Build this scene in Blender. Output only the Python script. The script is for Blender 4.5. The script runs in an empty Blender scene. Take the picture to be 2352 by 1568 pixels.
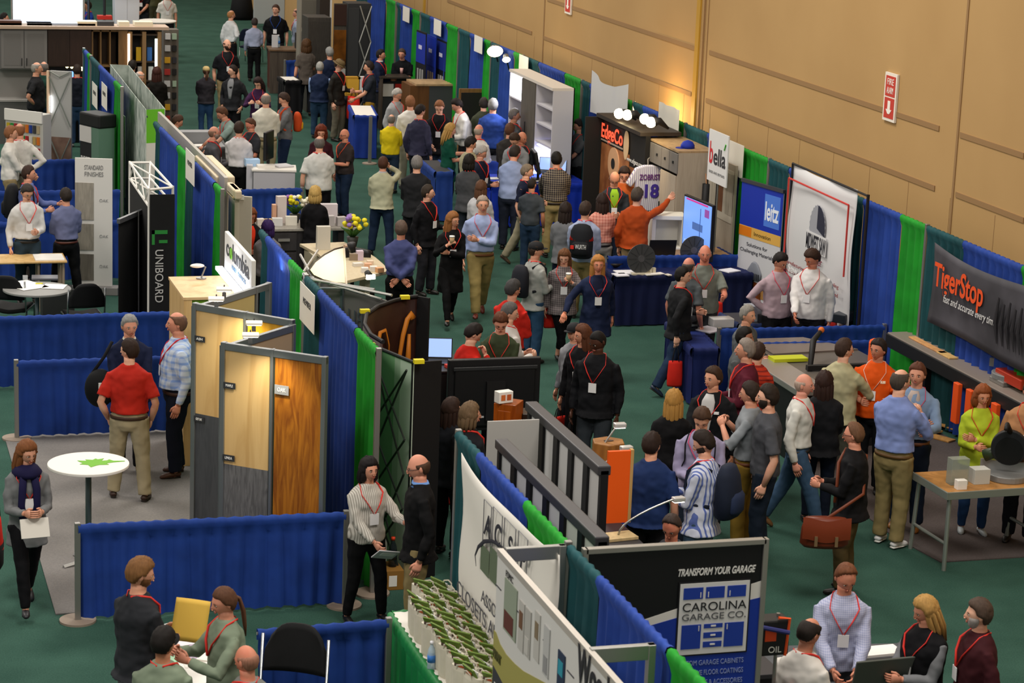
import bpy, math, random
from math import sin, cos, pi, radians as R, atan2, sqrt, exp
from mathutils import Vector as V, Matrix
SC = bpy.context.scene
COL = SC.collection
random.seed(7)
# ------------------------------------------------------------------ camera
W, H = 2352, 1568
FPX, PITCH, YAW, ROLL, HC = 5458.2, 0.233692, 0.297025, 0.0400415, 7.8115
fw = V((sin(YAW)*cos(PITCH), cos(YAW)*cos(PITCH), -sin(PITCH)))
_r = V((cos(YAW), -sin(YAW), 0)); _u = _r.cross(fw)
cr = (cos(ROLL)*_r+sin(ROLL)*_u); cu = (-sin(ROLL)*_r+cos(ROLL)*_u)
CAM = V((0, 0, HC))
cd = bpy.data.cameras.new('camera'); co = bpy.data.objects.new('camera', cd); COL.objects.link(co)
cd.sensor_width = 36; cd.lens = FPX/W*36; cd.clip_end = 400
co.matrix_world = Matrix(((cr.x, cu.x, -fw.x, 0), (cr.y, cu.y, -fw.y, 0), (cr.z, cu.z, -fw.z, HC), (0, 0, 0, 1)))
SC.camera = co
cd.dof.use_dof = True; cd.dof.focus_distance = 29; cd.dof.aperture_fstop = 5.0
# ------------------------------------------------------------------ light and exposure
SC.view_settings.view_transform = 'Standard'; SC.view_settings.look = 'None'
SC.view_settings.gamma = 1; SC.view_settings.use_curve_mapping = False
SC.view_settings.exposure = 0.0
wd = bpy.data.worlds.new('hall_ambient'); SC.world = wd; wd.use_nodes = True
wd.node_tree.nodes['Background'].inputs[0].default_value = (1.0, .93, .84, 1)
wd.node_tree.nodes['Background'].inputs[1].default_value = 0.45
def lamp(name, kind, loc, energy, color=(1, .93, .84), size=1., size_y=None, target=None, spot=None, blend=.6):
    l = bpy.data.lights.new(name, kind); l.energy = energy; l.color = color
    if kind == 'AREA':
        l.size = size
        if size_y: l.shape = 'RECTANGLE'; l.size_y = size_y
    else: l.shadow_soft_size = size
    if spot: l.spot_size = R(spot); l.spot_blend = blend
    o = bpy.data.objects.new(name, l); COL.objects.link(o); o.location = loc
    if target: o.rotation_euler = (V(target)-V(loc)).to_track_quat('-Z', 'Y').to_euler()
    o['kind'] = 'helper'
    return o
for ly in (14, 30, 48, 70):                      # rows of high bay hall lamps under the roof
    for lx in (-4, 8):
        lamp('hall_lamp', 'AREA', (lx, ly, 12.5), 1050, size=4, size_y=4)
# ------------------------------------------------------------------ measuring helpers: a sight through the photo onto a plane
def ray(x, y):
    d = fw*FPX+cr*(x-W/2)-cu*(y-H/2); return d.normalized()
def G(x, y, z=0.):
    d = ray(x, y); return CAM+d*((z-HC)/d.z)
def GX(x, y, X):
    d = ray(x, y); return CAM+d*(X/d.x)
def GY(x, y, Y):
    d = ray(x, y); return CAM+d*(Y/d.y)
def PJ(p):
    d = V(p)-CAM; z = d.dot(fw); return (W/2+FPX*d.dot(cr)/z, H/2-FPX*d.dot(cu)/z)
# ------------------------------------------------------------------ materials
MC = {}
def lin(h):
    if isinstance(h, tuple): return (*h[:3], 1)
    c = [int(h[i:i+2], 16)/255 for i in (0, 2, 4)]
    return tuple([(v/12.92 if v <= .04045 else ((v+.055)/1.055)**2.4) for v in c])+(1,)
def mat(h, rough=.65, metal=0, kind=None, h2=None, sc=8., emit=0, bump=0, spec=.35, alpha=1):
    """one procedural material; kind picks the pattern: cloth, wood, carpet, stripe, check, plaid, print, noise, glass"""
    key = (h, rough, metal, kind, h2, sc, emit, bump, spec, alpha)
    if key in MC: return MC[key]
    m = bpy.data.materials.new((kind or 'plain')+'_'+str(h)); MC[key] = m; m.use_nodes = True
    n = m.node_tree; b = n.nodes['Principled BSDF']; L = n.links.new
    b.inputs['Base Color'].default_value = lin(h); b.inputs['Roughness'].default_value = rough
    b.inputs['Metallic'].default_value = metal; b.inputs['Specular IOR Level'].default_value = spec
    if alpha < 1: b.inputs['Alpha'].default_value = alpha
    if emit:
        b.inputs['Emission Color'].default_value = lin(h); b.inputs['Emission Strength'].default_value = emit
    def N(t, **k):
        x = n.nodes.new(t)
        for a, v in k.items():
            if hasattr(x, a) and not a[0].isupper(): setattr(x, a, v)
            else: x.inputs[a.replace('_', ' ')].default_value = v
        return x
    if kind:
        tc = N('ShaderNodeTexCoord'); mp = N('ShaderNodeMapping'); L(tc.outputs['Object'], mp.inputs[0])
        c2 = lin(h2) if h2 else tuple(v*.72 for v in lin(h)[:3])+(1,)
        mx = N('ShaderNodeMix', data_type='RGBA'); mx.inputs[6].default_value = lin(h); mx.inputs[7].default_value = c2
        L(mx.outputs[2], b.inputs['Base Color'])
        fac = None; bf = None
        if kind in ('cloth', 'noise', 'carpet', 'skin', 'hair'):
            t = N('ShaderNodeTexNoise', Scale=sc, Detail=4.); L(mp.outputs[0], t.inputs[0])
            if kind == 'hair': mp.inputs['Scale'].default_value = (6, 6, .6)
            if kind in ('carpet',):
                t2 = N('ShaderNodeTexNoise', Scale=sc*40, Detail=2.); L(mp.outputs[0], t2.inputs[0])
                ad = N('ShaderNodeMath', operation='ADD'); L(t.outputs[0], ad.inputs[0]); L(t2.outputs[0], ad.inputs[1])
                mr = N('ShaderNodeMapRange'); mr.inputs[1].default_value = .7; mr.inputs[2].default_value = 1.3
                L(ad.outputs[0], mr.inputs[0]); fac = mr.outputs[0]; bf = t2.outputs[0]
            else:
                mr = N('ShaderNodeMapRange'); mr.inputs[1].default_value = .35; mr.inputs[2].default_value = .7
                L(t.outputs[0], mr.inputs[0]); fac = mr.outputs[0]; bf = t.outputs[0]
        elif kind == 'wood':
            mp.inputs['Scale'].default_value = (1, 1, .12)
            t = N('ShaderNodeTexNoise', Scale=sc, Detail=8., Distortion=1.6); L(mp.outputs[0], t.inputs[0])
            mr = N('ShaderNodeMapRange'); mr.inputs[1].default_value = .38; mr.inputs[2].default_value = .64
            L(t.outputs[0], mr.inputs[0]); fac = mr.outputs[0]
        elif kind in ('stripe', 'check', 'hstripe'):
            sx = N('ShaderNodeSeparateXYZ'); L(mp.outputs[0], sx.inputs[0])
            def band(o):
                a = N('ShaderNodeMath', operation='MULTIPLY'); a.inputs[1].default_value = sc; L(o, a.inputs[0])
                f = N('ShaderNodeMath', operation='FRACT'); L(a.outputs[0], f.inputs[0])
                g = N('ShaderNodeMath', operation='LESS_THAN'); g.inputs[1].default_value = .36; L(f.outputs[0], g.inputs[0]); return g.outputs[0]
            if kind == 'hstripe': fac = band(sx.outputs[2])
            elif kind == 'stripe': fac = band(sx.outputs[0])
            else:
                a, c = band(sx.outputs[0]), band(sx.outputs[2])
                ad = N('ShaderNodeMath', operation='ADD'); L(a, ad.inputs[0]); L(c, ad.inputs[1])
                ml = N('ShaderNodeMath', operation='MULTIPLY'); ml.inputs[1].default_value = .5; L(ad.outputs[0], ml.inputs[0]); fac = ml.outputs[0]
        if fac: L(fac, mx.inputs[0])
        if bump and bf:
            bp = N('ShaderNodeBump', Strength=bump, Distance=.01); L(bf, bp.inputs['Height']); L(bp.outputs[0], b.inputs['Normal'])
    return m
# ------------------------------------------------------------------ mesh building
class MB:
    def __init__(s): s.v = []; s.f = []; s.m = []; s.mats = []
    def mi(s, m):
        if m not in s.mats: s.mats.append(m)
        return s.mats.index(m)
    def add(s, vs, fs, m=None):
        o = len(s.v); s.v += [tuple(v) for v in vs]; s.f += [tuple(i+o for i in f) for f in fs]
        s.m += [s.mi(m) if m else 0]*len(fs); return s
    def box(s, x0, x1, y0, y1, z0, z1, m=None, rot=None, c=None):
        vs = [V((x, y, z)) for z in (z0, z1) for y in (y0, y1) for x in (x0, x1)]
        if rot:
            c = V(c) if c is not None else V(((x0+x1)/2, (y0+y1)/2, (z0+z1)/2))
            vs = [c+rot@(v-c) for v in vs]
        return s.add(vs, [(0, 2, 3, 1), (4, 5, 7, 6), (0, 1, 5, 4), (2, 6, 7, 3), (0, 4, 6, 2), (1, 3, 7, 5)], m)
    def prism(s, pts, h, m=None, ax='y', t0=0.):
        """outline pts (a, b) given thickness h along an axis"""
        n = len(pts)
        def P(a, b, t): return {'y': (a, t, b), 'z': (a, b, t), 'x': (t, a, b)}[ax]
        vs = [P(a, b, t0) for a, b in pts]+[P(a, b, t0+h) for a, b in pts]
        fs = [tuple(range(n)), tuple(range(2*n-1, n-1, -1))]+[(i, i+n, (i+1) % n+n, (i+1) % n) for i in range(n)]
        return s.add(vs, fs, m)
    def disc(s, c, a, b, h, m=None, ax='z', n=28):
        pts = [(a*cos(2*pi*i/n), b*sin(2*pi*i/n)) for i in range(n)]
        k = MB(); k.prism(pts, h, None, ax); return s.add([V(v)+V(c) for v in k.v], k.f, m)
    def tube(s, ps, rs, m=None, n=8, flat=1., cap=True, up=None):
        ps = [V(p) for p in ps]; k = len(ps)
        if not hasattr(rs, '__len__'): rs = [rs]*k
        vs = []; fs = []; prev = None
        for i, p in enumerate(ps):
            t = (ps[min(i+1, k-1)]-ps[max(i-1, 0)])
            t = t.normalized() if t.length > 1e-9 else V((0, 0, 1))
            a = V(up) if up else (prev if prev else (V((0, 1, 0)) if abs(t.y) < .9 else V((1, 0, 0))))
            a = (a-t*a.dot(t)); a = a.normalized() if a.length > 1e-6 else t.orthogonal().normalized()
            b = t.cross(a); prev = a
            for j in range(n):
                w = 2*pi*j/n; vs.append(p+a*cos(w)*rs[i]*flat+b*sin(w)*rs[i])
        for i in range(k-1):
            for j in range(n):
                fs.append((i*n+j, i*n+(j+1) % n, (i+1)*n+(j+1) % n, (i+1)*n+j))
        if cap: fs += [tuple(range(n-1, -1, -1)), tuple(range((k-1)*n, k*n))]
        return s.add(vs, fs, m)
    def rings(s, rg, m=None, n=20, f=None):
        """rg rows (z, a, b, yoff): closed loft of ellipses, f maps each vertex"""
        vs = []; fs = []
        for z, a, b, y in rg:
            for j in range(n):
                w = 2*pi*j/n; p = V((a*cos(w), y+b*sin(w), z)); vs.append(f(p) if f else p)
        k = len(rg)
        for i in range(k-1):
            for j in range(n): fs.append((i*n+j, i*n+(j+1) % n, (i+1)*n+(j+1) % n, (i+1)*n+j))
        fs += [tuple(range(n-1, -1, -1)), tuple(range((k-1)*n, k*n))]
        return s.add(vs, fs, m)
    def ball(s, c, a, b=None, h=None, m=None, n=12, k=8):
        b = a if b is None else b; h = a if h is None else h; c = V(c)
        rg = [(-h*cos(pi*i/k), a*max(.02, sin(pi*i/k)), b*max(.02, sin(pi*i/k)), 0) for i in range(k+1)]
        t = MB(); t.rings(rg, None, n); return s.add([V(v)+c for v in t.v], t.f, m)
    def grid(s, fn, nu, nv, m=None):
        vs = [fn(i/nu, j/nv) for j in range(nv+1) for i in range(nu+1)]
        fs = [(j*(nu+1)+i, j*(nu+1)+i+1, (j+1)*(nu+1)+i+1, (j+1)*(nu+1)+i) for j in range(nv) for i in range(nu)]
        return s.add(vs, fs, m)
    def build(s, name, m=None, parent=None, smooth=False, label=None, bevel=0, loc=None):
        me = bpy.data.meshes.new(name); me.from_pydata(s.v, [], s.f)
        ms = s.mats if s.mats else [m]
        if m and s.mats and m not in s.mats: ms = s.mats
        for x in ms: me.materials.append(x)
        if len(ms) > 1: me.polygons.foreach_set('material_index', s.m)
        if smooth: me.polygons.foreach_set('use_smooth', [True]*len(s.f))
        o = bpy.data.objects.new(name, me); COL.objects.link(o)
        if parent: o.parent = parent
        if loc is not None: o.location = loc
        if label: o['label'] = label
        if bevel:
            b = o.modifiers.new('edge', 'BEVEL'); b.width = bevel; b.segments = 2; b.limit_method = 'ANGLE'
        return o
def tag(o, label, cat, group=None, kind=None):
    o['label'] = label; o['category'] = cat
    if group: o['group'] = group
    if kind: o['kind'] = kind
    return o
def thing(name, label, cat, loc=(0, 0, 0), rz=0., group=None):
    o = bpy.data.objects.new(name, None); COL.objects.link(o); o.empty_display_size = .1
    o.location = loc; o.rotation_euler = (0, 0, rz)
    return tag(o, label, cat, group)
def between(name, label, cat, p, q, group=None):
    """Empty on the floor at p, local x runs to q; returns it and the length"""
    p, q = V(p), V(q); d = q-p
    return thing(name, label, cat, (p.x, p.y, 0), atan2(d.y, d.x), group), sqrt(d.x**2+d.y**2)
def clone(root, loc, rz, label=None, group=None):
    r = root.copy(); COL.objects.link(r); r.location = loc; r.rotation_euler = (0, 0, rz)
    if label: r['label'] = label
    if group: r['group'] = group
    for ch in list(root.children):
        c = ch.copy(); COL.objects.link(c); c.parent = r
        for g in ch.children:
            d = g.copy(); COL.objects.link(d); d.parent = c
    return r
TEXTS = []
def text(s, x, y, z, h, m, parent, w=None, name='lettering', al='LEFT', shear=0, rot=(pi/2, 0, 0), th=.0015, bold=0):
    """printed or cut lettering lying on a surface; made into a mesh at the end"""
    c = bpy.data.curves.new(name, 'FONT'); c.body = s; c.size = h*1.38; c.extrude = th; c.align_x = al; c.shear = shear; c.offset = bold
    c.materials.append(m); o = bpy.data.objects.new(name, c); COL.objects.link(o); o.parent = parent
    o.location = (x, y, z); o.rotation_euler = rot; TEXTS.append((o, w)); return o
def finish_texts():
    bpy.context.view_layer.update(); dg = bpy.context.evaluated_depsgraph_get()
    for o, w in TEXTS:
        me = bpy.data.meshes.new_from_object(o.evaluated_get(dg)); n = bpy.data.objects.new('lettering', me); n.name = o.name.split('.')[0]
        COL.objects.link(n); n.parent = o.parent; n.location = o.location; n.rotation_euler = o.rotation_euler
        if w and len(me.vertices):
            xs = [v.co.x for v in me.vertices]; n.scale = (w/(max(xs)-min(xs)), 1, 1)
        if 'label' in o: n['label'] = o['label']
    for o, w in TEXTS: bpy.data.objects.remove(o)
# ------------------------------------------------------------------ the hall: carpet floor, tan block wall
XW = 14.4
def struct(o): o['kind'] = 'structure'; return o
f = MB(); f.box(-18, XW+.3, 5, 130, -.1, 0); struct(f.build('floor', mat('37574c', .95, kind='carpet', h2='28453c', sc=1.6, bump=.35, spec=.1)))
tan = mat('b6925f', .8, kind='noise', h2='ae8a58', sc=.5)
w = MB(); w.box(XW, XW+.35, 8, 130, 0, 11); struct(w.build('wall_right', tan))
w = MB(); w.box(-18, XW, 124, 124.4, 0, 11); struct(w.build('wall_far', mat('b8812e', .85)))
seam = mat('94734c', .85); yel = mat('b58a2c', .6)
def wallp(x, y): return GX(x, y, XW)
n_tr = 0
def trim(y0, y1, z0, z1, m, d=.012):
    global n_tr; n_tr += 1
    struct(MB().box(XW-d, XW+.01, min(y0, y1), max(y0, y1), z0, z1).build('trim_%d' % n_tr, m))
for a, b in (((1258, 2), (1600, 108)), ((1630, 120), (2158, 295)), ((2206, 309), (2352, 358)), ((1028, 1), (1222, 76)), ((1250, 86), (1588, 217)), ((1622, 232), (2148, 430)), ((2196, 447), (2352, 505))):
    P, Q = wallp(*a), wallp(*b); z = (P.z+Q.z)/2; trim(P.y, Q.y, z-.035, z+.035, seam)
for x, w_ in ((1252, .05), (2226, .05), (1630, .02), (982, .05)):
    P = wallp(x, 3); trim(P.y-w_/2, P.y+w_/2, 0, 11, seam)
for x, w_ in ((1609, .16), (976, .14), (1622, .03)):
    P = wallp(x, 3); trim(P.y-w_/2, P.y+w_/2, 0, 11, yel if w_ > .1 else seam, .03)
for k in range(70):                                   # fine upright scores between the blocks
    trim(24+k*.62, 24.008+k*.62, 0, wallp(1450, 163).z-.05, seam, .003) if k % 2 == 0 and k < 60 else None
# wall signs
for x, y, s in ((2049, 225, 1.), (1309, -6, 1.)):
    P = wallp(x, y); t = thing('wall_sign', ['red and white arrow sign on the tan wall, high at the right', 'small red wall sign cut by the top edge of the view'][s == 1. and x < 2000], 'sign', (XW-.035, P.y, P.z-.32), -pi/2)
    MB().box(-.19, .19, 0, .03, 0, .66).build('plate', mat('e8dfd2'), t)
    MB().box(-.15, .15, -.004, 0, .34, .62).build('red_field', mat('c23a2c'), t)
    MB().box(-.15, .15, -.004, 0, .04, .32).build('red_field', mat('c23a2c'), t)
    MB().prism([(-.03, .1), (-.09, .16), (-.04, .16), (-.04, .28), (.04, .28), (.04, .16), (.09, .16), (.03, .1)], -.004, None, 'y', -.004).build('arrow', mat('f2ece2'), t)
    text('FIRE', 0, -.006, .5, .09, mat('f2ece2'), t, w=.2, al='CENTER'); text('ALARM', 0, -.006, .38, .09, mat('f2ece2'), t, w=.2, al='CENTER')
# grey booth carpets
def rug(label, pts, h='7d7a78', h2='6c6a69'):
    o = MB().prism([(p.x, p.y) for p in pts], .012, None, 'z', 0.001).build('booth_carpet', mat(h, .95, kind='carpet', h2=h2, sc=1.3, bump=.3, spec=.1))
    return tag(o, label, 'carpet')
Pa, Pb = G(10, 1003), G(128, 1412)
rug('grey carpet of the wood panel booth, under the round leaf table', [V((Pb.x, Pb.y, 0)), V((5.05, Pb.y, 0)), V((5.05, Pa.y, 0)), V((Pa.x, Pa.y, 0))])
Pc, Pd = G(2160, 1292), G(2075, 1235)
rug('dark grey carpet under the saw stands at the right wall', [V((Pc.x, Pc.y, 0)), V((13.6, Pc.y, 0)), V((13.6, Pc.y+7.2, 0)), V((11.3, Pc.y+7.2, 0)), V((Pd.x-.1, Pd.y, 0))], '57504f', '4a4443')
# ------------------------------------------------------------------ pipe and drape
BLUE, BLUED, GREEN, TEAL = '28479c', '20408f', '22962c', '1c4c52'
def cloth(h): return mat(h, .75, kind='cloth', h2=None, sc=3., spec=.2)
ALU = mat('9a9894', .38, .75); ALUD = mat('6f7275', .4, .7)
def drape_mesh(x0, x1, h, seed, amp=.032, z0=.03, sag=0.):
    rnd = random.Random(seed); L = x1-x0; nx = max(6, int(L/.035)); ph = rnd.random()*9; w1 = .15+rnd.random()*.06
    rows = [(h-.09, .03), (h-.03, .034), (h+.008, .022), (h+.016, 0), (h+.008, -.022), (h-.03, -.034), (h-.075, -.02), (h-.14, 0), (h*.8, 0), (h*.55, 0), (h*.3, 0), (h*.12, 0), (z0, 0)]
    def fn(u, v):
        z, yo = rows[int(round(v*(len(rows)-1)))]; x = x0+u*L
        low = max(0, 1-z/h)
        y = amp*(.3+.9*min(1, low*3))*(sin(2*pi*x/w1+ph+1.3*sin(x*2.1+ph))+.45*sin(2*pi*x/(w1*.43)+ph*2))
        if z > h-.1: y = yo*(1+.18*sin(2*pi*x/.05+ph)+.12*sin(2*pi*x/.083))
        return (x+.03*low*sin(x*7+ph), y, z+(.006*sin(2*pi*x/.05+ph) if z > h-.05 else 0)-sag*(1-(2*u-1)**2))
    return MB().grid(fn, nx, len(rows)-1)
def post(par, x, h, base=True, r=.026, name='post'):
    o = MB().box(x-r, x+r, -r, r, 0, h+.03).build(name, ALU, par, bevel=.006)
    if base: MB().disc((x, 0, 0), .17, .17, .02).build('base_plate', mat('8b7d70', .6), o)
def backdrop(label, p, q, h, cols, posts=(0, 1), seed=1, cat='drape', group='pipe and drape booth dividers', rail=True, name='pipe_and_drape'):
    """cols: list of (hex, share); posts as shares of the length"""
    t, L = between(name, label, cat, p, q, group); tot = sum(c[1] for c in cols); x = 0
    for i, (c, s) in enumerate(cols):
        w = L*s/tot; drape_mesh(x+.004, x+w-.004, h, seed*13+i, amp=.03 if h > 1.5 else .024).build('curtain', cloth(c), t, True); x += w
    if rail: MB().tube([(0, 0, h-.02), (L, 0, h-.02)], .014).build('rail', ALU, t)
    for s in posts: post(t, L*s, h)
    return t, L
# wall row: curtain changes measured along the wall
XD = 13.72
def wx(px):
    P = GX(px, 5+.40*(px-911)+.00003*(px-911)**2, XD); return P.y
T_, B_, N_ = TEAL, BLUE, GREEN
wallrow = [(911, [(820, T_), (845, B_), (888, N_)]), (967, [(914, T_), (921, B_), (948, N_)]), (1055, [(969, T_), (990, B_), (1028, N_)]),
    (1130, [(1057, T_), (1082, B_), (1115, N_)]), (1203, [(1132, T_), (1150, B_), (1183, N_)]), (1338, [(1205, T_), (1240, B_), (1300, N_)]), (1456, [(1340, T_), (1358, B_), (1428, N_)]),
    (1575, [(1458, T_), (1480, B_), (1538, N_)]), (1768, [(1577, T_), (1627, B_), (1708, N_)]), (1948, [(1770, T_), (1815, B_), (1900, N_)]), (2129, [(1950, T_), (1985, B_), (2072, N_)]), (2420, [(2132, T_), (2215, B_), (2349, N_)])]
wn = ['behind the black truss display', 'at the first white booth sign from the back', 'behind the tall blue product banners', 'behind the dark closet samples', 'beside the clamp lamps', 'behind the white lit wardrobe', 'left of the black EdgeCo stand', 'behind the four hot spotlights', 'behind the bella closet display', 'behind the leitz roll-up banner', 'between the white saw banner and the roller table', 'behind the grey TigerStop banner']
for i, (end, segs) in enumerate(wallrow):
    ys = [wx(s[0]) for s in segs]+[wx(end)]
    cols = [(segs[k][1], abs(ys[k+1]-ys[k])) for k in range(len(segs))]
    backdrop('teal, blue and green curtain bay '+wn[i], (XD, ys[0], 0), (XD, ys[-1], 0), 2.44, cols, posts=(1,), seed=20+i, group='curtain bays along the right wall')
# booth number signs hung on the wall curtains
def hang_sign(label, px, py, X, w=.62, h=.34, s=('EXHIBITOR', 'BOOTH')):
    P = GX(px, py, X-.09); t = thing('booth_sign', label, 'sign', (X-.09, P.y+w/2, P.z-h/2), -pi/2, 'white card signs on the curtains')
    MB().box(0, w, -.006, 0, 0, h).build('card', mat('e8e4da', .7), t)
for px, py, n in ((933, 33, 'farthest'), (1005, 63, 'second'), (1099, 102, 'third')): hang_sign('white card sign on the right wall curtains, %s from the back' % n, px, py, XD)
hang_sign('white card sign behind the white lit wardrobe', 1203, 148, XD); hang_sign('white card sign just right of the bella sign', 1682, 362, XD, .9, .5)
# middle row
XM = 5.22
def my(px, py): return GX(px, py, XM).y
mids = [('tall curtain bay behind the blue and white sign at far left', (193, 131), (209, 150), [(T_, 1), (B_, 3), (N_, 2)]),
  ('tall curtain bay with a white card beside the white lattice popup', (211, 152), (280, 226), [(T_, 1.7), (B_, 3), (N_, 1.2)]),
  ('tall curtain bay behind the white crown moulding samples', (357, 284), (431, 356), [(T_, 1), (B_, 3.2), (N_, 1.5)]),
  ('tall curtain bay behind the black bent truss stand', (433, 358), (511, 446), [(T_, 1), (B_, 3), (N_, 1)]),
  ('tall blue and green curtain bay right of the columbia sign', (600, 552), (700, 655), [(T_, 1), (B_, 3.2), (N_, 2)]),
  ('tall curtain bay right of the oak display panels', (703, 658), (870, 800), [(T_, 1.2), (B_, 3), (N_, 1.5)]),
  ('tall curtain bay behind the hanging ACSP banner', (1053, 1008), (1305, 1255), [(T_, 1.3), (B_, 2.6), (N_, 2)]),
  ('tall teal and blue curtain bay left of the garage banner', (1310, 1262), (1640, 1640), [(T_, 1.7), (B_, 3.6), (N_, 2)])]
for i, (l, a, b, c) in enumerate(mids):
    backdrop(l, (XM, my(*a), 0), (XM, my(*b), 0), 2.44, c, posts=(0, 1) if i in (0, 5, 6) else (1,), seed=50+i, group='curtain bays of the middle row')
for px, py, l in ((218, 60*4-20, 'white card sign on the far left curtain bay'), (240, 222, 'white card sign on blue curtain beside the lattice popup'), (437, 385, 'white card sign on curtain left of the crown moulding'), (706, 708, 'white curled card sign on curtain above the oak panels')):
    P = GX(px, py, XM-.1); w = .75
    t = thing('booth_sign', l, 'sign', (XM-.1, P.y+w/2, P.z-.2), -pi/2, 'white card signs on the curtains')
    MB().box(0, w, -.006, 0, 0, .42).build('card', mat('e8e4da', .7), t)
    text('MEMBER', .38, -.009, .22, .07, mat('5a5a5a'), t, w=.4, al='CENTER')
# low dividers (0.93 m)
def low(label, a, b, cols=None, posts=(0, 1), h=.93, seed=1, xend=None):
    P, Q = G(*a, h), G(*b, h); Q = V((Q.x if xend is None else xend, P.y+(Q.y-P.y), 0))
    return backdrop(label, P, Q, h, cols or [(BLUED, 1)], posts, seed)
low('low blue curtain divider in front of the oak display panels', (178, 1207), (795, 1178), seed=81)
low('low blue curtain divider behind the black chair at bottom', (590, 1449), (893, 1425), seed=82, posts=(1,))
low('low blue curtain divider behind the man in the red polo', (37, 831), (432, 818), seed=83)
low('low blue curtain divider behind the two men at the chairs table', (-60, 731), (392, 717), seed=84, posts=())
low('low blue curtain divider in front of the flower desk', (552, 437), (694, 433), seed=85)
low('low blue curtain divider behind the man with black backpack', (-20, 441), (276, 437), seed=86, posts=())
low('second low blue curtain behind the white finishes board', (-20, 512), (276, 507), seed=87, posts=())
low('low blue curtain divider behind the white man with hands on hips', (-20, 371), (172, 367), seed=88, posts=())
low('low blue curtain divider behind the seated bald man', (395, 309), (480, 303), seed=89, posts=())
low('low blue curtain divider in front of the saw banner men', (1652, 757), (2032, 748), seed=90)
low('low blue curtain divider behind the cream jacket man', (1735, 789), (2010, 783), seed=91, posts=())
low('low blue curtain behind the grey and yellow sample cases', (655, 140), (860, 136), seed=92, posts=(0,))
low('low blue curtain divider behind the fan stand', (1395, 590), (1712, 586), seed=93, posts=())
# ------------------------------------------------------------------ people
def ik(a, b, l1, l2, pole):
    d = b-a; L = min(d.length, (l1+l2)*.995); d.normalize()
    b = a+d*L; x = (l1*l1-l2*l2+L*L)/(2*L); h = sqrt(max(0, l1*l1-x*x))
    p = pole-d*pole.dot(d); p = p.normalized() if p.length > 1e-4 else V((0, 1, 0))
    return a+d*x+p*h, b
# arm poses: hand target (out, forward, height) and elbow pole (out, forward, up), in parts of the stature, finger curl, hand direction
ARM = {'dn': ((.14, -.015, .475), (.3, 1, 0), .35), 'sw': ((.14, -.10, .49), (.3, 1, 0), .4), 'sb': ((.14, .08, .49), (.3, 1, 0), .4),
 'hip': ((.085, .01, .56), (1, .6, 0), .5), 'pk': ((.105, -.03, .50), (.7, 1, 0), .3), 'fr': ((.045, -.17, .63), (.5, .7, -1), .7),
 'lo': ((.05, -.19, .55), (.5, .7, -1), .6), 'hi': ((.06, -.15, .74), (.8, .3, -1), .8), 'ph': ((.05, -.07, .90), (.9, -.2, -1), 1.0), 'out': ((.12, -.24, .66), (.5, .5, -1), .25),
 'cr': ((-.05, -.115, .665), (1, .2, -.6), .6), 'bk': ((-.02, .105, .54), (1, .6, 0), .5), 'pt': ((.2, -.27, .88), (.5, .3, -1), .6), 'tb': ((.10, -.24, .545), (.7, .6, -.3), .3),
 'wide': ((.25, -.12, .56), (.6, 1, 0), .2), 'chin': ((.02, -.12, .80), (.9, .1, -1), 1.0), 'rd': ((.07, -.2, .70), (.8, .3, -1), .8), 'car': ((.13, -.03, .47), (.2, 1, 0), 1.2)}
def torso_rows(g, fem, hem):
    rows = [(.50, .098, .074), (.555, .099, .076), (.615, .088 if fem else .092, .068), (.68, .094 if fem else .098, .073), (.735, .105 if fem else .109, .076), (.775, .110, .070), (.80, .104, .062), (.822, .078, .052), (.838, .054, .046), (.852, .042, .041)]
    out = []
    for z, a, b in rows:
        k = g if z < .72 else 1+(g-1)*(.85-z)/.13*.8
        bl = max(0, g-1)*.05*exp(-((z-.6)/.08)**2)
        if fem and .68 < z < .77: bl += .008
        out.append((z, a*k, b*k+bl*.5, -bl*.6))
    if hem < .5:
        z, a, b, y = out[0]
        ext = []; n = 4
        for i in range(n, 0, -1):
            t = i/n; ext.append((.5-(.5-hem)*t, a*(1+.12*t)+.004, b*(1+.25*t)+.004, y))
        out = ext+out
    elif hem > .5:
        out = [r for r in out if r[0] >= hem-.001]; 
    return out
def head_pt(dx, dy, dz, k, off=0.):
    x, y, z = .0765*dx, .097*dy, .117*dz
    if dz < 0:
        t = -dz; x *= 1-.30*t**1.4; y *= (1-.36*t**1.2) if dy > 0 else (1-.06*t*t)
    if dy < 0:
        y *= 1-.05*exp(-(dx/.6)**2)
        y -= .024*exp(-(dx/.15)**2-((dz+.20)/.16)**2)*(1 if off == 0 else .2)
        y -= .010*exp(-(dx/.13)**2-((dz+.02)/.16)**2)*(1 if off == 0 else 0)
        y += .011*exp(-((abs(dx)-.36)/.17)**2-((dz-.0)/.11)**2)
        y -= .006*exp(-((dz-.16)/.09)**2)
        y -= .006*exp(-(dx/.34)**2-((dz+.52)/.07)**2)
        y -= .010*exp(-(dx/.36)**2-((dz+.86)/.14)**2)
    n = V((dx/.077, dy/.097, dz/.117)).normalized()
    return (V((x, y, z))+n*off)*k
def sm(a, b, x):
    t = max(0., min(1., (x-a)/(b-a))); return t*t*(3-2*t)
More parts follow.
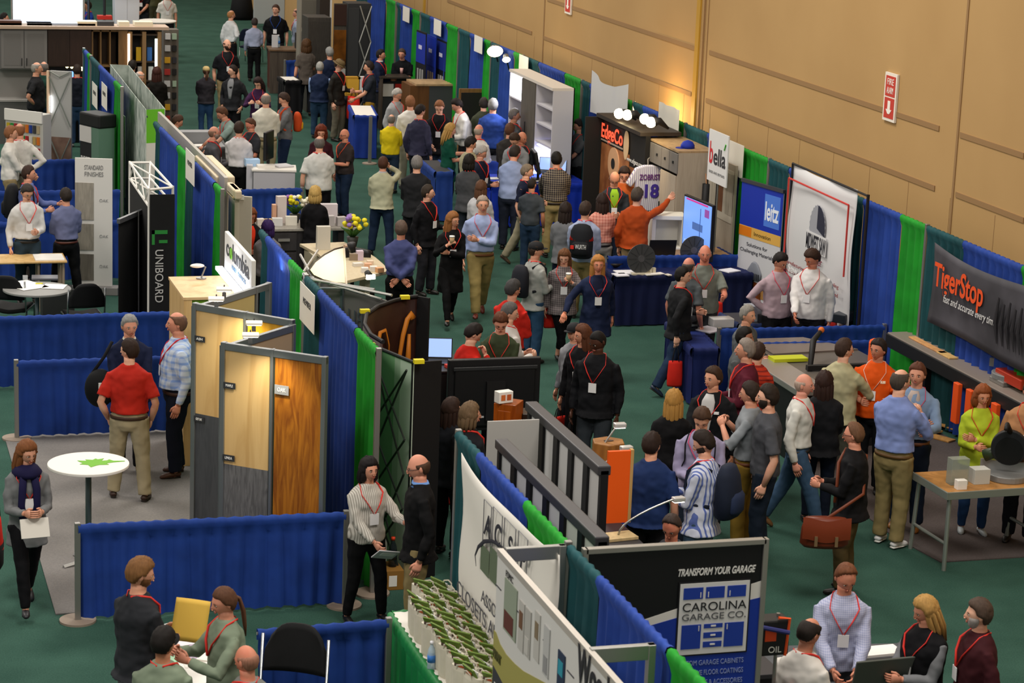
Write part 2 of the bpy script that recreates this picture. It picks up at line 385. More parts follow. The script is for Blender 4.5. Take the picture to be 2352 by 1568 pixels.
def head_mesh(mb, M4, k, skin, near, eyes='3a2a20', lips='a9604f', brow='3a2c22'):
    nu, nv = (40, 28) if near else (26, 18)
    vs = []; fs = []
    for j in range(nv+1):
        w = pi*j/nv
        for i in range(nu):
            a = 2*pi*i/nu; vs.append(M4@head_pt(sin(w)*sin(a), -sin(w)*cos(a), cos(w), k))
    for j in range(nv):
        for i in range(nu): fs.append((j*nu+i, (j+1)*nu+i, (j+1)*nu+(i+1) % nu, j*nu+(i+1) % nu))
    mb.add(vs, fs, skin)
    def blob(c, a, b, h, m, n=8, kk=6):
        t = MB(); t.ball((0, 0, 0), a*k, b*k, h*k, None, n, kk); mb.add([M4@(V(v)+V(c)*k) for v in t.v], t.f, m)
    for s in (-1, 1):
        blob((s*.0765, .008, -.006), .012, .018, .031, skin)                         # ear
        blob((s*.030, -.0800, .001), .0120, .008, .0062, mat('e6dccf', .4))           # eye
        blob((s*.030, -.0865, .001), .0062, .004, .0062, mat(eyes, .3), 6, 5)
        blob((s*.031, -.0895, .019), .019, .0055, .0042, mat(brow, .8, kind='hair'))
        blob((s*.009, -.1075, -.033), .007, .008, .006, skin, 6, 5)
    blob((0, -.0895, -.0575), .023, .008, .0052, mat(lips, .5))
    blob((0, -.0890, -.0655), .019, .008, .0050, mat(lips, .5))
def hair_shell(M4, k, style, m, seed):
    """closed cap over the skull: outside the head where hair grows, sunk into it elsewhere"""
    rnd = random.Random(seed); p1, p2 = rnd.random()*6, rnd.random()*6; mb = MB(); nu, nv = 36, 24; vs = []; fs = []
    for j in range(nv+1):
        w = pi*j/nv; dz = cos(w)
        for i in range(nu):
            a = 2*pi*i/nu; dx, dy = sin(w)*sin(a), -sin(w)*cos(a)
            # lowest hair line as a function of front/back
            if dy < 0: ln = -.05+(.56 if style != 'rec' else .80)*sm(0, .62, -dy)+.12*abs(dx)*(1 if style == 'rec' else -.5)
            else: ln = -.05-.62*sm(0, .5, dy)
            if style in ('long', 'bob', 'curly', 'pony'): ln -= .05; ln = ln-.7*sm(.1, .5, abs(dx))*(1-sm(.15, .55, -dy)) if style != 'pony' else ln
            th = sm(ln-.05, ln+.16, dz)
            if style == 'bald': th *= 1-sm(.25, .5, dz)
            if style == 'thin': th *= 1-.97*sm(.62, .8, dz)*(1 if dy > -.7 else 1)
            full = {'short': .017, 'rec': .014, 'bald': .009, 'thin': .013, 'buzz': .006, 'long': .026, 'bob': .028, 'curly': .040, 'pony': .014, 'full': .019}[style]
            if style in ('short', 'full', 'rec') and dz > .5: full *= 1.15
            full *= 1-.45*sm(.3, .9, -dy)*(style != 'full')
            nz = 1+.22*sin(dx*17+p1)*sin(dz*15+p2)+.12*sin(dy*31+p1*3+dx*23)
            vs.append(M4@head_pt(dx, dy, dz, k, -.012+(.012+full*nz)*th if th > .02 else -.014))
    for j in range(nv):
        for i in range(nu): fs.append((j*nu+i, (j+1)*nu+i, (j+1)*nu+(i+1) % nu, j*nu+(i+1) % nu))
    mb.add(vs, fs, m)
    def lock(ps, rs, n=10, flat=.55):
        mb.tube([M4@(V(p)*k) for p in ps], [r*k for r in rs], m, n, flat)
    if style == 'pony':
        lock([(0, .085, .03), (0, .125, -.01), (.01, .135, -.12), (.02, .12, -.24), (.02, .11, -.33)], [.02, .03, .036, .028, .008])
    if style in ('long', 'bob', 'curly'):
        d = {'long': -.30, 'bob': -.15, 'curly': -.21}[style]; wv = {'long': .034, 'bob': .036, 'curly': .05}[style]
        for q in range(9):
            a = R(-118+q*29.5); sx, sy = sin(a), cos(a)
            w = .7+.3*rnd.random(); bx, by = .066*sx, .068*sy+.012
            lock([(bx*.9, by*.9, .05), (bx*1.15, by*1.15+.005, -.03), (bx*1.22, by*1.2+.012, -.03+d*.45), (bx*1.12, by*1.05+.014, (-.02+d)*(w if q in (0, 8) else (.9+.1*w)))], [wv*.7, wv, wv*.95, .010], 8, .62)
    return mb
PLACED = []
def person(label, hx, hy, a=0, H=1.75, fy=None, arms='dn dn', legs='st', lean=0, tw=0, hd=(0, 0), top='d8d4cc', slv='l', pat=None, bot='22242a', hair='short 3a2a20', g=1., fem=0, lan=1, badge=1, hem=.5, skin=None,
           inner=None, collar=None, belt=None, shoes='1a1614', beard=None, hat=None, scarf=None, glasses=0, group='people on the show floor', dy=0, dx=0, vest=None, skirt=None, name='person', seat=.46, tuck=None, bare=0, logo=None):
    if legs == 'sit':
        zt = H*.47+seat+.06; P = G(hx, hy, zt-.02)
    else:
        if fy:
            lo, hi = 1.5, 2.02
            for _ in range(20):
                m_ = (lo+hi)/2; P = G(hx, hy, m_*cos(R(lean))*.5+m_*.5); y = PJ((P.x, P.y, 0))[1]
                if y < fy: lo = m_
                else: hi = m_
            H = m_
        P = G(hx, hy, H*(.53+.47*cos(R(lean))))
    r = atan2(-P.x, P.y)
    rz = r+R(a)
    if not fy and legs != 'sit':                        # nobody stands inside a neighbour: a hidden one is a little shorter and farther
        for _ in range(16):
            nb = [q for q in PLACED if (q[0]-P.x)**2+(q[1]-P.y)**2 < .44**2]
            if not nb: break
            H = H-.012 if sum(1 if hy < q[2] else -1 for q in nb) > 0 else H+.012
            if not 1.55 < H < 1.95: break
            P = G(hx, hy, H*(.53+.47*cos(R(lean))))
    PLACED.append((P.x, P.y, hy))
    if lean:                                            # the head is ahead of the hips
        off = .40*H*sin(R(lean)); P = P-V((sin(rz)*off, -cos(rz)*off, 0))
    P = P+V((dx, dy, 0))
    root = thing(name, label, 'person', (P.x, P.y, 0), rz, group)
    dist = (P-CAM).length; near = dist < 33; k = H/1.75
    rnd = random.Random(int(hx*7+hy)); sd = rnd.random()
    sk = mat(skin or ['d9a184', 'e2b096', 'cf947a'][int(sd*3)], .55, kind='skin', h2=None if skin and skin < '8' else 'c98c72', sc=6, spec=.3)
    hz = .53*H if legs != 'sit' else seat+.07
    dz0 = hz-.53*H
    piv = V((0, 0, hz)); Rl = Matrix.Rotation(R(lean), 3, 'X'); Rt = Matrix.Rotation(R(tw), 3, 'Z')
    def bend(p):
        p = V(p); t = sm(hz-.06, hz+.10, p.z)
        if t <= 0: return p
        q = piv+Matrix.Rotation(R(lean)*t, 3, 'X')@(Matrix.Rotation(R(tw)*t, 3, 'Z')@(p-piv)); return q
    def U(x, y, z): return V((x*H, y*H, z*H+dz0))            # upper body point, unbent
    trw = torso_rows(g, fem, .5)
    def surf(t, z, off=.012):
        """point on the clothed trunk at angle t (0 = front) and height z"""
        rows = trw; z_ = max(rows[0][0], min(rows[-1][0], z))
        for i in range(len(rows)-1):
            if rows[i][0] <= z_ <= rows[i+1][0]:
                w = (z_-rows[i][0])/(rows[i+1][0]-rows[i][0]+1e-9); a_, b_, y_ = [rows[i][q]*(1-w)+rows[i+1][q]*w for q in (1, 2, 3)]; break
        return bend(U(0, 0, z)+V(((a_*H+off)*sin(t), y_*H-(b_*H+off)*cos(t), 0)))
    # --- legs
    hipj = [V((s*.052*H*(.5+.5*g), 0, hz-.02)) for s in (-1, 1)]; feet = []; poles = []
    tb, sb = .2345*H, .2345*H
    st = rnd.random()
    F = {'st': ((-.062, .01), (.062, -.02)), 'wide': ((-.10, .03), (.10, -.03)), 'wk': ((-.045, -.17), (.045, .19)), 'wk2': ((-.045, .18), (.045, -.16)), 'sit': ((-.07, -.26), (.07, -.24)), 'one': ((-.03, .05), (.09, -.05)), 'cross': ((.03, -.05), (-.02, .05))}[legs]
    fang = [0, 0]
    trm = mat(bot, .8, kind='cloth', sc=2.5, spec=.15)
    for i in (0, 1):
        ax, ay = F[i]; az = .052*H
        if legs in ('wk', 'wk2') and ay > .1: az = .085*H; fang[i] = 34
        elif legs in ('wk', 'wk2'): fang[i] = -8
        knee, ank = ik(hipj[i], V((ax*H, ay*H, az)), tb, sb*1.0, V((ax*.4, -1, .15 if legs != 'sit' else 2.5)))
        feet.append((knee, ank))
    tr = MB(); gl = .75+.25*g
    wf = .90 if hem < .5 else 1.
    if not skirt or skirt < .3:
        rg = [(hz-.085*H, .070*H*gl*wf, .058*H*gl*wf, 0), (hz-.05*H, .094*H*g*wf, .068*H*g*wf, .003), (hz, .097*H*g*wf, .070*H*g*wf, 0), (hz+.035*H, .092*H*g*wf, .068*H*g*wf*wf, 0)]
        tr.rings(rg, None, 18, bend)
        lw = 1. if not fem else .86
        for i in (0, 1):
            kn, an = feet[i]; hp = hipj[i]; mid = hp.lerp(kn, .5); cal = kn.lerp(an, .4)
            cut = an+V((0, 0, -.012)) if not bare else kn.lerp(an, 1-bare)
            r5 = [.063*H*gl*wf, .057*H*gl*lw, .047*H*lw, .044*H*lw, .040*H*lw*(1 if not fem else .8)]
            tr.tube([hp, mid, kn, cal, cut], r5, None, 12, up=(0, 1, 0))
        remesh(tr.build('trousers', trm, root, True), .0125 if near else .018, 3, .010, sd)
    # --- body: trunk, neck, head, arms and hands in one mesh
    bd = MB()
    bd.rings([(z*H+dz0, a_*.80*H, b_*.78*H, y*H) for z, a_, b_, y in trw[:-2]]+[(.85*H+dz0, .033*H, .036*H, 0), (.872*H+dz0, .0325*H, .034*H, -.004*H), (.893*H+dz0, .034*H, .036*H, -.008*H)], sk, 14, bend)
    for i in (0, 1):
        kn, an = feet[i]; bd.tube([hipj[i]+V((0, 0, .03)), hipj[i].lerp(kn, .5), kn, kn.lerp(an, .35), an, an+V((0, -.02, -.04*H))], [.040*H, .036*H, .027*H, .028*H, .019*H, .018*H], sk, 8)
    nk = bend(U(0, -.006, .868)); hm = bend(U(0, -.012, .932))
    Mh = Matrix.Translation(hm+V((0, 0, 0)))@(Matrix.Rotation(R(lean*.6), 4, 'X')@Matrix.Rotation(R(hd[0]+tw), 4, 'Z')@Matrix.Rotation(R(hd[1]), 4, 'X'))
    pivd = V((0, .01, -.07*k)); Mh = Mh@Matrix.Translation(V((0, 0, 0)))
    hstyle, hcol = hair.split(); head_mesh(bd, Mh, k, sk, near, brow=hcol if hcol < 'a' else '6b5844')
    arm = arms.split(); hands = []; sl = MB(); sw = .108 if not fem else .096; vl = MB()
    for i, s in ((0, -1), (1, 1)):
        (o_, f_, z_), pl, curl = ARM[arm[i]]
        if arm[i] == 'pk' or arm[i] == 'hip': o_ = o_*(.4+.6*g)+.01
        sh = U(s*sw*(.6+.4*g), .004, .777); tg = U(s*(o_ if abs(o_) < .12 else o_*(.55+.45*g)), -(.0)+f_-(g-1)*.05*(f_ < -.05), z_)
        if arm[i] in ('tb',): sh2, tg2 = bend(sh), tg+V((0, -sin(R(lean))*.28*H, 0))
        else: sh2, tg2 = bend(sh), bend(tg)
        el, wr = ik(sh2, tg2, .168*H, .148*H, V((s*pl[0], pl[1], pl[2])))
        fd = (wr-el).normalized(); bd.tube([sh2, sh2.lerp(el, .5), el, el.lerp(wr, .35), wr], [.019*H, .019*H, .019*H, .021*H, .0145*H] if slv in ('l', 'r') else [.022*H, .024*H, .022*H, .0235*H, .0145*H], sk, 10)
        # hand
        pn = (V((-s, 0, 0)) if arm[i] in ('dn', 'sw', 'sb', 'car', 'pk', 'fr', 'lo', 'rd', 'hi', 'out') else V((0, 0, -1)) if arm[i] in ('tb',) else V((0, 1, 0)))
        pn = (pn-fd*pn.dot(fd)); pn = pn.normalized() if pn.length > .1 else fd.orthogonal().normalized()
        sd_ = fd.cross(pn); q = .0105*H/1.75*1.75
        hl = .050*H
        bd.tube([wr-fd*.01, wr+fd*.018*H, wr+fd*.035*H, wr+fd*hl], [.0155*H, .022*H, .025*H, .023*H], sk, 10, .45, up=pn)
        for j in range(4):
            b0 = wr+fd*hl*.96+sd_*(j-1.5)*.0112*H; ln = (.038, .044, .041, .032)[j]*H; c = curl*(1+.08*j)
            d1 = (fd*cos(c*.6)+pn*sin(c*.6)); d2 = (fd*cos(c*1.4)+pn*sin(c*1.4)); p1 = b0+d1*ln*.45; p2 = p1+d2*ln*.33; p3 = p2+(fd*cos(c*2)+pn*sin(c*2))*ln*.25
            bd.tube([b0, p1, p2, p3], [.0058*H, .0054*H, .0048*H, .0036*H], sk, 6)
        td = -1 if s*(1) < 0 else 1
        t0 = wr+fd*.014*H+sd_*td*-.016*H
        bd.tube([t0, t0+fd*.016*H-sd_*td*.012*H+pn*.006*H, t0+fd*.036*H-sd_*td*.014*H+pn*.012*H], [.0085*H, .0068*H, .005*H], sk, 6)
        hands.append((wr+fd*hl, fd, pn))
        # sleeve
        if slv != 'n':
            e = 1. if slv == 'l' else .62
            inn = bend(U(s*.062, .0, .757))
            if slv == 'l': pts, rr = [inn, sh2, sh2.lerp(el, .5), el, el.lerp(wr, .5), el.lerp(wr, .94)], [.026*H, .0305*H, .034*H*gl, .032*H*gl, .028*H, .0225*H]
            elif slv == 'r': pts, rr = [inn, sh2, sh2.lerp(el, .5), el, el.lerp(wr, .30)], [.026*H, .0305*H, .034*H*gl, .033*H*gl, .031*H]
            else: pts, rr = [inn, sh2, sh2.lerp(el, .45), sh2.lerp(el, .78)], [.026*H, .031*H, .036*H*gl, .040*H*gl]
            (sl if not vest else vl).tube(pts, rr, None, 12)
    body = bd.build('body', sk, root, True)
    # --- shirt, jacket or dress
    pk_ = (pat or '').split(':')
    def topmat(c, pk_):
        if pk_[0] in ('stripe', 'check', 'hstripe'): return mat(c, .8, kind=pk_[0], h2=pk_[1], sc=float(pk_[2]), spec=.15)
        return mat(c, .8, kind='cloth', h2=pk_[1] if len(pk_) > 1 else None, sc=float(pk_[2]) if len(pk_) > 2 else 2.5, spec=.15)
    h0 = hem if not skirt else .5
    if belt: h0 = .532
    rows = torso_rows(g, fem, h0)
    if hem >= .5 and tuck is None: rows = [(z, a_*1.02, b_*1.03, y) for z, a_, b_, y in rows]
    sl.rings([(z*H+dz0, a_*H+.008, b_*H+.008, y*H) for z, a_, b_, y in rows], None, 22, bend)
    nm = 'shirt' if hem >= .46 else 'jacket'
    if legs == 'sit' and hem < .47: pass
    tm = topmat(top, pk_)
    remesh(sl.build(nm if not fem or hem >= .46 else 'coat', tm, root, True), .0125 if near else .018, 3, .016, sd)
    if vest: remesh(vl.build('sleeves', topmat(vest, ['']), root, True), .0125 if near else .018, 3, .010, sd)
    if skirt:
        m2 = MB(); n_ = 6
        m2.rings([((.56-(.56-skirt)*i/n_)*H+dz0, (.096+.03*i/n_)*H*g, (.072+.035*i/n_)*H*g, 0) for i in range(n_, -1, -1)], None, 22, bend); m2.build('skirt', topmat(bot, ['']), root, True)
    if collar:
        m2 = MB(); m2.rings([(.832*H+dz0, .050*H, .050*H, 0), (.845*H+dz0, .043*H, .046*H, 0), (.862*H+dz0, .039*H, .041*H, -.002*H), (.852*H+dz0, .034*H, .034*H, 0)], None, 18, bend)
        m2.build('collar', topmat(collar, ['']), root, True)
    if belt:
        m2 = MB(); m2.rings([(.520*H+dz0, .098*H*g+.008, .070*H*g+.010, 0), (.539*H+dz0, .098*H*g+.008, .070*H*g+.010, 0)], None, 22, bend); m2.build('belt', mat(belt, .5), root, True)
    def patch(nm_, t0, t1, z0, z1, m_, off=.017, taper=1., nu=6, nv=6):
        def fn(u, v):
            z = z0+(z1-z0)*v; f_ = 1+(taper-1)*(1-v); return surf(((t0+t1)/2+(t1-t0)*(u-.5)*f_), z, off)
        o = MB().grid(fn, nu, nv).build(nm_, m_, root, True); md = o.modifiers.new('thickness', 'SOLIDIFY'); md.thickness = .006; return o
    if inner: patch('inner_shirt', -.42, .42, .60 if hem < .5 else .64, .845, topmat(inner, ['']), .014, .35)
    if logo: patch('chest_logo', .35, .60, .735, .752, mat(logo, .6), .018)
    if scarf:
        m2 = MB(); m2.rings([(.80*H+dz0, .075*H, .085*H, -.01*H), (.825*H+dz0, .085*H, .085*H, -.01*H), (.855*H+dz0, .062*H, .066*H, -.006*H), (.868*H+dz0, .045*H, .048*H, 0)], None, 18, bend)
        for s in (-.35, .3): m2.tube([surf(s, .83, .03), surf(s, .74, .03), surf(s*1.2, .65, .03), surf(s, .57, .03)], .022*H, None, 8, .5)
        m2.build('scarf', topmat(scarf, ['']), root, True)
    # --- lanyard and badge
    if lan:
        lc = 'd8332a' if lan == 1 else lan; m2 = MB()
        for s in (-1, 1):
            ps = [surf(s*2.9, .846, .012), surf(s*1.9, .850, .012), surf(s*1.2, .84, .017), surf(s*.62, .80, .019), surf(s*.33, .75, .019), surf(s*.02, .685, .019)]
            m2.tube(ps, .011, None, 5, .35)
        m2.build('lanyard', mat(lc, .6), root, True)
        if badge:
            c = surf(0, .655, .022); n_ = (surf(0, .655, .1)-c).normalized(); x_ = V((1, 0, 0)); u_ = n_.cross(x_)*-1
            u_ = (surf(0, .67, .022)-surf(0, .64, .022)).normalized(); m2 = MB()
            vs = []
            for d in (0, .006):
                for q, r_ in ((-.045, -.055), (.045, -.055), (.045, .055), (-.045, .055)): vs.append(c+x_*q+u_*r_+n_*d)
            m2.add(vs, [(0, 3, 2, 1), (4, 5, 6, 7), (0, 1, 5, 4), (1, 2, 6, 5), (2, 3, 7, 6), (3, 0, 4, 7)]); m2.build('badge', mat('e8e8ea', .5), root)
    # --- shoes
    if not (legs == 'sit' and seat > .5 and False):
        sm_ = mat(shoes, .45, spec=.4)
        for i, s in ((0, -1), (1, 1)):
            kn, an = feet[i]; m2 = MB(); f_ = R(fang[i]); rt = Matrix.Rotation(R(s*10), 3, 'Z')@Matrix.Rotation(f_, 3, 'X')
            for (y0, z0, w0, h0_) in (): pass
            pts = [(.055, -.035), (.04, -.03), (.0, -.028), (-.05, -.036), (-.10, -.044), (-.145, -.052), (-.165, -.058)]; rr = [.026, .036, .038, .040, .040, .030, .012]
            m2.tube([an+rt@V((0, p[0]*k, p[1]*k-.012)) for p in pts], [x*k for x in rr], sm_, 10, .78, up=(0, 0, 1))
            m2.tube([an+rt@V((0, y_*k, -.072*k)) for y_ in (.052, 0, -.07, -.155)], [.03*k, .034*k, .042*k, .026*k], mat('2a2522' if shoes < 'b' else 'e8e6e0', .8), 8, .3, up=(0, 0, 1))
            m2.build('shoe', sm_, root, True)
    # --- hair, beard, hat, glasses
    if hstyle != 'none':
        hair_shell(Mh, k, hstyle, mat(hcol, .7, kind='hair', sc=12, spec=.25), int(hx)).build('hair', None, root, True)
    if beard:
        mb = MB(); vs = []; fs = []; nu, nv = 30, 18
        for j in range(nv+1):
            w = pi*j/nv; dz = cos(w)
            for i in range(nu):
                a_ = 2*pi*i/nu; dx_, dy_ = sin(w)*sin(a_), -sin(w)*cos(a_)
                t = sm(.30, .5, -dz+.25*(abs(dx_) > .45))*sm(-.1, .15, -dy_)*(1-.9*exp(-(dx_/.2)**2-((dz+.52)/.07)**2))
                vs.append(Mh@head_pt(dx_, dy_, dz, k, -.012+.024*t))
        for j in range(nv):
            for i in range(nu): fs.append((j*nu+i, (j+1)*nu+i, (j+1)*nu+(i+1) % nu, j*nu+(i+1) % nu))
        mb.add(vs, fs); mb.build('beard', mat(beard, .8, kind='hair'), root, True)
    if hat:
        hk, hc = hat.split(); mb = MB(); hmat = mat(hc, .8, kind='cloth'); 
        rg = [(.018, .084, .104), (.05, .086, .106), (.09, .078, .096), (.122, .05, .062), (.132, .01, .012)]
        t = MB(); t.rings([(z*k, a_*k*1.06, b_*k*1.06, 0) for z, a_, b_ in rg], None, 20); mb.add([Mh@V(v) for v in t.v], t.f)
        t = MB()
        if hk == 'cap': t.prism([(.07*k*cos(q), -.085*k-.085*k*sin(q)) for q in [pi*i/8 for i in range(9)]], .006, None, 'z', .024)
        else: t.rings([(.012*k, .155*k, .165*k, 0), (.03*k, .09*k, .11*k, 0)], None, 20)
        mb.add([Mh@V(v) for v in t.v], t.f); mb.build('hat', hmat, root, True)
    if glasses:
        mb = MB()
        for s in (-1, 1):
            mb.tube([Mh@(V((s*.031+.019*cos(q), -.101, .002+.015*sin(q)))*k) for q in [2*pi*i/10 for i in range(11)]], .0022, None, 5)
            mb.tube([Mh@(V((s*.05, -.100, .006))*k), Mh@(V((s*.076, -.04, .008))*k), Mh@(V((s*.08, .0, .006))*k)], .0022, None, 5)
        mb.build('glasses', mat('16161a', .4), root)
    root['_h'] = 0; del root['_h']
    person.last = dict(root=root, hands=hands, surf=surf, bend=bend, H=H, P=P, rz=rz, U=U, k=k, Mh=Mh, g=g)
    return person.last
CL = bpy.data.textures.new('folds', 'CLOUDS'); CL.noise_scale = .11; CL.noise_depth = 1
def remesh(o, vox, it, disp, sd):
    m = o.modifiers.new('join', 'REMESH'); m.mode = 'VOXEL'; m.voxel_size = vox; m.use_smooth_shade = True
    m = o.modifiers.new('soften', 'SMOOTH'); m.factor = .5; m.iterations = it
    m = o.modifiers.new('folds', 'DISPLACE'); m.texture = CL; m.strength = disp*1.9; m.mid_level = .5; m.texture_coords = 'GLOBAL'
    return o
def world(lp, v):
    """a point of the last person's frame, in the hall"""
    r = Matrix.Rotation(lp['rz'], 3, 'Z'); return r@V(v)+V((lp['P'].x, lp['P'].y, 0))
def tote(label, lp, hand=1, c='d8281c', w=.36, h=.40, d=.06, drop=.20, group='red tote bags carried by visitors', c2=None, pos=None):
    """a flat carrier bag hanging from a hand by two cord handles"""
    P = world(lp, lp['hands'][hand][0]) if pos is None else V(pos)
    P = P-V((0, 0, .03))
    t = thing('tote_bag', label, 'bag', (P.x, P.y, P.z-drop-h), lp['rz']+pi/2*.8, group)
    b = MB(); n = 8
    b.rings([(0, w*.46, d*.5, 0), (.03, w*.5, d*.8, 0), (h*.4, w*.5, d*.9, 0), (h*.9, w*.46, d*.5, 0), (h, w*.44, d*.3, 0)], None, 18); b.build('bag', cloth(c), t, True)
    m = MB()
    for s in (-1, 1): m.tube([(-w*.22, s*.015, h-.02), (-w*.12, s*.01, h+drop*.7), (0, 0, h+drop+.01), (w*.12, s*.01, h+drop*.7), (w*.22, s*.015, h-.02)], .006, None, 6)
    m.build('handles', mat('1a1a1c'), t, True)
    if c2: MB().rings([(-.002, w*.465, d*.52, 0), (.03, w*.505, d*.82, 0), (h*.5, w*.505, d*.92, 0)], None, 18).build('lower_panel', cloth(c2), t, True)
    return t
def backpack(label, lp, c='16181c', s=1., c2=None, group='backpacks worn by visitors', straps=True):
    H = lp['H']; ce = lp['surf'](pi, .70, .10); P = world(lp, ce)
    t = thing('backpack', label, 'backpack', (P.x, P.y, P.z-.24*s), lp['rz'], group)
    b = MB(); b.rings([(0, .12*s, .07*s, 0), (.03, .155*s, .10*s, .01), (.2*s, .16*s, .11*s, .015), (.36*s, .15*s, .09*s, .005), (.44*s, .11*s, .06*s, 0), (.46*s, .06*s, .03*s, 0)], None, 20)
    b.build('bag', cloth(c), t, True)
    p = MB(); p.rings([(.05*s, .10*s, .04*s, 0), (.08*s, .12*s, .06*s, 0), (.2*s, .12*s, .06*s, 0), (.24*s, .09*s, .03*s, 0)], None, 16, lambda v: v+V((0, .085*s, 0))); p.build('front_pocket', cloth(c2 or c), t, True)
    if straps:
        for sd in (-1, 1):
            ps = [lp['surf'](pi-sd*.5, .80, .02), lp['surf'](sd*1.25, .835, .022), lp['surf'](sd*.75, .79, .024), lp['surf'](sd*.72, .70, .024), lp['surf'](sd*1.3, .62, .024), lp['surf'](pi-sd*.7, .61, .03)]
            r = Matrix.Rotation(-lp['rz'], 3, 'Z'); MB().tube([r@(world(lp, q)-V(t.location)) for q in ps], .018, None, 8, .35).build('strap', cloth(c), t, True)
    return t
# ------------------------------------------------------------------ every visitor and exhibitor, back of the hall first
W_ = 'e2dfd8'; KH = '9c8a64'; JN = '2c3f58'; BK = '121317'; NV = '1a2238'; CH = '3a3c40'; LB = '9aaad2'
p = person
# far left block
p('person whose dark head shows left of the bright screen', 8, 30, 90, arms='fr fr', top='4a3830', hair='short 1c1614')
p('man in a bright blue blazer right of the bright screen', 203, 3, -75, arms='fr fr', top='20409a', hem=.44, hair='short 18120f', skin='8a5a40')
p('bald man sitting behind the cabinet top by the white podium', 298, 38, 180, arms='fr fr', legs='sit', top='4a4a50', hair='bald 9a8a80', skin='d8806a')
p('brown haired person sitting left of the white podium', 265, 40, 180, arms='fr fr', legs='sit', top='3a4a3a', hair='short 5a4030')
p('person in black tee cut off by the top edge by the podium', 328, -40, -20, arms='lo lo', top=BK, slv='s', hair='short 1a1512')
p('person in olive trousers cut by the top edge', 352, -55, 30, top='5a5a40', bot='4a4a38')
p('man in a white polo with red lanyard behind the round white table', 384, -22, 5, fy=124, top=W_, slv='s', bot=BK)
p('grey haired man in white shirt looking away beside the black bag', 530, 24, 135, H=1.75, arms='hip dn', hd=(-20, 0), top='dfe2e4', bot=BK, hair='thin b07a4a', belt='2a2018', lan=0)
p('man in light blue shirt and black trousers at the wood counter', 585, 42, 178, fy=187, arms='fr dn', top='a8b0cc', bot='0e0e10', hair='short 3a3230', belt='15120f', lan=0)
p('man in black tee with blue lanyard behind the wood counter', 634, 11, -5, H=1.9, arms='dn dn', g=1.2, top='0f1013', slv='s', hd=(-15, 0), hair='short 4a342a', lan='2a60c8')
p('man in pale blue shirt in profile beside the closet', 684, 20, -90, H=1.78, arms='dn dn', top='a8b4cc', bot='8a8474', hair='thin 4a382c', hd=(10, 10))
# arm of the aisle
p('bearded bald man in black polo with red lanyard', 521, 90, 15, H=1.85, arms='dn dn', g=1.15, top='15171c', slv='s', bot=KH, hair='bald 4a3020', beard='3a2418', hd=(25, 0))
p('person in tan cap, long ponytail and dark jacket seen from behind', 474, 153, 190, fy=306, arms='fr fr', g=1.15, top='2e2c32', bot='31507a', hair='pony 4a3020', hat='cap c8b078', hem=.47, lan=0)
p('dark haired man in open charcoal jacket over grey tee', 536, 150, -25, H=1.72, arms='pk pk', g=1.1, top='26272b', hem=.46, inner='8a8c90', bot=BK, hair='short 241a16', hd=(-40, 0), lan=0)
p('woman in purple shawl reading a leaflet', 594, 177, -10, H=1.65, fem=1, arms='rd rd', top='3c1e42', hd=(-15, 35), hair='long 2a1a1a', bot=BK, hem=.47)
p('man in black tee with hands on hips at the kitchen display', 82, 143, 85, H=1.86, arms='hip hip', g=1.2, top='1a1b1e', slv='s', bot='101012', hair='thin 9a948c', lan=0)
p('man in dark green polo seen from behind at the kitchen display', 101, 142, 182, H=1.92, g=1.15, arms='dn dn', top='1e4238', slv='s', bot='24364c', hair='thin 6a6460', lan=0)
p('man in navy tee and jeans seen from behind by the lattice banner', 177, 149, 180, fy=338, arms='fr fr', top='151a26', slv='s', bot='2a4260', hair='short 2c201a', shoes='8a8a8c')
p('balding man in white shirt and khakis with hands on hips', 46, 284, 200, H=1.8, arms='hip hip', g=1.1, top=W_, bot='a49a84', hair='thin 8a5a3c', belt='4a3020', hd=(-25, 0))
p('man in white shirt half hidden at far left by the sample rack', 22, 290, 90, H=1.78, arms='lo lo', top=W_, bot=KH, hair='short 8a5a3a', lan=0)
l = p('man in blue shirt with a black backpack turned to the right', 63, 381, 80, H=1.78, arms='fr out', top='6a78b0', bot='3a3632', hair='short 3a2820')
backpack('black puffy backpack on the man in blue shirt at left', l, '16171a', 1.15)
p('man in white shirt with red lanyard and phone at the chairs table', 61, 422, 12, fy=697, arms='dn fr', top='d6d4d2', bot='2a3a46', hair='short 3a3430', hd=(15, 30), belt='161412')
p('man in grey blue shirt and black trousers by the finishes board', 152, 433, 195, fy=690, arms='fr fr', top='6c7296', bot='0d0d0f', hair='short 2c241f', belt='4a2218', lan=0, legs='wide')
p('dark haired man behind the white lattice popup', 303, 139, 160, arms='dn dn', top='2a2c34', hair='short 1c1612')
p('grey haired man looking down behind the white lattice popup', 320, 163, 30, arms='fr fr', top='7a4a3a', hair='thin a8a098', hd=(10, 20))
l = p('woman in long black coat with dark red hair and red bag', 360, 155, 175, H=1.68, fem=1, arms='fr dn', top='15120f', hem=.3, hair='long 3a1a12', bot=BK, lan=0)
tote('red tote bag at the side of the woman in black coat', l, 0)
p('man in white shirt leaning over the low curtain desk', 405, 264, 95, H=1.7, arms='fr fr', top=W_, lean=14, hair='short 4a3428', hd=(0, 20), legs='st')
p('man in pale green tee leaning left over the brochure table', 513, 245, -75, H=1.78, arms='tb tb', lean=18, top='8aa09a', slv='s', bot='5a6058', hair='short 5a3c2a', hd=(0, 22))
p('bald man in grey shirt sitting at the brochure table', 489, 294, 100, H=1.76, arms='fr fr', legs='sit', seat=.62, top='55555a', hair='bald 8a6a58', beard='9a8a80', skin='cf9480')
p('man in white shirt and black trousers seen from behind at brochure table', 549, 280, 165, H=1.76, arms='fr fr', top='dcd8da', bot='101012', hair='short 3a2a22', hem=.52)
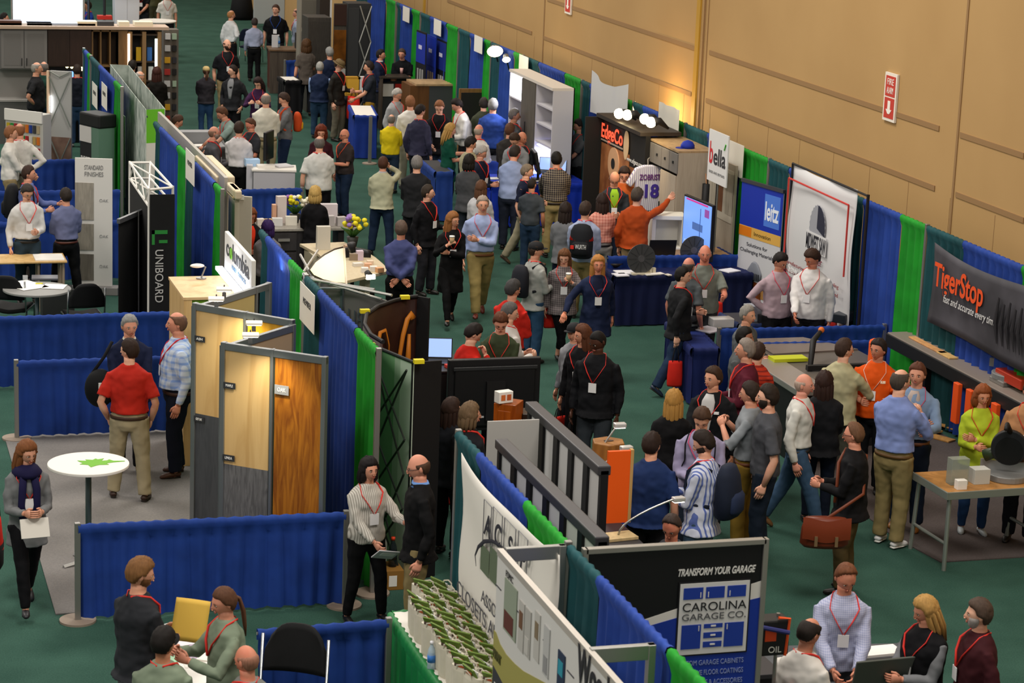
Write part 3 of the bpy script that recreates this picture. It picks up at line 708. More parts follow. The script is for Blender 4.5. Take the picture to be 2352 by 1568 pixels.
p('balding man in dark tee looking down between two white shirts', 578, 271, -50, H=1.7, arms='fr fr', top='303238', slv='s', bot=CH, hair='rec 5a3c2c', hd=(-10, 35), skin='c87a64')
p('large man in cream white shirt and khakis seen from behind', 611, 214, 175, H=1.85, g=1.15, arms='fr fr', top='e0dccd', bot='a89c7c', hair='thin 8a8078', lan=0, belt='6a5a3c')
l = p('man in grey sweater with an orange backpack looking left', 656, 213, -80, H=1.8, arms='fr lo', top='6e7074', bot='1c2c4a', hair='short 3a2a22', hd=(-10, 25), lan='e85a3a', badge=0)
backpack('orange and yellow drawstring backpack on the man in grey sweater', l, 'c84a1c', .8, 'd8a020', straps=True)
l = p('person with bushy brown hair in patterned brown top, back turned', 704, 92, 185, H=1.74, fem=1, arms='fr dn', top='57504a', pat='check:3a3430:30', slv='s', bot='20242c', hair='curly 4a3018', hem=.42)
tote('red tote bag low in the hand of the curly haired visitor', l, 1)
l = p('man in navy vest over light blue sleeves seen from behind', 735, 143, 178, fy=318, g=1.2, arms='fr fr', top='1c2844', vest='9cb4e0', bot='28405a', hair='short 9a9a96', lan=0, hem=.49)
tote('red and black tote bag beside the man in navy vest', l, 1, c2='1a1a1c')
p('grey haired man in navy jacket behind the navy vest', 758, 109, 200, H=1.76, arms='fr fr', top='15203a', hair='short 8a8a88', lan=0)
l = p('man in olive brimmed hat and dark jacket with grey trousers', 777, 136, 60, H=1.76, arms='dn fr', top='24221f', hem=.45, bot='6a6456', hair='short 3a2a20', hat='brim 6a5838', hd=(20, 30))
tote('large plain red tote bag held by the man in olive hat', l, 1, w=.42, h=.5, drop=.1)
p('man in dark polo and mustard trousers behind the white table', 850, 141, -80, H=1.78, arms='fr lo', top='262a33', slv='s', bot='a8822a', hair='short 2a201c', hd=(-10, 5))
p('man in navy jacket with white collar talking at the counter', 873, 114, 75, H=1.74, arms='fr fr', top='1a2440', collar='d8d8d8', hair='short 1e1814', hem=.46)
p('man in black polo leaning on the wood counter, facing us', 924, 112, -15, H=1.74, arms='lo lo', g=1.15, top='101216', slv='s', hair='short 4a3a30', lean=12, lan=0)
p('grey haired man in light grey shirt by the shelf of samples', 910, 203, 50, H=1.74, arms='dn dn', top='a0a2a4', bot='5a5a58', hair='short b0aca6', hd=(10, 25))
p('man in white shirt and cream trousers behind the yellow jacket', 943, 221, 185, H=1.8, arms='fr fr', top='e4e2da', bot='b8b4a0', hair='short 8a5c3c', lan=0)
p('man in yellow and navy jacket seen from behind', 899, 263, 170, fy=398, arms='fr fr', g=1.15, top='e0c81c', hem=.5, bot='28384a', hair='thin 7a746c', lan=0, vest='e0c81c')
p('dark haired man in purple navy sweater seen from behind', 964, 241, 150, H=1.78, arms='dn dn', top='34344a', hem=.47, bot='151822', hair='short 1e1714', hd=(-20, 20))
p('man in black blazer with red lanyard facing us by closet samples', 1010, 230, -5, H=1.82, arms='lo dn', top='131316', hem=.44, hair='short 8a5a3c', hd=(0, 30), bot='2c3c50')
p('man in white shirt leaning left over the blue table', 1053, 226, -75, H=1.86, arms='fr fr', g=1.1, top='e6e4de', bot=BK, lean=14, hair='short 1f1714', hd=(0, 25))
p('dark haired man in olive jacket behind the blue sweater', 1112, 225, 190, H=1.74, arms='fr fr', top='3c4030', hair='short 2a2420', lan=0)
p('grey haired man in blue sweater seen from behind', 1133, 227, 178, H=1.86, g=1.2, arms='fr fr', top='2c4894', bot='22242c', hair='short 8c8a86', lan=0)
p('man in charcoal sweater looking right beside the wardrobe', 1180, 250, 120, H=1.8, arms='fr fr', top='4a4c4e', bot=CH, hair='short 6a6460', hd=(-30, 5), skin='a8765a')
p('blonde woman in dark green dress by the blue table', 1032, 284, 105, fy=495, fem=1, arms='fr out', top='0f4a3a', hem=.38, slv='s', hair='long b08a4c', bot='0e0e10', lan=0, hd=(-10, 15), shoes='c8a080')
p('pink headed bald man in white shirt seen from behind', 1099, 286, 150, H=1.7, arms='fr fr', top=W_, hair='bald a89888', skin='d8907a')
p('man in beige shirt with dark curly hair by the blue table', 1079, 315, 130, H=1.74, arms='fr fr', top='a8a284', hair='full 1c1815', lan=0, hd=(-20, 20))
p('grey haired man in navy jacket looking down at the blue table', 1103, 334, 60, H=1.72, arms='fr fr', top='161c30', hem=.46, hair='short a09c98', hd=(20, 30), skin='c08a74')
p('person in dark grey sweater over light shirt tails, back turned', 1077, 356, 160, H=1.68, arms='fr fr', g=1.15, top='46484c', hem=.44, hair='bob 18130f', bot='38404c', fem=1)
p('brown haired woman in a white top with an orange backpack', 1105, 416, 170, H=1.6, fem=1, arms='fr fr', top='c8c8cc', hair='long 5a3a26', bot='2a3038')
p('man in grey shirt leaning with hand in lap over the blue table', 1184, 304, -20, H=1.76, arms='fr lo', lean=16, top='8f9296', slv='r', bot=CH, hair='short 3c2c22', hd=(-15, 35))
p('man in light blue shirt leaning over the blue table, back turned', 1182, 335, 165, H=1.78, arms='lo lo', lean=14, g=1.1, top='94a4cc', bot='242a3a', hair='short 2c2420', hd=(-10, 10), lan=0)
p('man in dark brown shirt between the lit wardrobe and monitors', 1171, 284, 160, H=1.78, arms='fr fr', top='33302e', hair='short 5a3a28', lan=0)
p('bald man in dark grey polo behind the two tilted screens', 1198, 302, 30, H=1.62, arms='fr fr', top='33373c', hair='bald 6a4838', slv='s', hd=(20, 10), skin='c07a5c')
p('bearded man in light blue shirt typing beside the wardrobe', 1305, 258, -55, H=1.8, arms='fr fr', top='8aa0d4', hair='thin 3a2a22', beard='1c1512', hd=(-15, 15))
p('dark haired man in grey tee beside the black EdgeCo stand', 1333, 274, -70, H=1.72, arms='lo lo', g=1.1, top='54575a', slv='s', bot=BK, hair='short 241c18', hd=(-5, 15))
p('man in dark checked shirt and khakis leaning on the blue table', 1279, 350, 185, H=1.78, arms='fr tb', g=1.15, top='2e2a30', pat='check:8a8070:28', bot='9c8c60', hair='short 120e0c', belt='2a2018', lan='e8502a', badge=0)
p('man in navy polo and khakis stepping right', 1208, 378, 75, fy=612, arms='dn fr', legs='wk', top='141a30', slv='s', bot='9a927a', hair='short 7a6c5c', hd=(10, 10), shoes='4a3a2a')
p('man in charcoal tee and jeans seen from behind', 1222, 410, 170, fy=622, arms='dn fr', top='3e444a', slv='s', bot='22364e', hair='buzz 241c18', hd=(-20, 5), skin='a06c4c', shoes='2a2a2c')
l = p('man in light blue shirt with hand on chest and khakis, walking to us', 1109, 450, 8, fy=730, arms='dn cr', legs='wk', top='a2b2dc', bot='8c7c4c', hair='short 9a8c80', belt='6a4020', shoes='5a1e14', g=1.05)
l = p('woman in long black wrap holding a coffee cup', 1040, 487, 10, fy=746, fem=1, arms='hi cr', legs='wk', top='0e0e10', hem=.3, hair='long 8a5a30', bot='0c0c0e', hd=(40, 5), shoes='0a0a0a')
def cup(label, lp, hand=0, h=.12):
    P = world(lp, lp['hands'][hand][0]); t = thing('coffee_cup', label, 'cup', (P.x, P.y, P.z-.03), 0, 'takeaway coffee cups in hands')
    MB().rings([(0, .028, .028, 0), (h*.85, .038, .038, 0)], None, 16).build('cup', mat('b09470', .7), t, True); MB().rings([(h*.85, .041, .041, 0), (h, .038, .038, 0)], None, 16).build('lid', mat('eeeeea', .5), t, True)
cup('coffee cup with white lid held by the woman in black wrap', l)
l = p('woman with long ponytail in grey cardigan over orange top', 1299, 466, 165, H=1.66, fem=1, arms='fr fr', top='707276', inner='d8642c', hair='long 241812', bot=NV, lan=0, hem=.45)
l = p('man in light blue shirt carrying the red and black drawstring bag', 1345, 464, 172, H=1.76, arms='fr fr', top='a2aecc', bot='7a6c44', hair='short 3a2c24', hd=(-15, 0))
t = backpack('red and black drawstring bag with white lettering', l, '191b20', 1.1, straps=False)
MB().rings([(.27, .18, .115, .01), (.36, .165, .10, .005), (.47, .12, .07, 0), (.5, .05, .03, 0)], None, 18).build('red_top', cloth('d0281c'), t, True)
text('WURTH', .07, .16, .16, .07, mat('e8e8e8'), t, w=.16, rot=(pi/2, 0, pi)); MB().box(.09, .14, .14, .16, .155, .205).build('logo_mark', mat('d0281c'), t)
p('woman in pink patterned top with long dark brown hair', 1385, 446, 190, H=1.66, fem=1, arms='fr fr', top='d89a8a', pat='check:b86a5c:22', hair='long 2c1c16', bot='9a9a98', belt='15151a', lan=0)
p('man in dark jacket with lime collar looking down', 1412, 392, 8, H=1.80, arms='fr fr', top='2a3038', hem=.47, inner='8ab82c', hair='bald 6a5040', hd=(-5, 35), skin='c88c70', bot='1c2638')
p('man in orange jersey behind the lime collar man', 1434, 382, 20, H=1.9, arms='dn dn', g=1.1, top='b85a28', hair='full 2a1a14', hd=(-20, 25), lan=0)
p('man in burnt orange sweater pointing at the closet', 1464, 432, 165, H=1.8, arms='pt dn', g=1.1, top='b0481a', bot='a8906a', hair='short 4a4038', hem=.49, lan=0, hd=(-15, 0))
l = p('man in black cap and light grey hoodie holding a red bag', 1229, 556, 130, fy=832, arms='fr fr', top='a4a6a2', hem=.45, bot='2c4a68', hair='short 3a2a20', hat='cap 15161a', hd=(-35, 0))
tote('red tote bag held by the man in black cap and hoodie', l, 0, w=.3, h=.38)
backpack('dark backpack slung behind the man in grey hoodie', l, '1c1e26', .95)
l = p('woman in patterned grey blouse and black capri trousers', 1297, 572, 5, fy=830, fem=1, g=1.15, arms='dn hi', top='7e7676', pat='check:4a4448:35', hem=.43, bot='101014', bare=.22, hair='long 6a4428', hd=(-10, 20), legs='cross', shoes='18181a')
cup('coffee cup with white lid held by the woman in grey blouse', l, 1)
p('blonde woman in open navy cardigan walking with arms out', 1374, 587, 10, H=1.68, fem=1, g=1.15, arms='wide sb', legs='wk', top='1c2644', hem=.36, inner='141a34', bot='1a2030', hair='long b0783c', skin='d8896a')
p('bald man in grey polo shirt standing at the navy table', 1620, 562, 5, H=1.82, g=1.2, arms='dn out', top='767c74', slv='s', bot=CH, hair='bald 9a8a80', skin='cf7e68')
p('balding man in grey seen from behind beside the navy table', 1581, 592, 150, H=1.68, arms='dn dn', top='50565a', slv='s', bot='1c2026', hair='bald 4a4440', skin='c88070', hem=.48)
l = p('man in dark hooded jacket and jeans striding right', 1566, 614, 115, fy=905, arms='sb fr', legs='wk2', top='1c1d20', hem=.45, bot='20324c', hair='short 14100e', shoes='2a3448', g=1.1, hd=(-30, 0))
tote('red bag showing behind the man in dark hooded jacket', l, 0, w=.2, h=.34)
tote('red and black tote bag beside the bald man in grey polo', p.last, 1, w=.3, h=.4, pos=G(1640, 655, 1.), c2='1a1a1c')
p('man in pale pink shirt with red lanyard looking down right', 1791, 579, 35, H=1.76, arms='hip dn', g=1.1, top='b49ea8', bot='16161a', hair='short 1c1614', hd=(20, 30), lan='e0405a', skin='b87a60')
l = p('man in white shirt reaching down to the table by saw banner', 1869, 571, -15, H=1.86, arms='lo dn', g=1.2, top='e4e2e2', bot='1a1a1e', hair='full 38241a', hd=(-35, 30), skin='c07258')
# right booths
p('grey haired man sitting behind the low blue curtain at right', 1715, 707, 60, H=1.74, legs='sit', seat=.62, arms='fr fr', top='5c6064', hair='short 8a8680', lan=0)
p('dark haired man standing left of the table saw', 1708, 752, 70, H=1.74, arms='fr fr', top='54585a', slv='s', hair='short 14100e', skin='8a5c44', lan=0)
p('man in orange and red striped shirt behind the maroon sweater', 1740, 788, 150, H=1.66, arms='fr fr', top='c03a24', pat='hstripe:8a2a22:22', hair='short 3a2a22', lan=0)
p('grey haired man in maroon sweater facing left', 1718, 779, -85, H=1.82, g=1.1, arms='fr fr', top='5a1c2c', bot='2a2c34', hair='short 8a8078', hd=(0, -5), hem=.48)
p('man in black quilted jacket with white collar near the saws', 1641, 842, -20, H=1.8, g=1.15, arms='lo dn', top='15171b', hem=.46, inner='c8c8c8', hair='short 3a2618', hd=(-20, 0), logo='d8d8d8', badge=0, skin='cc967a')
l = p('blonde woman in black seen from behind', 1549, 897, 175, H=1.68, fem=1, arms='fr dn', top='101013', hem=.46, hair='long a87c3c', bot='101013', lan=0)
tote('red tote bag at the hip of the blonde woman in black', l, 0)
l = p('man in lavender shirt with black backpack straps looking down', 1614, 932, 0, H=1.78, arms='fr fr', g=1.1, top='9a94b4', bot='2a3444', hair='short 4a3426', hd=(-5, 38), lan='d8406a')
backpack('black backpack on the man in lavender shirt', l, '15161a', .9)
p('man in navy polo seen from behind by the orange panel', 1498, 995, 175, H=1.76, g=1.15, arms='dn fr', top='1e3260', slv='s', bot='1a1a1e', hair='short 2a1c16', hem=.49, lan=0, hd=(-20, 0))
l = p('bearded man in striped shirt with navy backpack and coffee', 1623, 990, -110, H=1.8, g=1.1, arms='fr fr', top='c4cadc', pat='stripe:5a6cac:26', bot='40586e', hair='short 241a15', beard='2a1e18', hem=.44, hd=(15, 25))
backpack('navy backpack on the bearded man in striped shirt', l, '1c2436', 1.15, '24304c'); cup('white coffee cup held by the man in striped shirt', l, 0, .15)
p('dark haired man in grey shirt and mustard khakis', 1729, 878, -100, H=1.8, arms='hi hi', top='8c9298', bot='8c702c', hair='short 2c201a', belt='6a3a1c', hd=(0, 5), slv='r', lan=0)
p('bearded man in dark grey polo behind the mustard khakis', 1770, 884, -85, H=1.78, arms='dn dn', top='4c4e54', slv='s', bot='1c2634', hair='short 2a2019', beard='2a2019', shoes='6a3018', lan=0)
p('bald man in white shirt and faded jeans walking right', 1844, 858, 80, fy=1222, arms='dn dn', legs='wk', top='dadad4', bot='3c5672', hair='bald b09a8c', skin='dc9884', shoes='6a4a2a', belt='22201e', lan=1, badge=0)
p('brown haired woman in black with a cross strap, back turned', 1895, 855, 180, H=1.7, fem=1, g=1.2, arms='fr fr', top='191a1e', bot='131a2a', hair='long 2e1a14', lan=0, hem=.47)
p('man in cream jacket shaking hands, seen from behind', 1939, 779, 150, H=1.8, g=1.1, arms='out fr', top='b8b28e', hem=.47, bot='4a4a40', hair='short 3c2a22', lan=0, hd=(-30, 0))
p('man in orange polo shirt facing us', 2020, 778, -12, H=1.8, g=1.25, arms='fr out', top='e85a14', slv='s', bot=BK, hair='short 241c1a', hd=(-20, 0), lan='e8c0b0', skin='b4745a', logo='f0d8c0')
p('man in light blue shirt, khakis and white sneakers, gesturing', 2068, 849, 150, fy=1253, g=1.1, arms='hi fr', top='7e90c8', bot='85764e', hair='thin 4a4038', shoes='dcdcdc', belt='5a4020', lan=0, hd=(-20, 0))
p('man in pale denim shirt, navy jeans and tan shoes', 2110, 833, -10, fy=1212, arms='cr out', top='8098b8', bot='182234', hair='short 5a3424', belt='6a3c20', shoes='8a5418', inner='b8a8a0', badge=0, lan='c83050')
p('woman in yellow green hoodie behind the saw stand', 2258, 884, 12, fy=1222, fem=1, g=1.1, arms='fr cr', top='b8cc34', hem=.47, bot='24406a', hair='bob 8a4a24', shoes='a8b0b4', hd=(10, 10), skin='c88a68', badge=0)
p('man in tan jacket cut off by the right edge', 2372, 872, 0, H=1.8, g=1.15, arms='dn dn', top='b8855c', bot='1a1c24', hem=.46, vest='b8855c')
l = p('man in black jacket and olive trousers with a brown satchel', 1968, 972, -95, fy=1360, g=1.15, arms='fr fr', top='141417', hem=.45, bot='55472c', hair='rec 6a4a34', glasses=1, hd=(-5, 5), skin='d08a72', lan=0)
sp = world(l, l['U'](.13, -.02, .45)); t = thing('satchel', 'brown leather satchel on the man in black jacket', 'bag', (sp.x-.28, sp.y-.18, .62), R(-15))
MB().rings([(0, .2, .07, 0), (.04, .24, .09, 0), (.2, .23, .09, 0), (.3, .2, .06, 0)], None, 20).build('bag', mat('6a2c18', .4), t, True)
MB().grid(lambda u, v: (-.235+.47*u, -.10-.012*sin(pi*v), .31-.22*v+.02*cos(2*pi*u)), 8, 6).build('flap', mat('7a341c', .4), t, True)
for x in (-.1, .1): MB().box(x-.015, x+.015, -.125, -.11, .04, .14).build('strap_buckle', mat('a08060', .3, .6), t)
r_ = Matrix.Rotation(-R(-15), 3, 'Z')
MB().tube([r_@(world(l, q)-V(t.location)) for q in (l['surf'](.9, .56, .06), l['surf'](.75, .66, .03), l['surf'](.5, .78, .03), l['surf'](-.6, .835, .03), l['surf'](-2.4, .80, .03), l['surf'](2.4, .62, .04))]+[(0, 0, .28)], .018, None, 6, .4).build('shoulder_strap', mat('6a3018', .5), t, True)
# lower right
p('man in pale blue checked shirt with lanyard writing at the laptop', 1944, 1291, 8, H=1.78, arms='lo lo', top='b0b4cc', pat='check:8c94b8:60', bot=CH, hair='rec 6a4028', hd=(15, 30), skin='cf846a')
p('bald man in white shirt leaning with back to us at bottom right', 1857, 1421, 150, H=1.72, arms='fr fr', lean=10, top='d8d4ce', bot=CH, hair='thin 241c18', skin='b07258', hd=(-10, 20))
p('woman with long blonde hair in black vest and grey sleeves', 2133, 1369, -45, H=1.66, fem=1, g=1.2, arms='lo fr', top='101014', vest='76787c', hair='long b0884c', hd=(-20, 20), skin='c8866c')
p('bearded man in dark red shirt at the bottom right corner', 2257, 1377, -70, H=1.74, g=1.15, arms='dn dn', top='3c161c', hair='full 4a3a30', beard='a8a09c', hd=(-10, 0), hem=.48)
p('dark haired man sitting under the desk lamp behind the garage banner', 1545, 1186, -10, H=1.74, legs='sit', seat=.6, arms='fr fr', top='3a3c44', hair='rec 3a2e2a', hd=(-10, 30), lan=0, skin='c8785f')
# around the television
p('grey haired man in red jacket behind the television', 1177, 643, 150, H=1.76, arms='fr fr', top='c82a20', hair='short 3c3a3a', lan=0, hd=(-20, 10))
p('grey haired man in white and red jacket behind the television', 1168, 696, 120, H=1.76, arms='fr fr', top='d8d4d0', hair='short 5a5654', hd=(-30, 10), lan='c8201c')
p('man in olive sweater with crossed arms and red lanyard', 1165, 727, -5, H=1.76, dy=.25, arms='cr cr', top='3c4630', hair='full 5a3420', hd=(10, 30), badge=0, hem=.48)
p('dark haired man in red shirt looking down by the television', 1103, 759, 120, H=1.74, dy=.35, arms='chin fr', lean=8, top='cc2418', hair='short 1c1412', hd=(-10, 30), lan=0)
l = p('long haired woman in black top with red lanyard facing left', 1341, 746, -25, H=1.7, fem=1, arms='dn dn', top='121216', hair='long 5a3420', bot=BK, hd=(-40, 5), skin='c88c70')
tote('small red and blue tote bag hanging from the woman in black', l, 0, w=.26, h=.24, drop=.12, c2='203a7a')
l = p('man in black fleece jacket and grey jeans with red lanyard', 1376, 758, -15, H=1.82, g=1.1, arms='dn dn', top='15161a', hem=.46, bot='30363c', hair='buzz 120e0c', skin='4c2c1e', hd=(-30, 25))
tote('red bag between the woman in black and the man in fleece', l, 0, w=.14, h=.22, drop=.15)
p('person in black beanie and white stripe jacket behind the long haired woman', 1322, 742, -40, H=1.6, arms='dn dn', top='8a8c92', hair='none 000000', hat='cap 16171c', lan=0)
p('dark brown haired woman behind the white slat wall', 1036, 916, 150, H=1.66, fem=1, arms='fr fr', top='22242a', hair='long 2e1c14', bot=BK, hd=(-30, 0), lan=0, hem=.46)
l = p('woman with ash blonde bob in black top behind the slat wall', 1078, 927, 130, H=1.66, fem=1, arms='fr fr', top='1a1b20', hair='bob 6a543c', bot=BK, hd=(-20, 0))
tote('red tote bag behind the slat wall women', l, 1, pos=G(1027, 1010, .8), w=.26, h=.5)
# middle left
p('man in red polo and khakis with hands in pockets', 297, 780, 172, fy=1148, g=1.12, arms='pk pk', legs='wide', top='b8281c', slv='s', bot='a2967a', hair='short 2c1c14', hd=(60, 0), belt='3a2418', lan=0, shoes='3a2822')
l = p('grey haired man in navy jacket facing us with a black bag', 297, 723, 5, H=1.82, g=1.15, arms='lo lo', top='141c38', hem=.46, bot='101014', hair='short 8a8a88', hd=(10, 5), collar='c8c4b4', lan=0, shoes='a8784a', skin='d0937c')
sb_ = G(232, 900, 1.0); t = thing('shoulder_bag', 'black shoulder bag with white tag on the grey haired man', 'bag', (sb_.x, sb_.y+.1, .82), 0)
MB().ball((0, 0, .2), .17, .12, .22, None, 18, 12).build('bag', cloth('101113'), t, True); MB().box(-.03, .05, -.13, -.12, .16, .29).build('tag', mat('dcdcd8'), t)
MB().tube([(-.12, 0, .32), (.05, .02, .55), (.14, .03, .72)], .02, None, 6, .4).build('strap', cloth('17181c'), t, True)
p('heavy man in blue checked shirt and dark trousers facing left', 411, 717, -85, fy=1092, g=1.28, arms='dn dn', top='b8c4d4', pat='check:7a98d0:14', bot='161b2a', hair='thin 6a4c3a', belt='3a2014', shoes='4a2c1c', lan='c81c28', skin='d08c74')
l = p('woman in grey coat and navy scarf walking with a folder', 60, 1011, 12, fy=1402, fem=1, legs='wk', arms='fr fr', top='76787a', hem=.40, bot='0c0c10', hair='long 7a4a28', scarf='1c1a40', hd=(20, 15), shoes='17181e', skin='d09a80')
P = world(l, V((0, -.34, .93))); t = tag(MB().box(-.13, .13, -.01, .01, -.1, .08).build('folder', mat('d8d4cc')), 'white folder of papers held by the woman in grey coat', 'folder'); t.location = P; t.rotation_euler = (R(-25), 0, l['rz'])
tote('red tote bag with black base on the left edge of the view', l, 0, w=.3, h=.5, pos=G(-6, 1135, .95), c2='101012')
l = p('woman in striped blouse and black trousers gesturing with tablet', 846, 1051, 28, fy=1426, fem=1, g=1.08, arms='lo out', top='c0bcb4', pat='stripe:8c8880:55', bot='0c0c0f', hair='bob 181214', hd=(5, 0), shoes='0e0e10', skin='cf937a', legs='wide')
P = world(l, l['hands'][0][0]+V((.05, -.03, -.06))); t = thing('tablet', 'white tablet in the hand of the woman in striped blouse', 'tablet', P, l['rz']); t.rotation_euler = (R(50), R(12), l['rz'])
MB().box(-.11, .11, 0, .012, -.08, .08).build('case', mat('c8c8cc', .4), t, bevel=.004); MB().box(-.06, .08, -.004, 0, -.01, .05).build('label', mat('f0f0f0'), t)
p('bald man in black blazer with blue collar facing left', 968, 1043, -82, H=1.8, arms='dn dn', top='121214', hem=.45, hair='bald 4a3426', collar='6f98d8', glasses=1, bot='8a7a54', hd=(0, 12), lan=0, skin='d8957e')
# bottom left
p('man in charcoal sweater and grey trousers reading a tablet', 317, 1283, 128, H=1.84, g=1.08, arms='fr fr', top='2a2c31', hem=.48, bot='6a6a6e', hair='full 7a5430', beard='6a4424', hd=(-25, 15), lan=1, badge=0)
l = p('person with long brown ponytail in grey green shirt at bottom left', 521, 1348, -70, H=1.7, arms='rd rd', g=1.05, top='7e8c78', hair='pony 5a3a28', bot='7a7a70', hd=(0, 12), badge=0, skin='d08c74', hem=.48)
P = world(l, l['hands'][0][0]); Y0 = G(437, 1425, 1.28)
t = tag(MB().grid(lambda u, v: ((u-.5)*.27, .03*sin(pi*u)-.02*v, (v-.5)*.34), 8, 8).build('yellow_paper', mat('e0b850', .7), None, True), 'yellow paper sheet held up by the ponytailed person', 'paper'); t.location = (Y0.x, Y0.y, Y0.z); t.rotation_euler = (R(-14), R(9), R(-8)); t.modifiers.new('t', 'SOLIDIFY').thickness = .002
p('dark haired man in grey green shirt sitting at bottom left', 374, 1453, 165, H=1.74, legs='sit', seat=.58, arms='fr fr', top='7e8c78', hair='full 15100e', skin='a8714e', hd=(-20, 10), badge=0)
p('bald man sitting at the bottom edge beside the black chair', 570, 1493, -150, H=1.74, legs='sit', arms='fr fr', top='8a8c88', hair='bald a0705c', skin='cf7f66', hd=(20, 10))
# centre aisle
p('red haired woman in dark plum top in the aisle', 738, 288, 0, H=1.66, fem=1, arms='fr fr', top='38141e', slv='s', hair='curly 6a2c18', hd=(0, 20), lan=0)
l = p('man in white polo and black trousers seen from behind', 734, 313, 178, H=1.8, g=1.2, arms='fr dn', top='d4d4d0', slv='s', bot='0c0c0f', hair='thin 6a6460', hem=.5)
tote('red bag between the white polo man and the brown shirt man', l, 0, w=.12, h=.36)
p('bald man in brown shirt with glasses and jeans in the aisle', 794, 296, -55, fy=500, g=1.15, arms='dn fr', top='352e2e', slv='s', bot='1a2a42', hair='none 000000', glasses=1, hd=(-5, 5), lan='d8502c', badge=0, skin='c87c60')
p('man in cream sweater and dark jeans seen from behind', 880, 361, 172, fy=588, g=1.1, arms='ph fr', top='b8b89c', hem=.49, bot='1c2c44', hair='short 4a2c1e', lan=0, legs='wide', collar='b0b0b4')
p('grey haired man in charcoal jacket seen from behind', 958, 359, 175, H=1.8, g=1.1, arms='fr fr', top='222326', hem=.46, bot='1c1c22', hair='short 7a7674', lan=0)
p('man in black jacket with red lanyard looking right', 981, 425, 55, fy=676, arms='dn fr', g=1.12, top='111115', hem=.45, bot='26262c', hair='short 32281f', hd=(30, 0))
p('man in slate blue shirt with hands clasped behind his back', 922, 508, 182, H=1.72, g=1.1, arms='bk bk', top='434a78', bot='0b0b0e', hair='short 5a4a40', hem=.52, lan=0, skin='c08068')
p('blonde woman in black jacket at the grey flower desk', 724, 429, 178, H=1.62, fem=1, arms='fr fr', top='0f0f13', hem=.46, hair='bob b89858', lan=0, bot=BK)
p('woman in orange top and black jacket behind the flower desk', 575, 477, 8, H=1.6, fem=1, arms='fr fr', top='141318', inner='d8381c', hem=.46, hair='bob 7a4426', hd=(5, 20), lan=0, skin='b8705a')
p('purple haired woman in speckled grey top by the flower desk', 615, 507, 170, H=1.58, fem=1, arms='fr fr', top='77757a', pat='check:55535a:60', hair='bob 2c1450', lan=0)
# ------------------------------------------------------------------ booth furniture
WH = mat('e4e1da', .55); BLKM = mat('141416', .6); GRY = mat('8e8e90', .55); WOODL = mat('c9a46c', .55, kind='wood', h2='b58d55', sc=6); MAPLE = mat('d2b078', .5, kind='wood', h2='bf9a62', sc=5)
OAK = mat('a8691c', .45, kind='wood', h2='7c4410', sc=14); GRAIN = mat('6a6a6c', .6, kind='wood', h2='525254', sc=30); DKG = mat('3c3e42', .6); REDM = mat('c22a1e', .6); PAPER = mat('ecebe6', .8)
PX = [0]
def facing(label, name, cat, X, ya, group=None):            # local x runs towards us along the row, -y looks to the aisle
    return thing(name, label, cat, (X, ya, 0), -pi/2, group)
def sheet(label, P, w=.22, h=.28, rz=0., c='ecebe6', name='paper', cat='paper', group='papers lying on the tables', t=.004):
    o = MB().box(-w/2, w/2, -h/2, h/2, 0, t).build(name, mat(c, .8)); o.location = P; o.rotation_euler = (0, 0, rz); return tag(o, label, cat, group)
def boxes(label, name, cat, P, w, d, h, m, rz=0., group=None, part='body', bevel=.004):
    t = thing(name, label, cat, P, rz, group); MB().box(-w/2, w/2, -d/2, d/2, 0, h).build(part, m, t, bevel=bevel); return t
def table(label, p, q, d, z, cl, top=None, group='skirted tables', name='table', skirt=True, cat='table'):
    """front edge p to q, depth d away from us"""
    t, L = between(name, label, cat, p, q, group)
    MB().box(0, L, 0, d, z-.03, z).build('tabletop', top or cloth(cl), t, bevel=.006)
    if skirt:
        for nm, x0, x1, rot, pos in (('skirt', 0, L, 0, (0, -.012, 0)), ('skirt', 0, d, pi/2, (L+.012, 0, 0)), ('skirt', 0, d, pi/2, (-.012, 0, 0))):
            o = drape_mesh(x0, x1, z-.005, int(L*100)+int(rot), amp=.012, z0=.02).build(nm, cloth(cl), t, True); o.location = pos; o.rotation_euler = (0, 0, rot)
    for x in (.06, L-.06):
        for y in (.06, d-.06): MB().tube([(x, y, 0), (x, y, z-.03)], .016).build('leg', ALU, t)
    return t, L
def framed(label, p, q, h, cells, T=.05, post_h=None, group='framed wood sample panels'):
    """aluminium framed wall; cells (x0, x1, z0, z1, material)"""
    t, L = between('panel_wall', label, 'panel wall', p, q, group); AL = mat('85898c', .35, .7)
    m = MB()
    m.box(0, L, -T/2, T/2, h-.07, h); m.build('top_rail', AL, t, bevel=.004); MB().box(0, L, -T/2, T/2, .03, .09).build('bottom_rail', AL, t, bevel=.004)
    xs = sorted({0., 1.} | {c[0] for c in cells} | {c[1] for c in cells})
    for x in xs: 
        w = .045 if x in (0., 1.) else .03; c = min(max(x*L, w/2), L-w/2); MB().box(c-w/2, c+w/2, -T/2-.006, T/2+.006, 0, h+.004).build('upright', AL, t, bevel=.004)
    for a, b, z0, z1, mm in cells:
        o = MB().box(a*L+.03, b*L-.03, -.012, .012, z0, z1).build('panel', mm, t)
    return t, L
def truss_box(par, pts, z, m, w=.02):
    n = len(pts)
    for zz in z:
        for i in range(n-1): MB().tube([(*pts[i], zz), (*pts[i+1], zz)], w/2, None, 6).build('truss_tube', m, par)
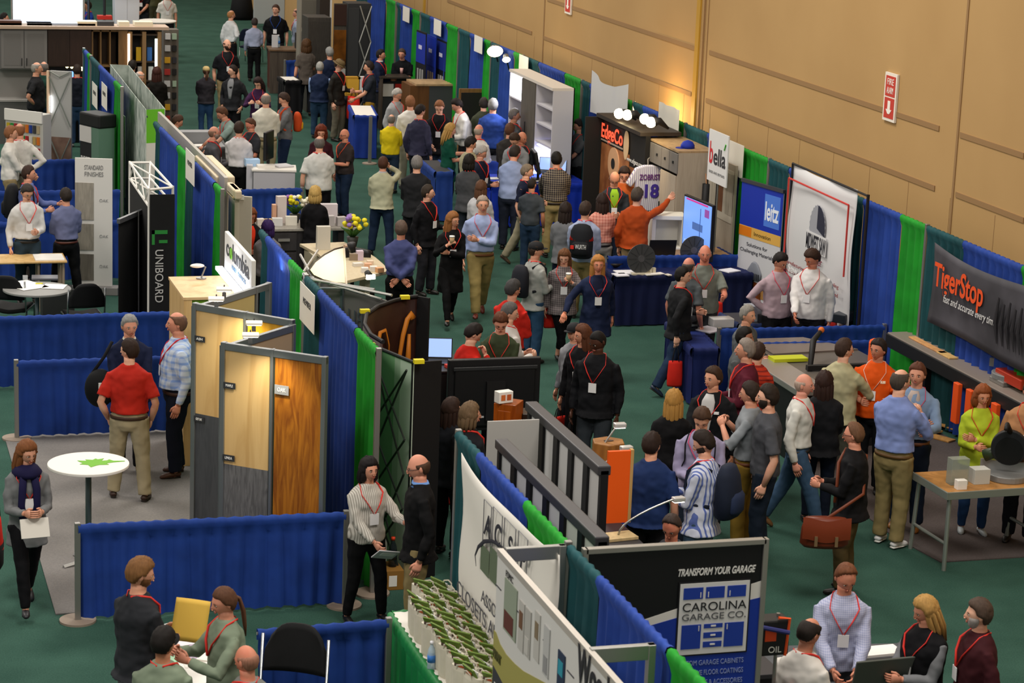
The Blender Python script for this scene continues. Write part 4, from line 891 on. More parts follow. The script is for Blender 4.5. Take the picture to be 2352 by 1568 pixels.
def laptop(label, P, rz, scr=None, w=.36, col='1a1b1e', scm=None):
    t = thing('laptop', label, 'laptop', P, rz, 'laptops on the tables'); d = .25
    MB().box(-w/2, w/2, -d/2, d/2, 0, .018).build('base', mat(col, .5), t, bevel=.004)
    MB().box(-w/2+.03, w/2-.03, -.02, .09, .018, .020).build('keyboard', mat('0e0e10'), t)
    k = MB(); rt = Matrix.Rotation(R(-15), 3, 'X'); k.box(-w/2, w/2, d/2-.01, d/2, .018, .26, None, rt, (0, d/2, .018)); k.build('lid', mat(col, .5), t, bevel=.003)
    k = MB(); k.box(-w/2+.012, w/2-.012, d/2-.014, d/2-.0105, .035, .25, None, rt, (0, d/2, .018)); k.build('screen', scr or mat('9ab8f0', .3, emit=.8), t)
    return t
def monitor(label, P, rz, w, h, stand=True, scr=None, back='141416', tilt=0, z=.12):
    t = thing('monitor', label, 'screen', P, rz); rt = Matrix.Rotation(R(tilt), 3, 'X')
    MB().box(-w/2, w/2, -.02, .035, z, z+h, None, rt, (0, 0, z)).build('case', mat(back, .5), t, bevel=.01)
    MB().box(-w/2+.02, w/2-.02, -.024, -.020, z+.02, z+h-.02, None, rt, (0, 0, z)).build('screen', scr or mat('0a0a0c', .2), t)
    if stand: MB().box(-.03, .03, -.01, .03, 0, z+.1).build('stand', BLKM, t); MB().box(-w*.25, w*.25, -.1, .12, 0, .015).build('foot', BLKM, t)
    return t
# --- wood sample booth ---------------------------------------------------
V0, V1, V2, V3, V4 = [G(*a, 2.44) for a in ((752, 820), (510, 785), (675, 735), (445, 695), (620, 640))]
DG = mat('4a4d52', .6, kind='wood', h2='414449', sc=20); YEL = mat('d6a02c', .5, kind='wood', h2='c08c20', sc=6); TAN2 = mat('a89078', .6)
PL = []
t, L = framed('front zigzag wall with light maple, grey and golden oak panels', V1, V0, 2.44, [(0, .49, 1.24, 2.37, MAPLE), (0, .49, .09, 1.24, GRAIN), (.49, 1, .09, 2.37, OAK)])
def plate(t, x, z, w=.13, h=.06, c='2c2e32', s='PLY', y=-.03, tc='e8e8e8'):
    MB().box(x, x+w, y-.006, y, z, z+h).build('label_plate', mat(c), t); text(s, x+w/2, y-.008, z+h*.3, h*.45, mat(tc), t, w=w*.6, al='CENTER')
plate(t, .04, 2.0, s='MAPLE'); plate(t, .04, 1.28, s='LINEA'); plate(t, L*.5+.03, 2.02, .15, .09, '8a8c90', 'OAK')
t2, L2 = framed('second zigzag wall with light maple, charcoal and yellow panels', V3, V2, 2.44, [(0, .53, 1.28, 2.37, MAPLE), (0, .53, .09, 1.28, DG), (.53, 1, .09, 2.37, YEL)])
plate(t2, .04, 2.05, s='ASH'); plate(t2, .04, 1.20, s='GREY OAK')
framed('angled zigzag wall with tan panel joining the two maple walls', V1, V2, 2.40, [(0, 1, .09, 2.33, TAN2)])
framed('angled zigzag wall with pale yellow panel behind the columbia booth', V3, V4, 2.40, [(0, .8, .09, 2.33, mat('cdb878', .6)), (.8, 1, .09, 1.2, TAN2)])
sgl = mat('f4f2ea', .5)
for i, (px, py, n) in enumerate(((575, 772, 'front oak wall'), (497, 690, 'second maple wall'), (583, 745, 'yellow panel corner'), (515, 668, 'angled yellow wall'))):
    P = G(px, py, 2.5); t = thing('clamp_light', 'white LED lamp clamped on top of the %s' % n, 'lamp', (P.x, P.y, 2.40), R(-10), 'white clamp lamps on the panel walls')
    MB().box(-.02, .02, -.03, .03, .035, .09).build('clamp', ALUD, t); MB().tube([(0, 0, .08), (0, -.05, .17), (0, -.2, .19)], .008, None, 6).build('arm', BLKM, t)
    MB().box(-.08, .08, -.32, -.2, .165, .19).build('lamp_head', sgl, t, bevel=.006); MB().box(-.07, .07, -.31, -.21, .160, .165).build('diffuser', mat('fff2d8', .4, emit=6), t)
lamp('panel_lamp', 'SPOT', V1.lerp(V0, .40)+V((-.05, -.42, .12)), 42, (1, .9, .68), .05, target=V1.lerp(V0, .42)+V((0, 0, -1.1)), spot=100, blend=.9)
lamp('panel_lamp', 'SPOT', V3.lerp(V2, .44)+V((-.05, -.42, .12)), 46, (1, .9, .62), .05, target=V3.lerp(V2, .42)+V((0, 0, -1.0)), spot=100, blend=.9)
lamp('panel_lamp', 'SPOT', V3.lerp(V4, .6)+V((-.35, -.3, .1)), 16, (1, .9, .62), .05, target=V3.lerp(V4, .6)+V((0, 0, -.8)), spot=100, blend=.9)
# columbia light box
P = GX(516, 536, 4.70); Q = GX(578, 592, 4.70); Ls = P.y-Q.y
t = facing('white light box sign reading columbia on top of the wood cabinet', 'light_box_sign', 'sign', 4.70, P.y)
hs = .44; zb = (P.z+Q.z)/2-hs
MB().box(0, Ls, 0, .05, zb, zb+hs).build('case', mat('dcdad6', .5), t, bevel=.01); text('columbia', Ls*.08, -.004, zb+.20, .20, mat('3c3c40'), t, w=Ls*.84, bold=.004)
for x_ in (.05, Ls-.08): MB().box(x_, x_+.03, .0, .04, 2.0, zb).build('bracket', ALU, t)
MB().tube([(Ls*.275+.05*cos(a), -.006, zb+.265+.06*sin(a)) for a in [2*pi*i/16 for i in range(17)]], .009, None, 5).build('green_letter_ring', mat('6aa82c'), t)
text('FOREST PRODUCTS', Ls*.3, -.004, zb+.10, .05, mat('6a90b0'), t, w=Ls*.5)
MB().box(-.02, Ls+.02, -.10, -.02, zb-.02, zb+.02).build('light_strip', mat('dfe8ff', .4, emit=5), t)
lamp('sign_light', 'AREA', (4.62, P.y-Ls/2, zb+.05), 14, (.85, .9, 1), size=.1, size_y=Ls, target=(4.55, P.y-Ls/2, zb+.6))
# wood cabinet
ZW = 1.98; wc = G(423, 683, ZW); t = thing('wood_cabinet', 'tall blond wood cabinet with green side by the columbia sign', 'cabinet', (wc.x, wc.y, 0))
MB().box(0, .09, 0, 1.1, 0, ZW-.03).build('body', MAPLE, t, bevel=.005); MB().box(.091, .62, .02, 1.1, 0, ZW-.04).build('green_side', mat('5f8c14', .6), t); MB().box(-.01, .64, -.01, 1.12, ZW-.03, ZW).build('top', mat('d8b888', .5, kind='wood', h2='c8a474', sc=4), t)
t = thing('desk_lamp', 'white desk lamp on the blond wood cabinet', 'lamp', G(462, 640, 1.98), 0)
MB().disc((0, 0, 0), .06, .06, .015).build('base', ALU, t); MB().tube([(0, 0, .01), (.05, 0, .14), (-.02, -.02, .16)], .01, None, 6).build('arm', ALU, t); MB().ball((-.05, -.02, .16), .085, .05, .025).build('lamp_head', WH, t, True)
# round leaf table
def round_table(label, c, r, z, top, group='round pedestal tables', pole='4a5a5a'):
    t = thing('round_table', label, 'table', (c.x, c.y, 0), 0, group)
    MB().disc((0, 0, z-.03), r, r, .03, None, 'z', 40).build('tabletop', top, t, bevel=.006); MB().tube([(0, 0, .02), (0, 0, z-.03)], .03, None, 12).build('pole', mat(pole, .35, .5), t, True)
    for a in range(4): MB().tube([(0, 0, .05), (cos(a*pi/2+.4)*r*.7, sin(a*pi/2+.4)*r*.7, .02)], .022, None, 6).build('foot', mat('9a9a98', .4, .5), t)
    return t
t = round_table('white high round table with a green maple leaf on top', G(203, 1063, 1.05), .40, 1.05, WH)
leaf = [(1.0, .05), (.62, .10), (.50, .28), (.42, .18), (.22, .16), (.34, .42), (.12, .34), (.06, .44), (-.06, .30), (-.30, .38), (-.26, .22), (-.58, .30), (-.50, .12), (-.42, .0), (-.55, -.12), (-.28, -.22), (-.22, -.5), (-.02, -.34), (.10, -.28), (.42, -.30), (.34, -.14), (.6, -.06), (1.0, 0)]
MB().prism([(x*.29+.07, y*.62*.5) for x, y in leaf], .003, None, 'z', 1.051).build('leaf_print', mat('6cae2c'), t)
# --- bottom left meeting table -------------------------------------------
ft, L = table('white table with papers at the bottom left', G(300, 1600, .76), G(590, 1590, .76), 1.15, .76, 'd8d8d4', top=WH, skirt=False)
rnd = random.Random(3)
for i, (px, py, c, w, h) in enumerate(((408, 1470, 'd8d4dc', .3, .28), (440, 1500, 'b0a0b8', .3, .26), (480, 1462, 'e8e6e0', .28, .3), (400, 1505, 'a8d0b0', .32, .22), (425, 1545, 'ecebe6', .4, .24), (475, 1552, 'f0efea', .3, .34), (455, 1530, 'e4e2dc', .22, .1), (500, 1508, 'e8e4dc', .3, .25))):
    sheet(['pale grey sheet', 'lilac folder', 'white sheet near the ponytailed person', 'mint green sheet', 'white flyer with green mark', 'large white sheet', 'small white card', 'cream sheet'][i]+' on the bottom left table', G(px, py, .766), w, h, rnd.random()*1.2, c, t=.003+.002*i)
P = G(352, 1442, 1.05); t = thing('tablet', 'tablet with white and green page held by the man in charcoal sweater', 'tablet', P, R(100)); t.rotation_euler = (R(65), 0, R(35))
MB().box(-.1, .1, -.004, .004, -.13, .13).build('case', mat('e8ecf0', .3), t); MB().box(-.02, .09, -.007, -.004, -.12, .11).build('green_page', mat('5a7a2c'), t)
def chair(label, P, rz, c='17181a', fr=None):
    t = thing('stacking_chair', label, 'chair', P, rz, 'black stacking chairs'); fm = fr or mat('a0a4a6', .25, .9)
    MB().grid(lambda u, v: (-.23+.46*u, -.22+.44*v, .455+.015*cos(2*pi*u)-.01*v), 8, 8).build('seat', cloth(c), t, True).modifiers.new('t', 'SOLIDIFY').thickness = .05
    def bk(u, v):
        w = .235*(1-.25*max(0, v-.6)/.4*abs(2*u-1)); return (-w+2*w*u, .235+.05*v+.04*(1-(2*u-1)**2), .60+.34*v-.10*abs(2*u-1)**3*v)
    MB().grid(bk, 10, 8).build('backrest', cloth(c), t, True).modifiers.new('t', 'SOLIDIFY').thickness = .035
    for s in (-1, 1):
        MB().tube([(s*.25, -.24, 0), (s*.25, -.21, .44), (s*.25, .22, .43), (s*.25, .28, .86)], .012, None, 8).build('side_frame', fm, t, True)
        MB().tube([(s*.25, .29, 0), (s*.25, .18, .43)], .012, None, 8).build('leg', fm, t, True)
    return t
cb = G(676, 1437, 1.09); ck = chair('black stacking chair in front of the bottom blue curtain', (cb.x-.13, cb.y-.27, 0), R(-28)); ck.scale = (1.1, 1.1, 1.16)
chair('black stacking chair cut off by the left edge behind the papers table', (G(28, 700, .46).x, G(28, 700, .46).y, 0), R(160))
chair('black stacking chair with backrest to us beside the black roll-up banner', (G(192, 722, .46).x, G(192, 722, .46).y+.1, 0), R(185))
boxes('dark grey box with white label under the papers table', 'equipment_case', 'box', (G(135, 722, .1).x, G(135, 722, .1).y+.2, 0), .45, .35, .45, mat('2a2c2c'))
# --- give-away bag table -------------------------------------------------
B1 = G(900, 1405, .90); xl = B1.x; y1 = B1.y
t = thing('table', 'white topped table with bright green skirt holding the canvas bags', 'table', (xl, y1-3.25, 0), 0, 'skirted tables')
MB().box(0, .46, 0, 3.25, .87, .90).build('tabletop', WH, t, bevel=.006)
gs = mat('188040', .5, kind='cloth', sc=3)
o = drape_mesh(0, 3.25, .89, 5, amp=.012, z0=.02).build('skirt', gs, t, True); o.rotation_euler = (0, 0, pi/2); o.location = (-.012, 0, 0)
o = drape_mesh(0, .46, .89, 6, amp=.012, z0=.02).build('skirt', gs, t, True); o.location = (0, 3.26, 0)
bag0 = thing('canvas_bag', 'x', 'bag', (0, 0, .90), 0, 'cream canvas bags in rows on the green skirted table')
b = MB(); b.rings([(0, .12, .05, 0), (.02, .13, .055, 0), (.24, .135, .06, 0), (.27, .135, .055, 0)], None, 16); bb = b.build('bag', mat('d8d2c0', .85, kind='cloth', sc=3), bag0)
for s in (-1, 1): MB().tube([(-.06, s*.05, .25), (-.05, s*.06, .29), (0, s*.065, .305), (.05, s*.06, .29), (.06, s*.05, .25)], .007, None, 6, .5).build('handle', mat('d0cab8', .8), bag0)
MB().box(-.09, .09, .01, .022, .16, .35, None, Matrix.Rotation(R(28), 3, 'X'), (0, .01, .2)).build('green_leaflet', mat('627c2c', .6), bag0); MB().box(-.09, .0, -.04, -.028, .18, .325).build('printed_card', mat('54423c', .6), bag0); MB().box(-.01, .08, -.015, -.006, .18, .31).build('magazine', mat('d0d0d0', .5), bag0)
MB().box(-.05, .03, -.0405, -.0395, .26, .30).build('orange_picture', mat('b8552c', .6), bag0)
lx = ['outer column', 'middle column', 'inner column']; first = True
for r in range(17):
    for c in range(3):
        x = xl+.10+.14*c+.008*sin(r*3+c); y = y1-.16-.155*r+.01*cos(c*5+r); 
        if r > 13 and c == 0: continue
        if (r, c) in ((0, 0), (1, 0), (16, 1)): continue
        lb = 'canvas bag %s, %s, counted from the curtain end' % (lx[c], ['first', 'second', 'third', 'fourth', 'fifth', 'sixth', 'seventh', 'eighth', 'ninth', 'tenth', 'eleventh', 'twelfth', 'thirteenth', 'fourteenth', 'fifteenth', 'sixteenth', 'seventeenth'][r])
        rz = R(-62+16*sin(r*2.3+c*1.7))
        if first: bag0.location = (x, y, .90); bag0.rotation_euler = (0, 0, rz); bag0['label'] = lb; first = False
        else: clone(bag0, (x, y, .90), rz, lb)
def bottle(label, P, cap='e8e8f0', body='bcd4e4', lab='3a78c8', s=1., group='plastic drink bottles'):
    t = thing('bottle', label, 'bottle', P, 0, group)
    MB().rings([(0, .03*s, .03*s, 0), (.01, .033*s, .033*s, 0), (.13*s, .033*s, .033*s, 0), (.17*s, .026*s, .026*s, 0), (.195*s, .013*s, .013*s, 0), (.21*s, .013*s, .013*s, 0)], None, 16).build('body', mat(body, .15, alpha=.65), t, True)
    MB().rings([(.06*s, .0345*s, .0345*s, 0), (.12*s, .0345*s, .0345*s, 0)], None, 16).build('label_band', mat(lab, .5), t, True); MB().rings([(.208*s, .016*s, .016*s, 0), (.232*s, .016*s, .016*s, 0)], None, 12).build('cap', mat(cap, .4), t, True)
bottle('water bottle with blue label beside the canvas bags', G(996, 1535, .90)+V((-.02, 0, 0)))
# --- ACSP banner ---------------------------------------------------------
yA, yB = GX(1062, 1050, 5.13).y, GX(1288, 1262, 5.13).y; Lb = yA-yB
t = facing('white hanging ACSP banner over the blue and green curtain', 'hanging_banner', 'banner', 5.13, yA)
zt = 2.40; zl = .75
def bf(u, v):
    sag = .10*(4*u*(1-u))*v**3; return (u*Lb*(1), .012*sin(u*9+v*3)+.012*sin(v*11+u*5), zl+(zt-zl)*v-sag)
MB().grid(bf, 30, 16).build('cloth', mat('dedbd4', .8), t, True).modifiers.new('t', 'SOLIDIFY').thickness = .004
ink = mat('2a2a34', .7); olv = mat('5c6a54', .7); yk = -.035
def ab(px, py): q_ = GX(px, py, 5.09); return yA-q_.y, q_.z
for ch, xa, ya_, xb, yb_ in (('A', 1111, 1146, 1128, 1236), ('C', 1132, 1163, 1153, 1250), ('S', 1158, 1188, 1184, 1268), ('P', 1190, 1218, 1211, 1290)):
    x0, z1 = ab(xa, ya_); x1, _ = ab(xb, ya_+18); w = x1-x0; z0 = z1-.38
    text(ch, x0+w/2, yk, z1-.27, .18, ink, t, al='CENTER', shear=.2, bold=.006); b = MB()
    for a_, c_ in (((x0, z0), (x0, z1)), ((x0, z1), (x1, z1)), ((x1, z1), (x1, z0))): b.tube([(a_[0], yk, a_[1]), (c_[0], yk, c_[1])], .004, None, 4)
    b.build('letter_frame', mat('6a6a70'), t)
for xa, ya_, xb, yb_ in ((1104, 1246, 1120, 1318), (1125, 1252, 1141, 1340), (1170, 1290, 1184, 1350)):
    x0, z1 = ab(xa, ya_); x1, _ = ab(xb, ya_); _, z0 = ab((xa+xb)/2, yb_); MB().box(x0, x0+.30*(.8), yk-.002, yk, z0, z1).build('olive_bar', olv, t)
sw_ = [ab(*q_) for q_ in ((1093, 1300), (1091, 1275), (1098, 1256), (1112, 1243), (1130, 1242), (1150, 1254), (1175, 1280), (1200, 1312), (1218, 1345))]
MB().tube([(x_, yk-.004, z_) for x_, z_ in sw_], [.005, .012, .018, .020, .017, .013, .009, .006, .003], None, 6, .3).build('swoosh', ink, t)
for s_, px, py, px2, h_ in (('ASSOCIATION OF', 1104, 1352, 1230, .11), ('CLOSETS AND STORAGE', 1048, 1334, 1250, .13), ('PROFESSIONALS', 1080, 1420, 1200, .1)):
    x0, z0 = ab(px, py); x1, _ = ab(px2, py+.0+(px2-px)*1.0); text(s_, x0, yk, z0-.10, h_, mat('55555c'), t, w=x1-x0)
# --- FDM board -----------------------------------------------------------
F1, F2 = G(1143, 1262, 2.44), G(1420, 1592, 2.44); XF = F1.x; LF = F1.y-F2.y+1.0
t = facing('long white magazine board with olive swoosh at the bottom of the view', 'display_board', 'display board', XF, F1.y)
MB().box(0, LF, 0, .035, .05, 2.44).build('board', mat('c9c8c6', .6), t, bevel=.004); MB().box(0, LF, -.004, .04, 2.40, 2.45).build('top_rail', mat('b8b2aa', .4, .3), t)
def fb(px, py): q_ = GX(px, py, XF-.01); return F1.y-q_.y, q_.z
cq = [fb(*q_) for q_ in ((1137, 1452), (1146, 1478), (1160, 1502), (1180, 1524), (1200, 1541), (1250, 1568), (1300, 1600))]; zL = cq[0][1]; cv = [(0, zL)]+[q_ for q_ in cq if q_[0] > .02]+[(LF, cq[-1][1]+.1)]
MB().prism([(x, z) for x, z in cv]+[(LF, .06), (0, .06)], -.004, None, 'y', -.001).build('olive_field', mat('9a9450', .6), t)
MB().prism([(.02, .70), (.02, zL-.26), (.50, zL-.34), (.9, zL-.55), (.9, .5)], -.003, None, 'y', -.005).build('grey_field', mat('35373c', .6), t); text('FDMC', .07, -.011, zL-.60, .24, mat('d8d8d4'), t, w=.62, bold=.012)
text('PRINT', .015, -.009, zL-.19, .07, mat('4a4a20'), t, w=.2, bold=.003)
for i, (xa, ya_, xb, yb_, c, c2) in enumerate(((1159, 1325, 1187, 1448, '8a9484', '5a2c24'), (1192, 1375, 1204, 1492, 'b0aeaa', '6a4a34'), (1206, 1392, 1219, 1505, 'a8a6a2', 'b8b6b2'), (1228, 1400, 1240, 1515, 'b4b2ae', '7a6a54'), (1249, 1432, 1262, 1550, 'b0b0b0', '8a8a8c'), (1281, 1490, 1297, 1590, '22304a', '2a8aa0'))):
    x0, z1 = fb(xa, ya_); x1, _ = fb(xb, ya_+(xb-xa)*1.1); _, z0 = fb(xa, yb_); MB().box(x0, x1, -.008, 0, z0, z1).build('magazine_page', mat(c, .6), t); MB().box(x0+.02, x0+(x1-x0)*.8, -.011, -.008, z0+(z1-z0)*(.05 if i % 2 == 0 else .45), z0+(z1-z0)*(.4 if i % 2 == 0 else .8)).build('picture', mat(c2, .6), t)
for xa, ya_ in ((1136, 1342), (1184, 1402), (1245, 1470), (1300, 1540)): x0, z0 = fb(xa, ya_); MB().box(x0, x0+.14, -.005, 0, z0, z0+.008).build('rule_line', mat('44444a'), t)
x0, z0 = fb(1324, 1560); text('Woodworking', x0, -.009, z0, .26, mat('24242a'), t, w=1.4, bold=.006); x0, z0 = fb(1160, 1322); text('FDMC', x0, -.006, z0, .05, mat('3a3a3a'), t, w=.17)
for i, (a, b) in enumerate((((1143, 1262), (1300, 1258)), ((1335, 1492), (1503, 1483)))):
    P = G(*a, 2.44); Q = G(*b, 2.44); t, L = between('panel_frame', ['open aluminium frame arm at the far end of the magazine board', 'open aluminium frame arm nearer us on the magazine board'][i], 'frame', (P.x+.05, P.y-.03, 0), (Q.x, P.y-.03, 0), 'open aluminium frame arms')
    AL = mat('a8a8a4', .3, .7)
    MB().box(0, L, -.025, .025, 2.36, 2.46).build('top_rail', AL, t, bevel=.004); MB().box(L-.05, L, -.03, .03, 0, 2.46).build('upright', AL, t, bevel=.004); MB().box(0, L, -.025, .025, .02, .1).build('bottom_rail', AL, t)
# --- garage banner -------------------------------------------------------
C1, C2 = G(1338, 1262, 2.44), G(1757, 1237, 2.44)
t, L = between('banner_wall', 'black, white and blue CAROLINA GARAGE CO banner wall', 'banner', C1+V((.02, 0, 0)), (C2.x, C1.y, 0))
MB().box(0, L, -.012, .012, .03, 2.42).build('black_graphic', mat('0d0d0f', .5), t)
s_ = L/1.44
def pr(n, pts, h, m, y=-.013): MB().prism([(x*L, z) for x, z in pts], -h, None, 'y', y).build(n, m, t)
pr('white_band', [(.0, 1.45), (.28, 1.86), (.52, 1.95), (1, 2.13), (1, .05), (0, .05)], .002, WH); pr('blue_field', [(.0, 1.38), (.30, 1.81), (.52, 1.88), (1, 2.0), (1, .05), (0, .05)], .003, mat('14359c', .5), -.014)
text('TRANSFORM YOUR GARAGE', L*.51, -.019, 2.20, .055, mat('e4e4e0'), t, w=L*.435, shear=.3, bold=.002)
x0, x1, z0, z1 = .53*L, .92*L, 1.59, 2.14; zz = lambda f: z0+(z1-z0)*f; xx = lambda f: x0+(x1-x0)*f
MB().box(x0-.012, x1+.012, -.022, -.017, z0-.012, z1+.012).build('logo_border', mat('101014'), t); MB().box(x0, x1, -.025, -.022, z0, z1).build('logo_panel', mat('dcdcda'), t)
bl = mat('1b3ca0')
for a, b, c, d in ((.05, .33, .78, .94), (.37, .64, .78, .94), (.68, .95, .78, .94), (.05, .33, .08, .42), (.67, .95, .08, .42), (.37, .64, .36, .42), (.37, .64, .22, .30), (.37, .64, .09, .17)):
    MB().box(xx(a), xx(b), -.028, -.025, zz(c), zz(d)).build('blue_door', bl, t)
for a, c in ((.29, .80), (.40, .80), (.71, .80), (.29, .33), (.70, .33)): MB().box(xx(a), xx(a)+.006, -.032, -.028, zz(c), zz(c)+.04).build('door_pull', mat('dcdcda'), t)
for c in (.38, .25, .12): MB().box(xx(.47), xx(.54), -.032, -.028, zz(c), zz(c)+.012).build('door_pull', mat('dcdcda'), t)
text('CAROLINA', xx(.04), -.027, zz(.61), .068, mat('1c1c20'), t, w=(x1-x0)*.92); text('GARAGE CO.', xx(.04), -.027, zz(.485), .052, mat('5a5a5e'), t, w=(x1-x0)*.92)
for i, s in enumerate(('CUSTOM GARAGE CABINETS', 'DECORATIVE FLOOR COATINGS', 'WALL STORAGE & ACCESSORIES')): text(s, xx(.0)-.01*i, -.019, 1.50-.078*i, .040, mat('8c9ccc'), t, w=(x1-x0)*(.98+.02*i))
AL = mat('a09c94', .35, .6)
for x in (0, L): MB().box(x-.02, x+.02, -.03, .03, 0, 2.45).build('upright', AL, t, bevel=.004)
MB().box(0, L, -.03, .03, 2.41, 2.45).build('top_rail', AL, t, bevel=.004)
# wall hooks with an oil can and red tool rack on the banner's right edge
t = thing('tool_rack', 'black and orange rack with oil can at the right edge of the garage banner', 'tool rack', (C2.x+.05, C1.y+.1, 0), 0)
MB().box(0, .22, -.05, .12, 1.5, 1.78).build('oil_can', mat('181818', .5), t, bevel=.015); MB().tube([(.19, -.05, 1.5), (.21, -.05, 1.79), (.12, -.05, 1.8)], .012, None, 6).build('orange_strap', mat('e0521c'), t)
text('OIL', .05, -.055, 1.53, .05, mat('e0e0d8'), t); MB().box(.02, .11, -.055, -.05, 1.62, 1.72).build('orange_mark', mat('d84a1c'), t)
for z in (1.76, 1.1): MB().tube([(-.1, -.06, z), (.2, -.08, z-.07)], .018, None, 8).build('hook', mat('2a2f6a'), t); MB().ball((-.11, -.06, z), .03).build('hook_tip', mat('c89038', .3, .5), t, True)
for k in range(7): MB().tube([(.03+.04*k, -.06, 1.10), (.03+.04*k, -.02, 1.26)], .012, None, 6).build('tool_handle', mat(['c8281c', '202020', 'e8e8e8'][k % 3]), t)
MB().box(0, .32, -.1, .12, 1.0, 1.08).build('shelf', BLKM, t); MB().tube([(.16, .05, 0), (.16, .05, 1.8)], .015).build('pole', ALU, t)
# --- slat walls ----------------------------------------------------------
def slat(label, a, b, n, X):
    yA, yB = GX(*a, X).y, GX(*b, X).y; L = yA-yB; t = facing(label, 'slat_display', 'display panel', X, yA, 'white panels with black uprights')
    for i in range(n): MB().box(L*i/n+.05, L*(i+1)/n-.01, 0, .012, .04, 2.38).build('white_panel', mat('c4c4c4', .6), t)
    for i in range(n+1): MB().box(L*i/n-.05+(.05 if i == 0 else 0), L*i/n+.06-(.06 if i == n else 0), -.025, .04, 0, 2.42).build('upright', mat('141417', .5), t)
    MB().box(0, L, -.05, .06, 2.38, 2.46).build('top_rail', mat('3a3a3e', .4), t, bevel=.01); MB().box(0, L, -.03, .04, 0, .05).build('base_rail', BLKM, t)
    rr = random.Random(n)
    for i in range(1, n):
        for z in (1.9, 1.5, 1.1): 
            if rr.random() < .5: MB().box(L*i/n-.02, L*i/n+.02, -.03, -.024, z, z+.03).build('slot_clip', mat('c8c8c8'), t)
    return t, L
slat('white and black slat wall farther from us, beside the orange panel', (1218, 930), (1388, 1072), 5, 6.10)
slat('white and black slat wall nearer us, running to the garage banner', (1150, 1003), (1382, 1252), 6, 5.50)
P = G(1090, 995, 2.44); Q = G(1214, 993, 2.44); t, L = between('grey_board', 'plain light grey board between the slat walls and the women', 'display panel', (5.56, P.y+.35, 0), (6.02, P.y+.35, 0)); MB().box(0, L, -.01, .01, 0, 2.44).build('board', mat('aaa8a4', .6), t)
# counter behind the slat wall with lamps
t = thing('counter', 'long dark grey counter behind the slat wall with wood samples', 'counter', (6.30, 16.2, 0))
MB().box(0, 1.0, 0, 5.2, .98, 1.02).build('worktop', mat('2f2f33', .5), t, bevel=.005); MB().box(.04, .95, .05, 5.15, 0, .98).build('body', mat('26262a', .6), t)
t = thing('orange_panel', 'bright orange panel with wood edge beside the slat wall', 'display panel', (*G(1390, 1202, 1.02)[:2], 1.02))
MB().box(0, .22, 0, .04, 0, .70).build('orange_face', mat('ea5a10', .5), t); MB().box(.22, .25, -.005, .05, 0, .71).build('wood_edge', WOODL, t)
bx = thing('wood_bin', 'open light wood box with dovetails, lowest of the stack behind the slat wall', 'box', (G(1400, 1065, 1.45).x+.03, G(1400, 1065, 1.45).y+.2, 1.02), 0)
MB().box(-.2, .2, -.2, .2, 0, .36).build('body', WOODL, bx, bevel=.006); MB().box(-.18, .18, -.205, -.2, .05, .31).build('front', mat('b98e50', .5, kind='wood', sc=6), bx)
b2 = thing('wood_bin', 'brown six sided wood box on top of the stack behind the slat wall', 'box', bx.location+V((.02, 0, .36)), 0)
MB().prism([(.17*cos(a), .17*sin(a)) for a in [pi/3*i+.3 for i in range(6)]], .24, None, 'z').build('body', mat('94642c', .5, kind='wood', h2='7a4c1c', sc=8), b2, bevel=.01); MB().disc((0, 0, .24), .05, .03, .004).build('opening', mat('3a2410'), b2)
for i, (px, py, c) in enumerate(((1345, 1005, '7a3020'), (1362, 1015, '8a8a8c'), (1440, 1020, 'd8a868'), (1460, 1045, 'c8c0b0'), (1420, 1062, '9a7440'))):
    P = G(px, py, 1.6); boxes(['dark red wood sample', 'grey sample block', 'upright pale wood strip', 'white framed sample', 'flat brown wood offcut'][i]+' on the counter behind the slat wall', 'wood_sample', 'wood sample', (min(P.x, 6.9), min(P.y+.2, 20.8), 1.02), [.14, .12, .03, .22, .3][i], .1, [.5, .45, .7, .35, .3][i], mat(c, .5, kind='wood', sc=8), 0, 'wood samples behind the slat wall')
def arc_lamp(label, base, rz, w=.5, h=.35, z=1.02):
    t = thing('arc_lamp', label, 'lamp', (base.x, base.y, z), rz, 'thin arched lamps on the counter')
    MB().box(-.16, .16, -.10, .10, 0, .03).build('base', mat('d8c090', .5, kind='wood', sc=5), t, bevel=.004)
    MB().tube([(0, 0, .03)]+[(w*(1-cos(a))*.5*1.0, 0, .03+h*sin(a*.5)) for a in [pi*i/10 for i in range(1, 9)]]+[(w, 0, .03+h)], .010, None, 8).build('arm', mat('a8a8a4', .3, .8), t, True)
    MB().box(w-.05, w+.07, -.035, .035, h-.005, h+.04).build('lamp_head', mat('d8d8d8', .3, .5), t, bevel=.01); MB().box(w-.04, w+.06, -.03, .03, h-.010, h-.005).build('diffuser', mat('fff6e0', .4, emit=5), t)
arc_lamp('arched lamp on a pale wood base nearest the garage banner', G(1420, 1235, 1.02), R(8), .6, .30)
arc_lamp('arched lamp in front of the orange panel', G(1385, 1150, 1.3)+V((-.15, .4, 0)), R(8), .52, .62)
arc_lamp('arched lamp in front of the open wood box', G(1350, 1045, 1.5), R(0), .3, .75)
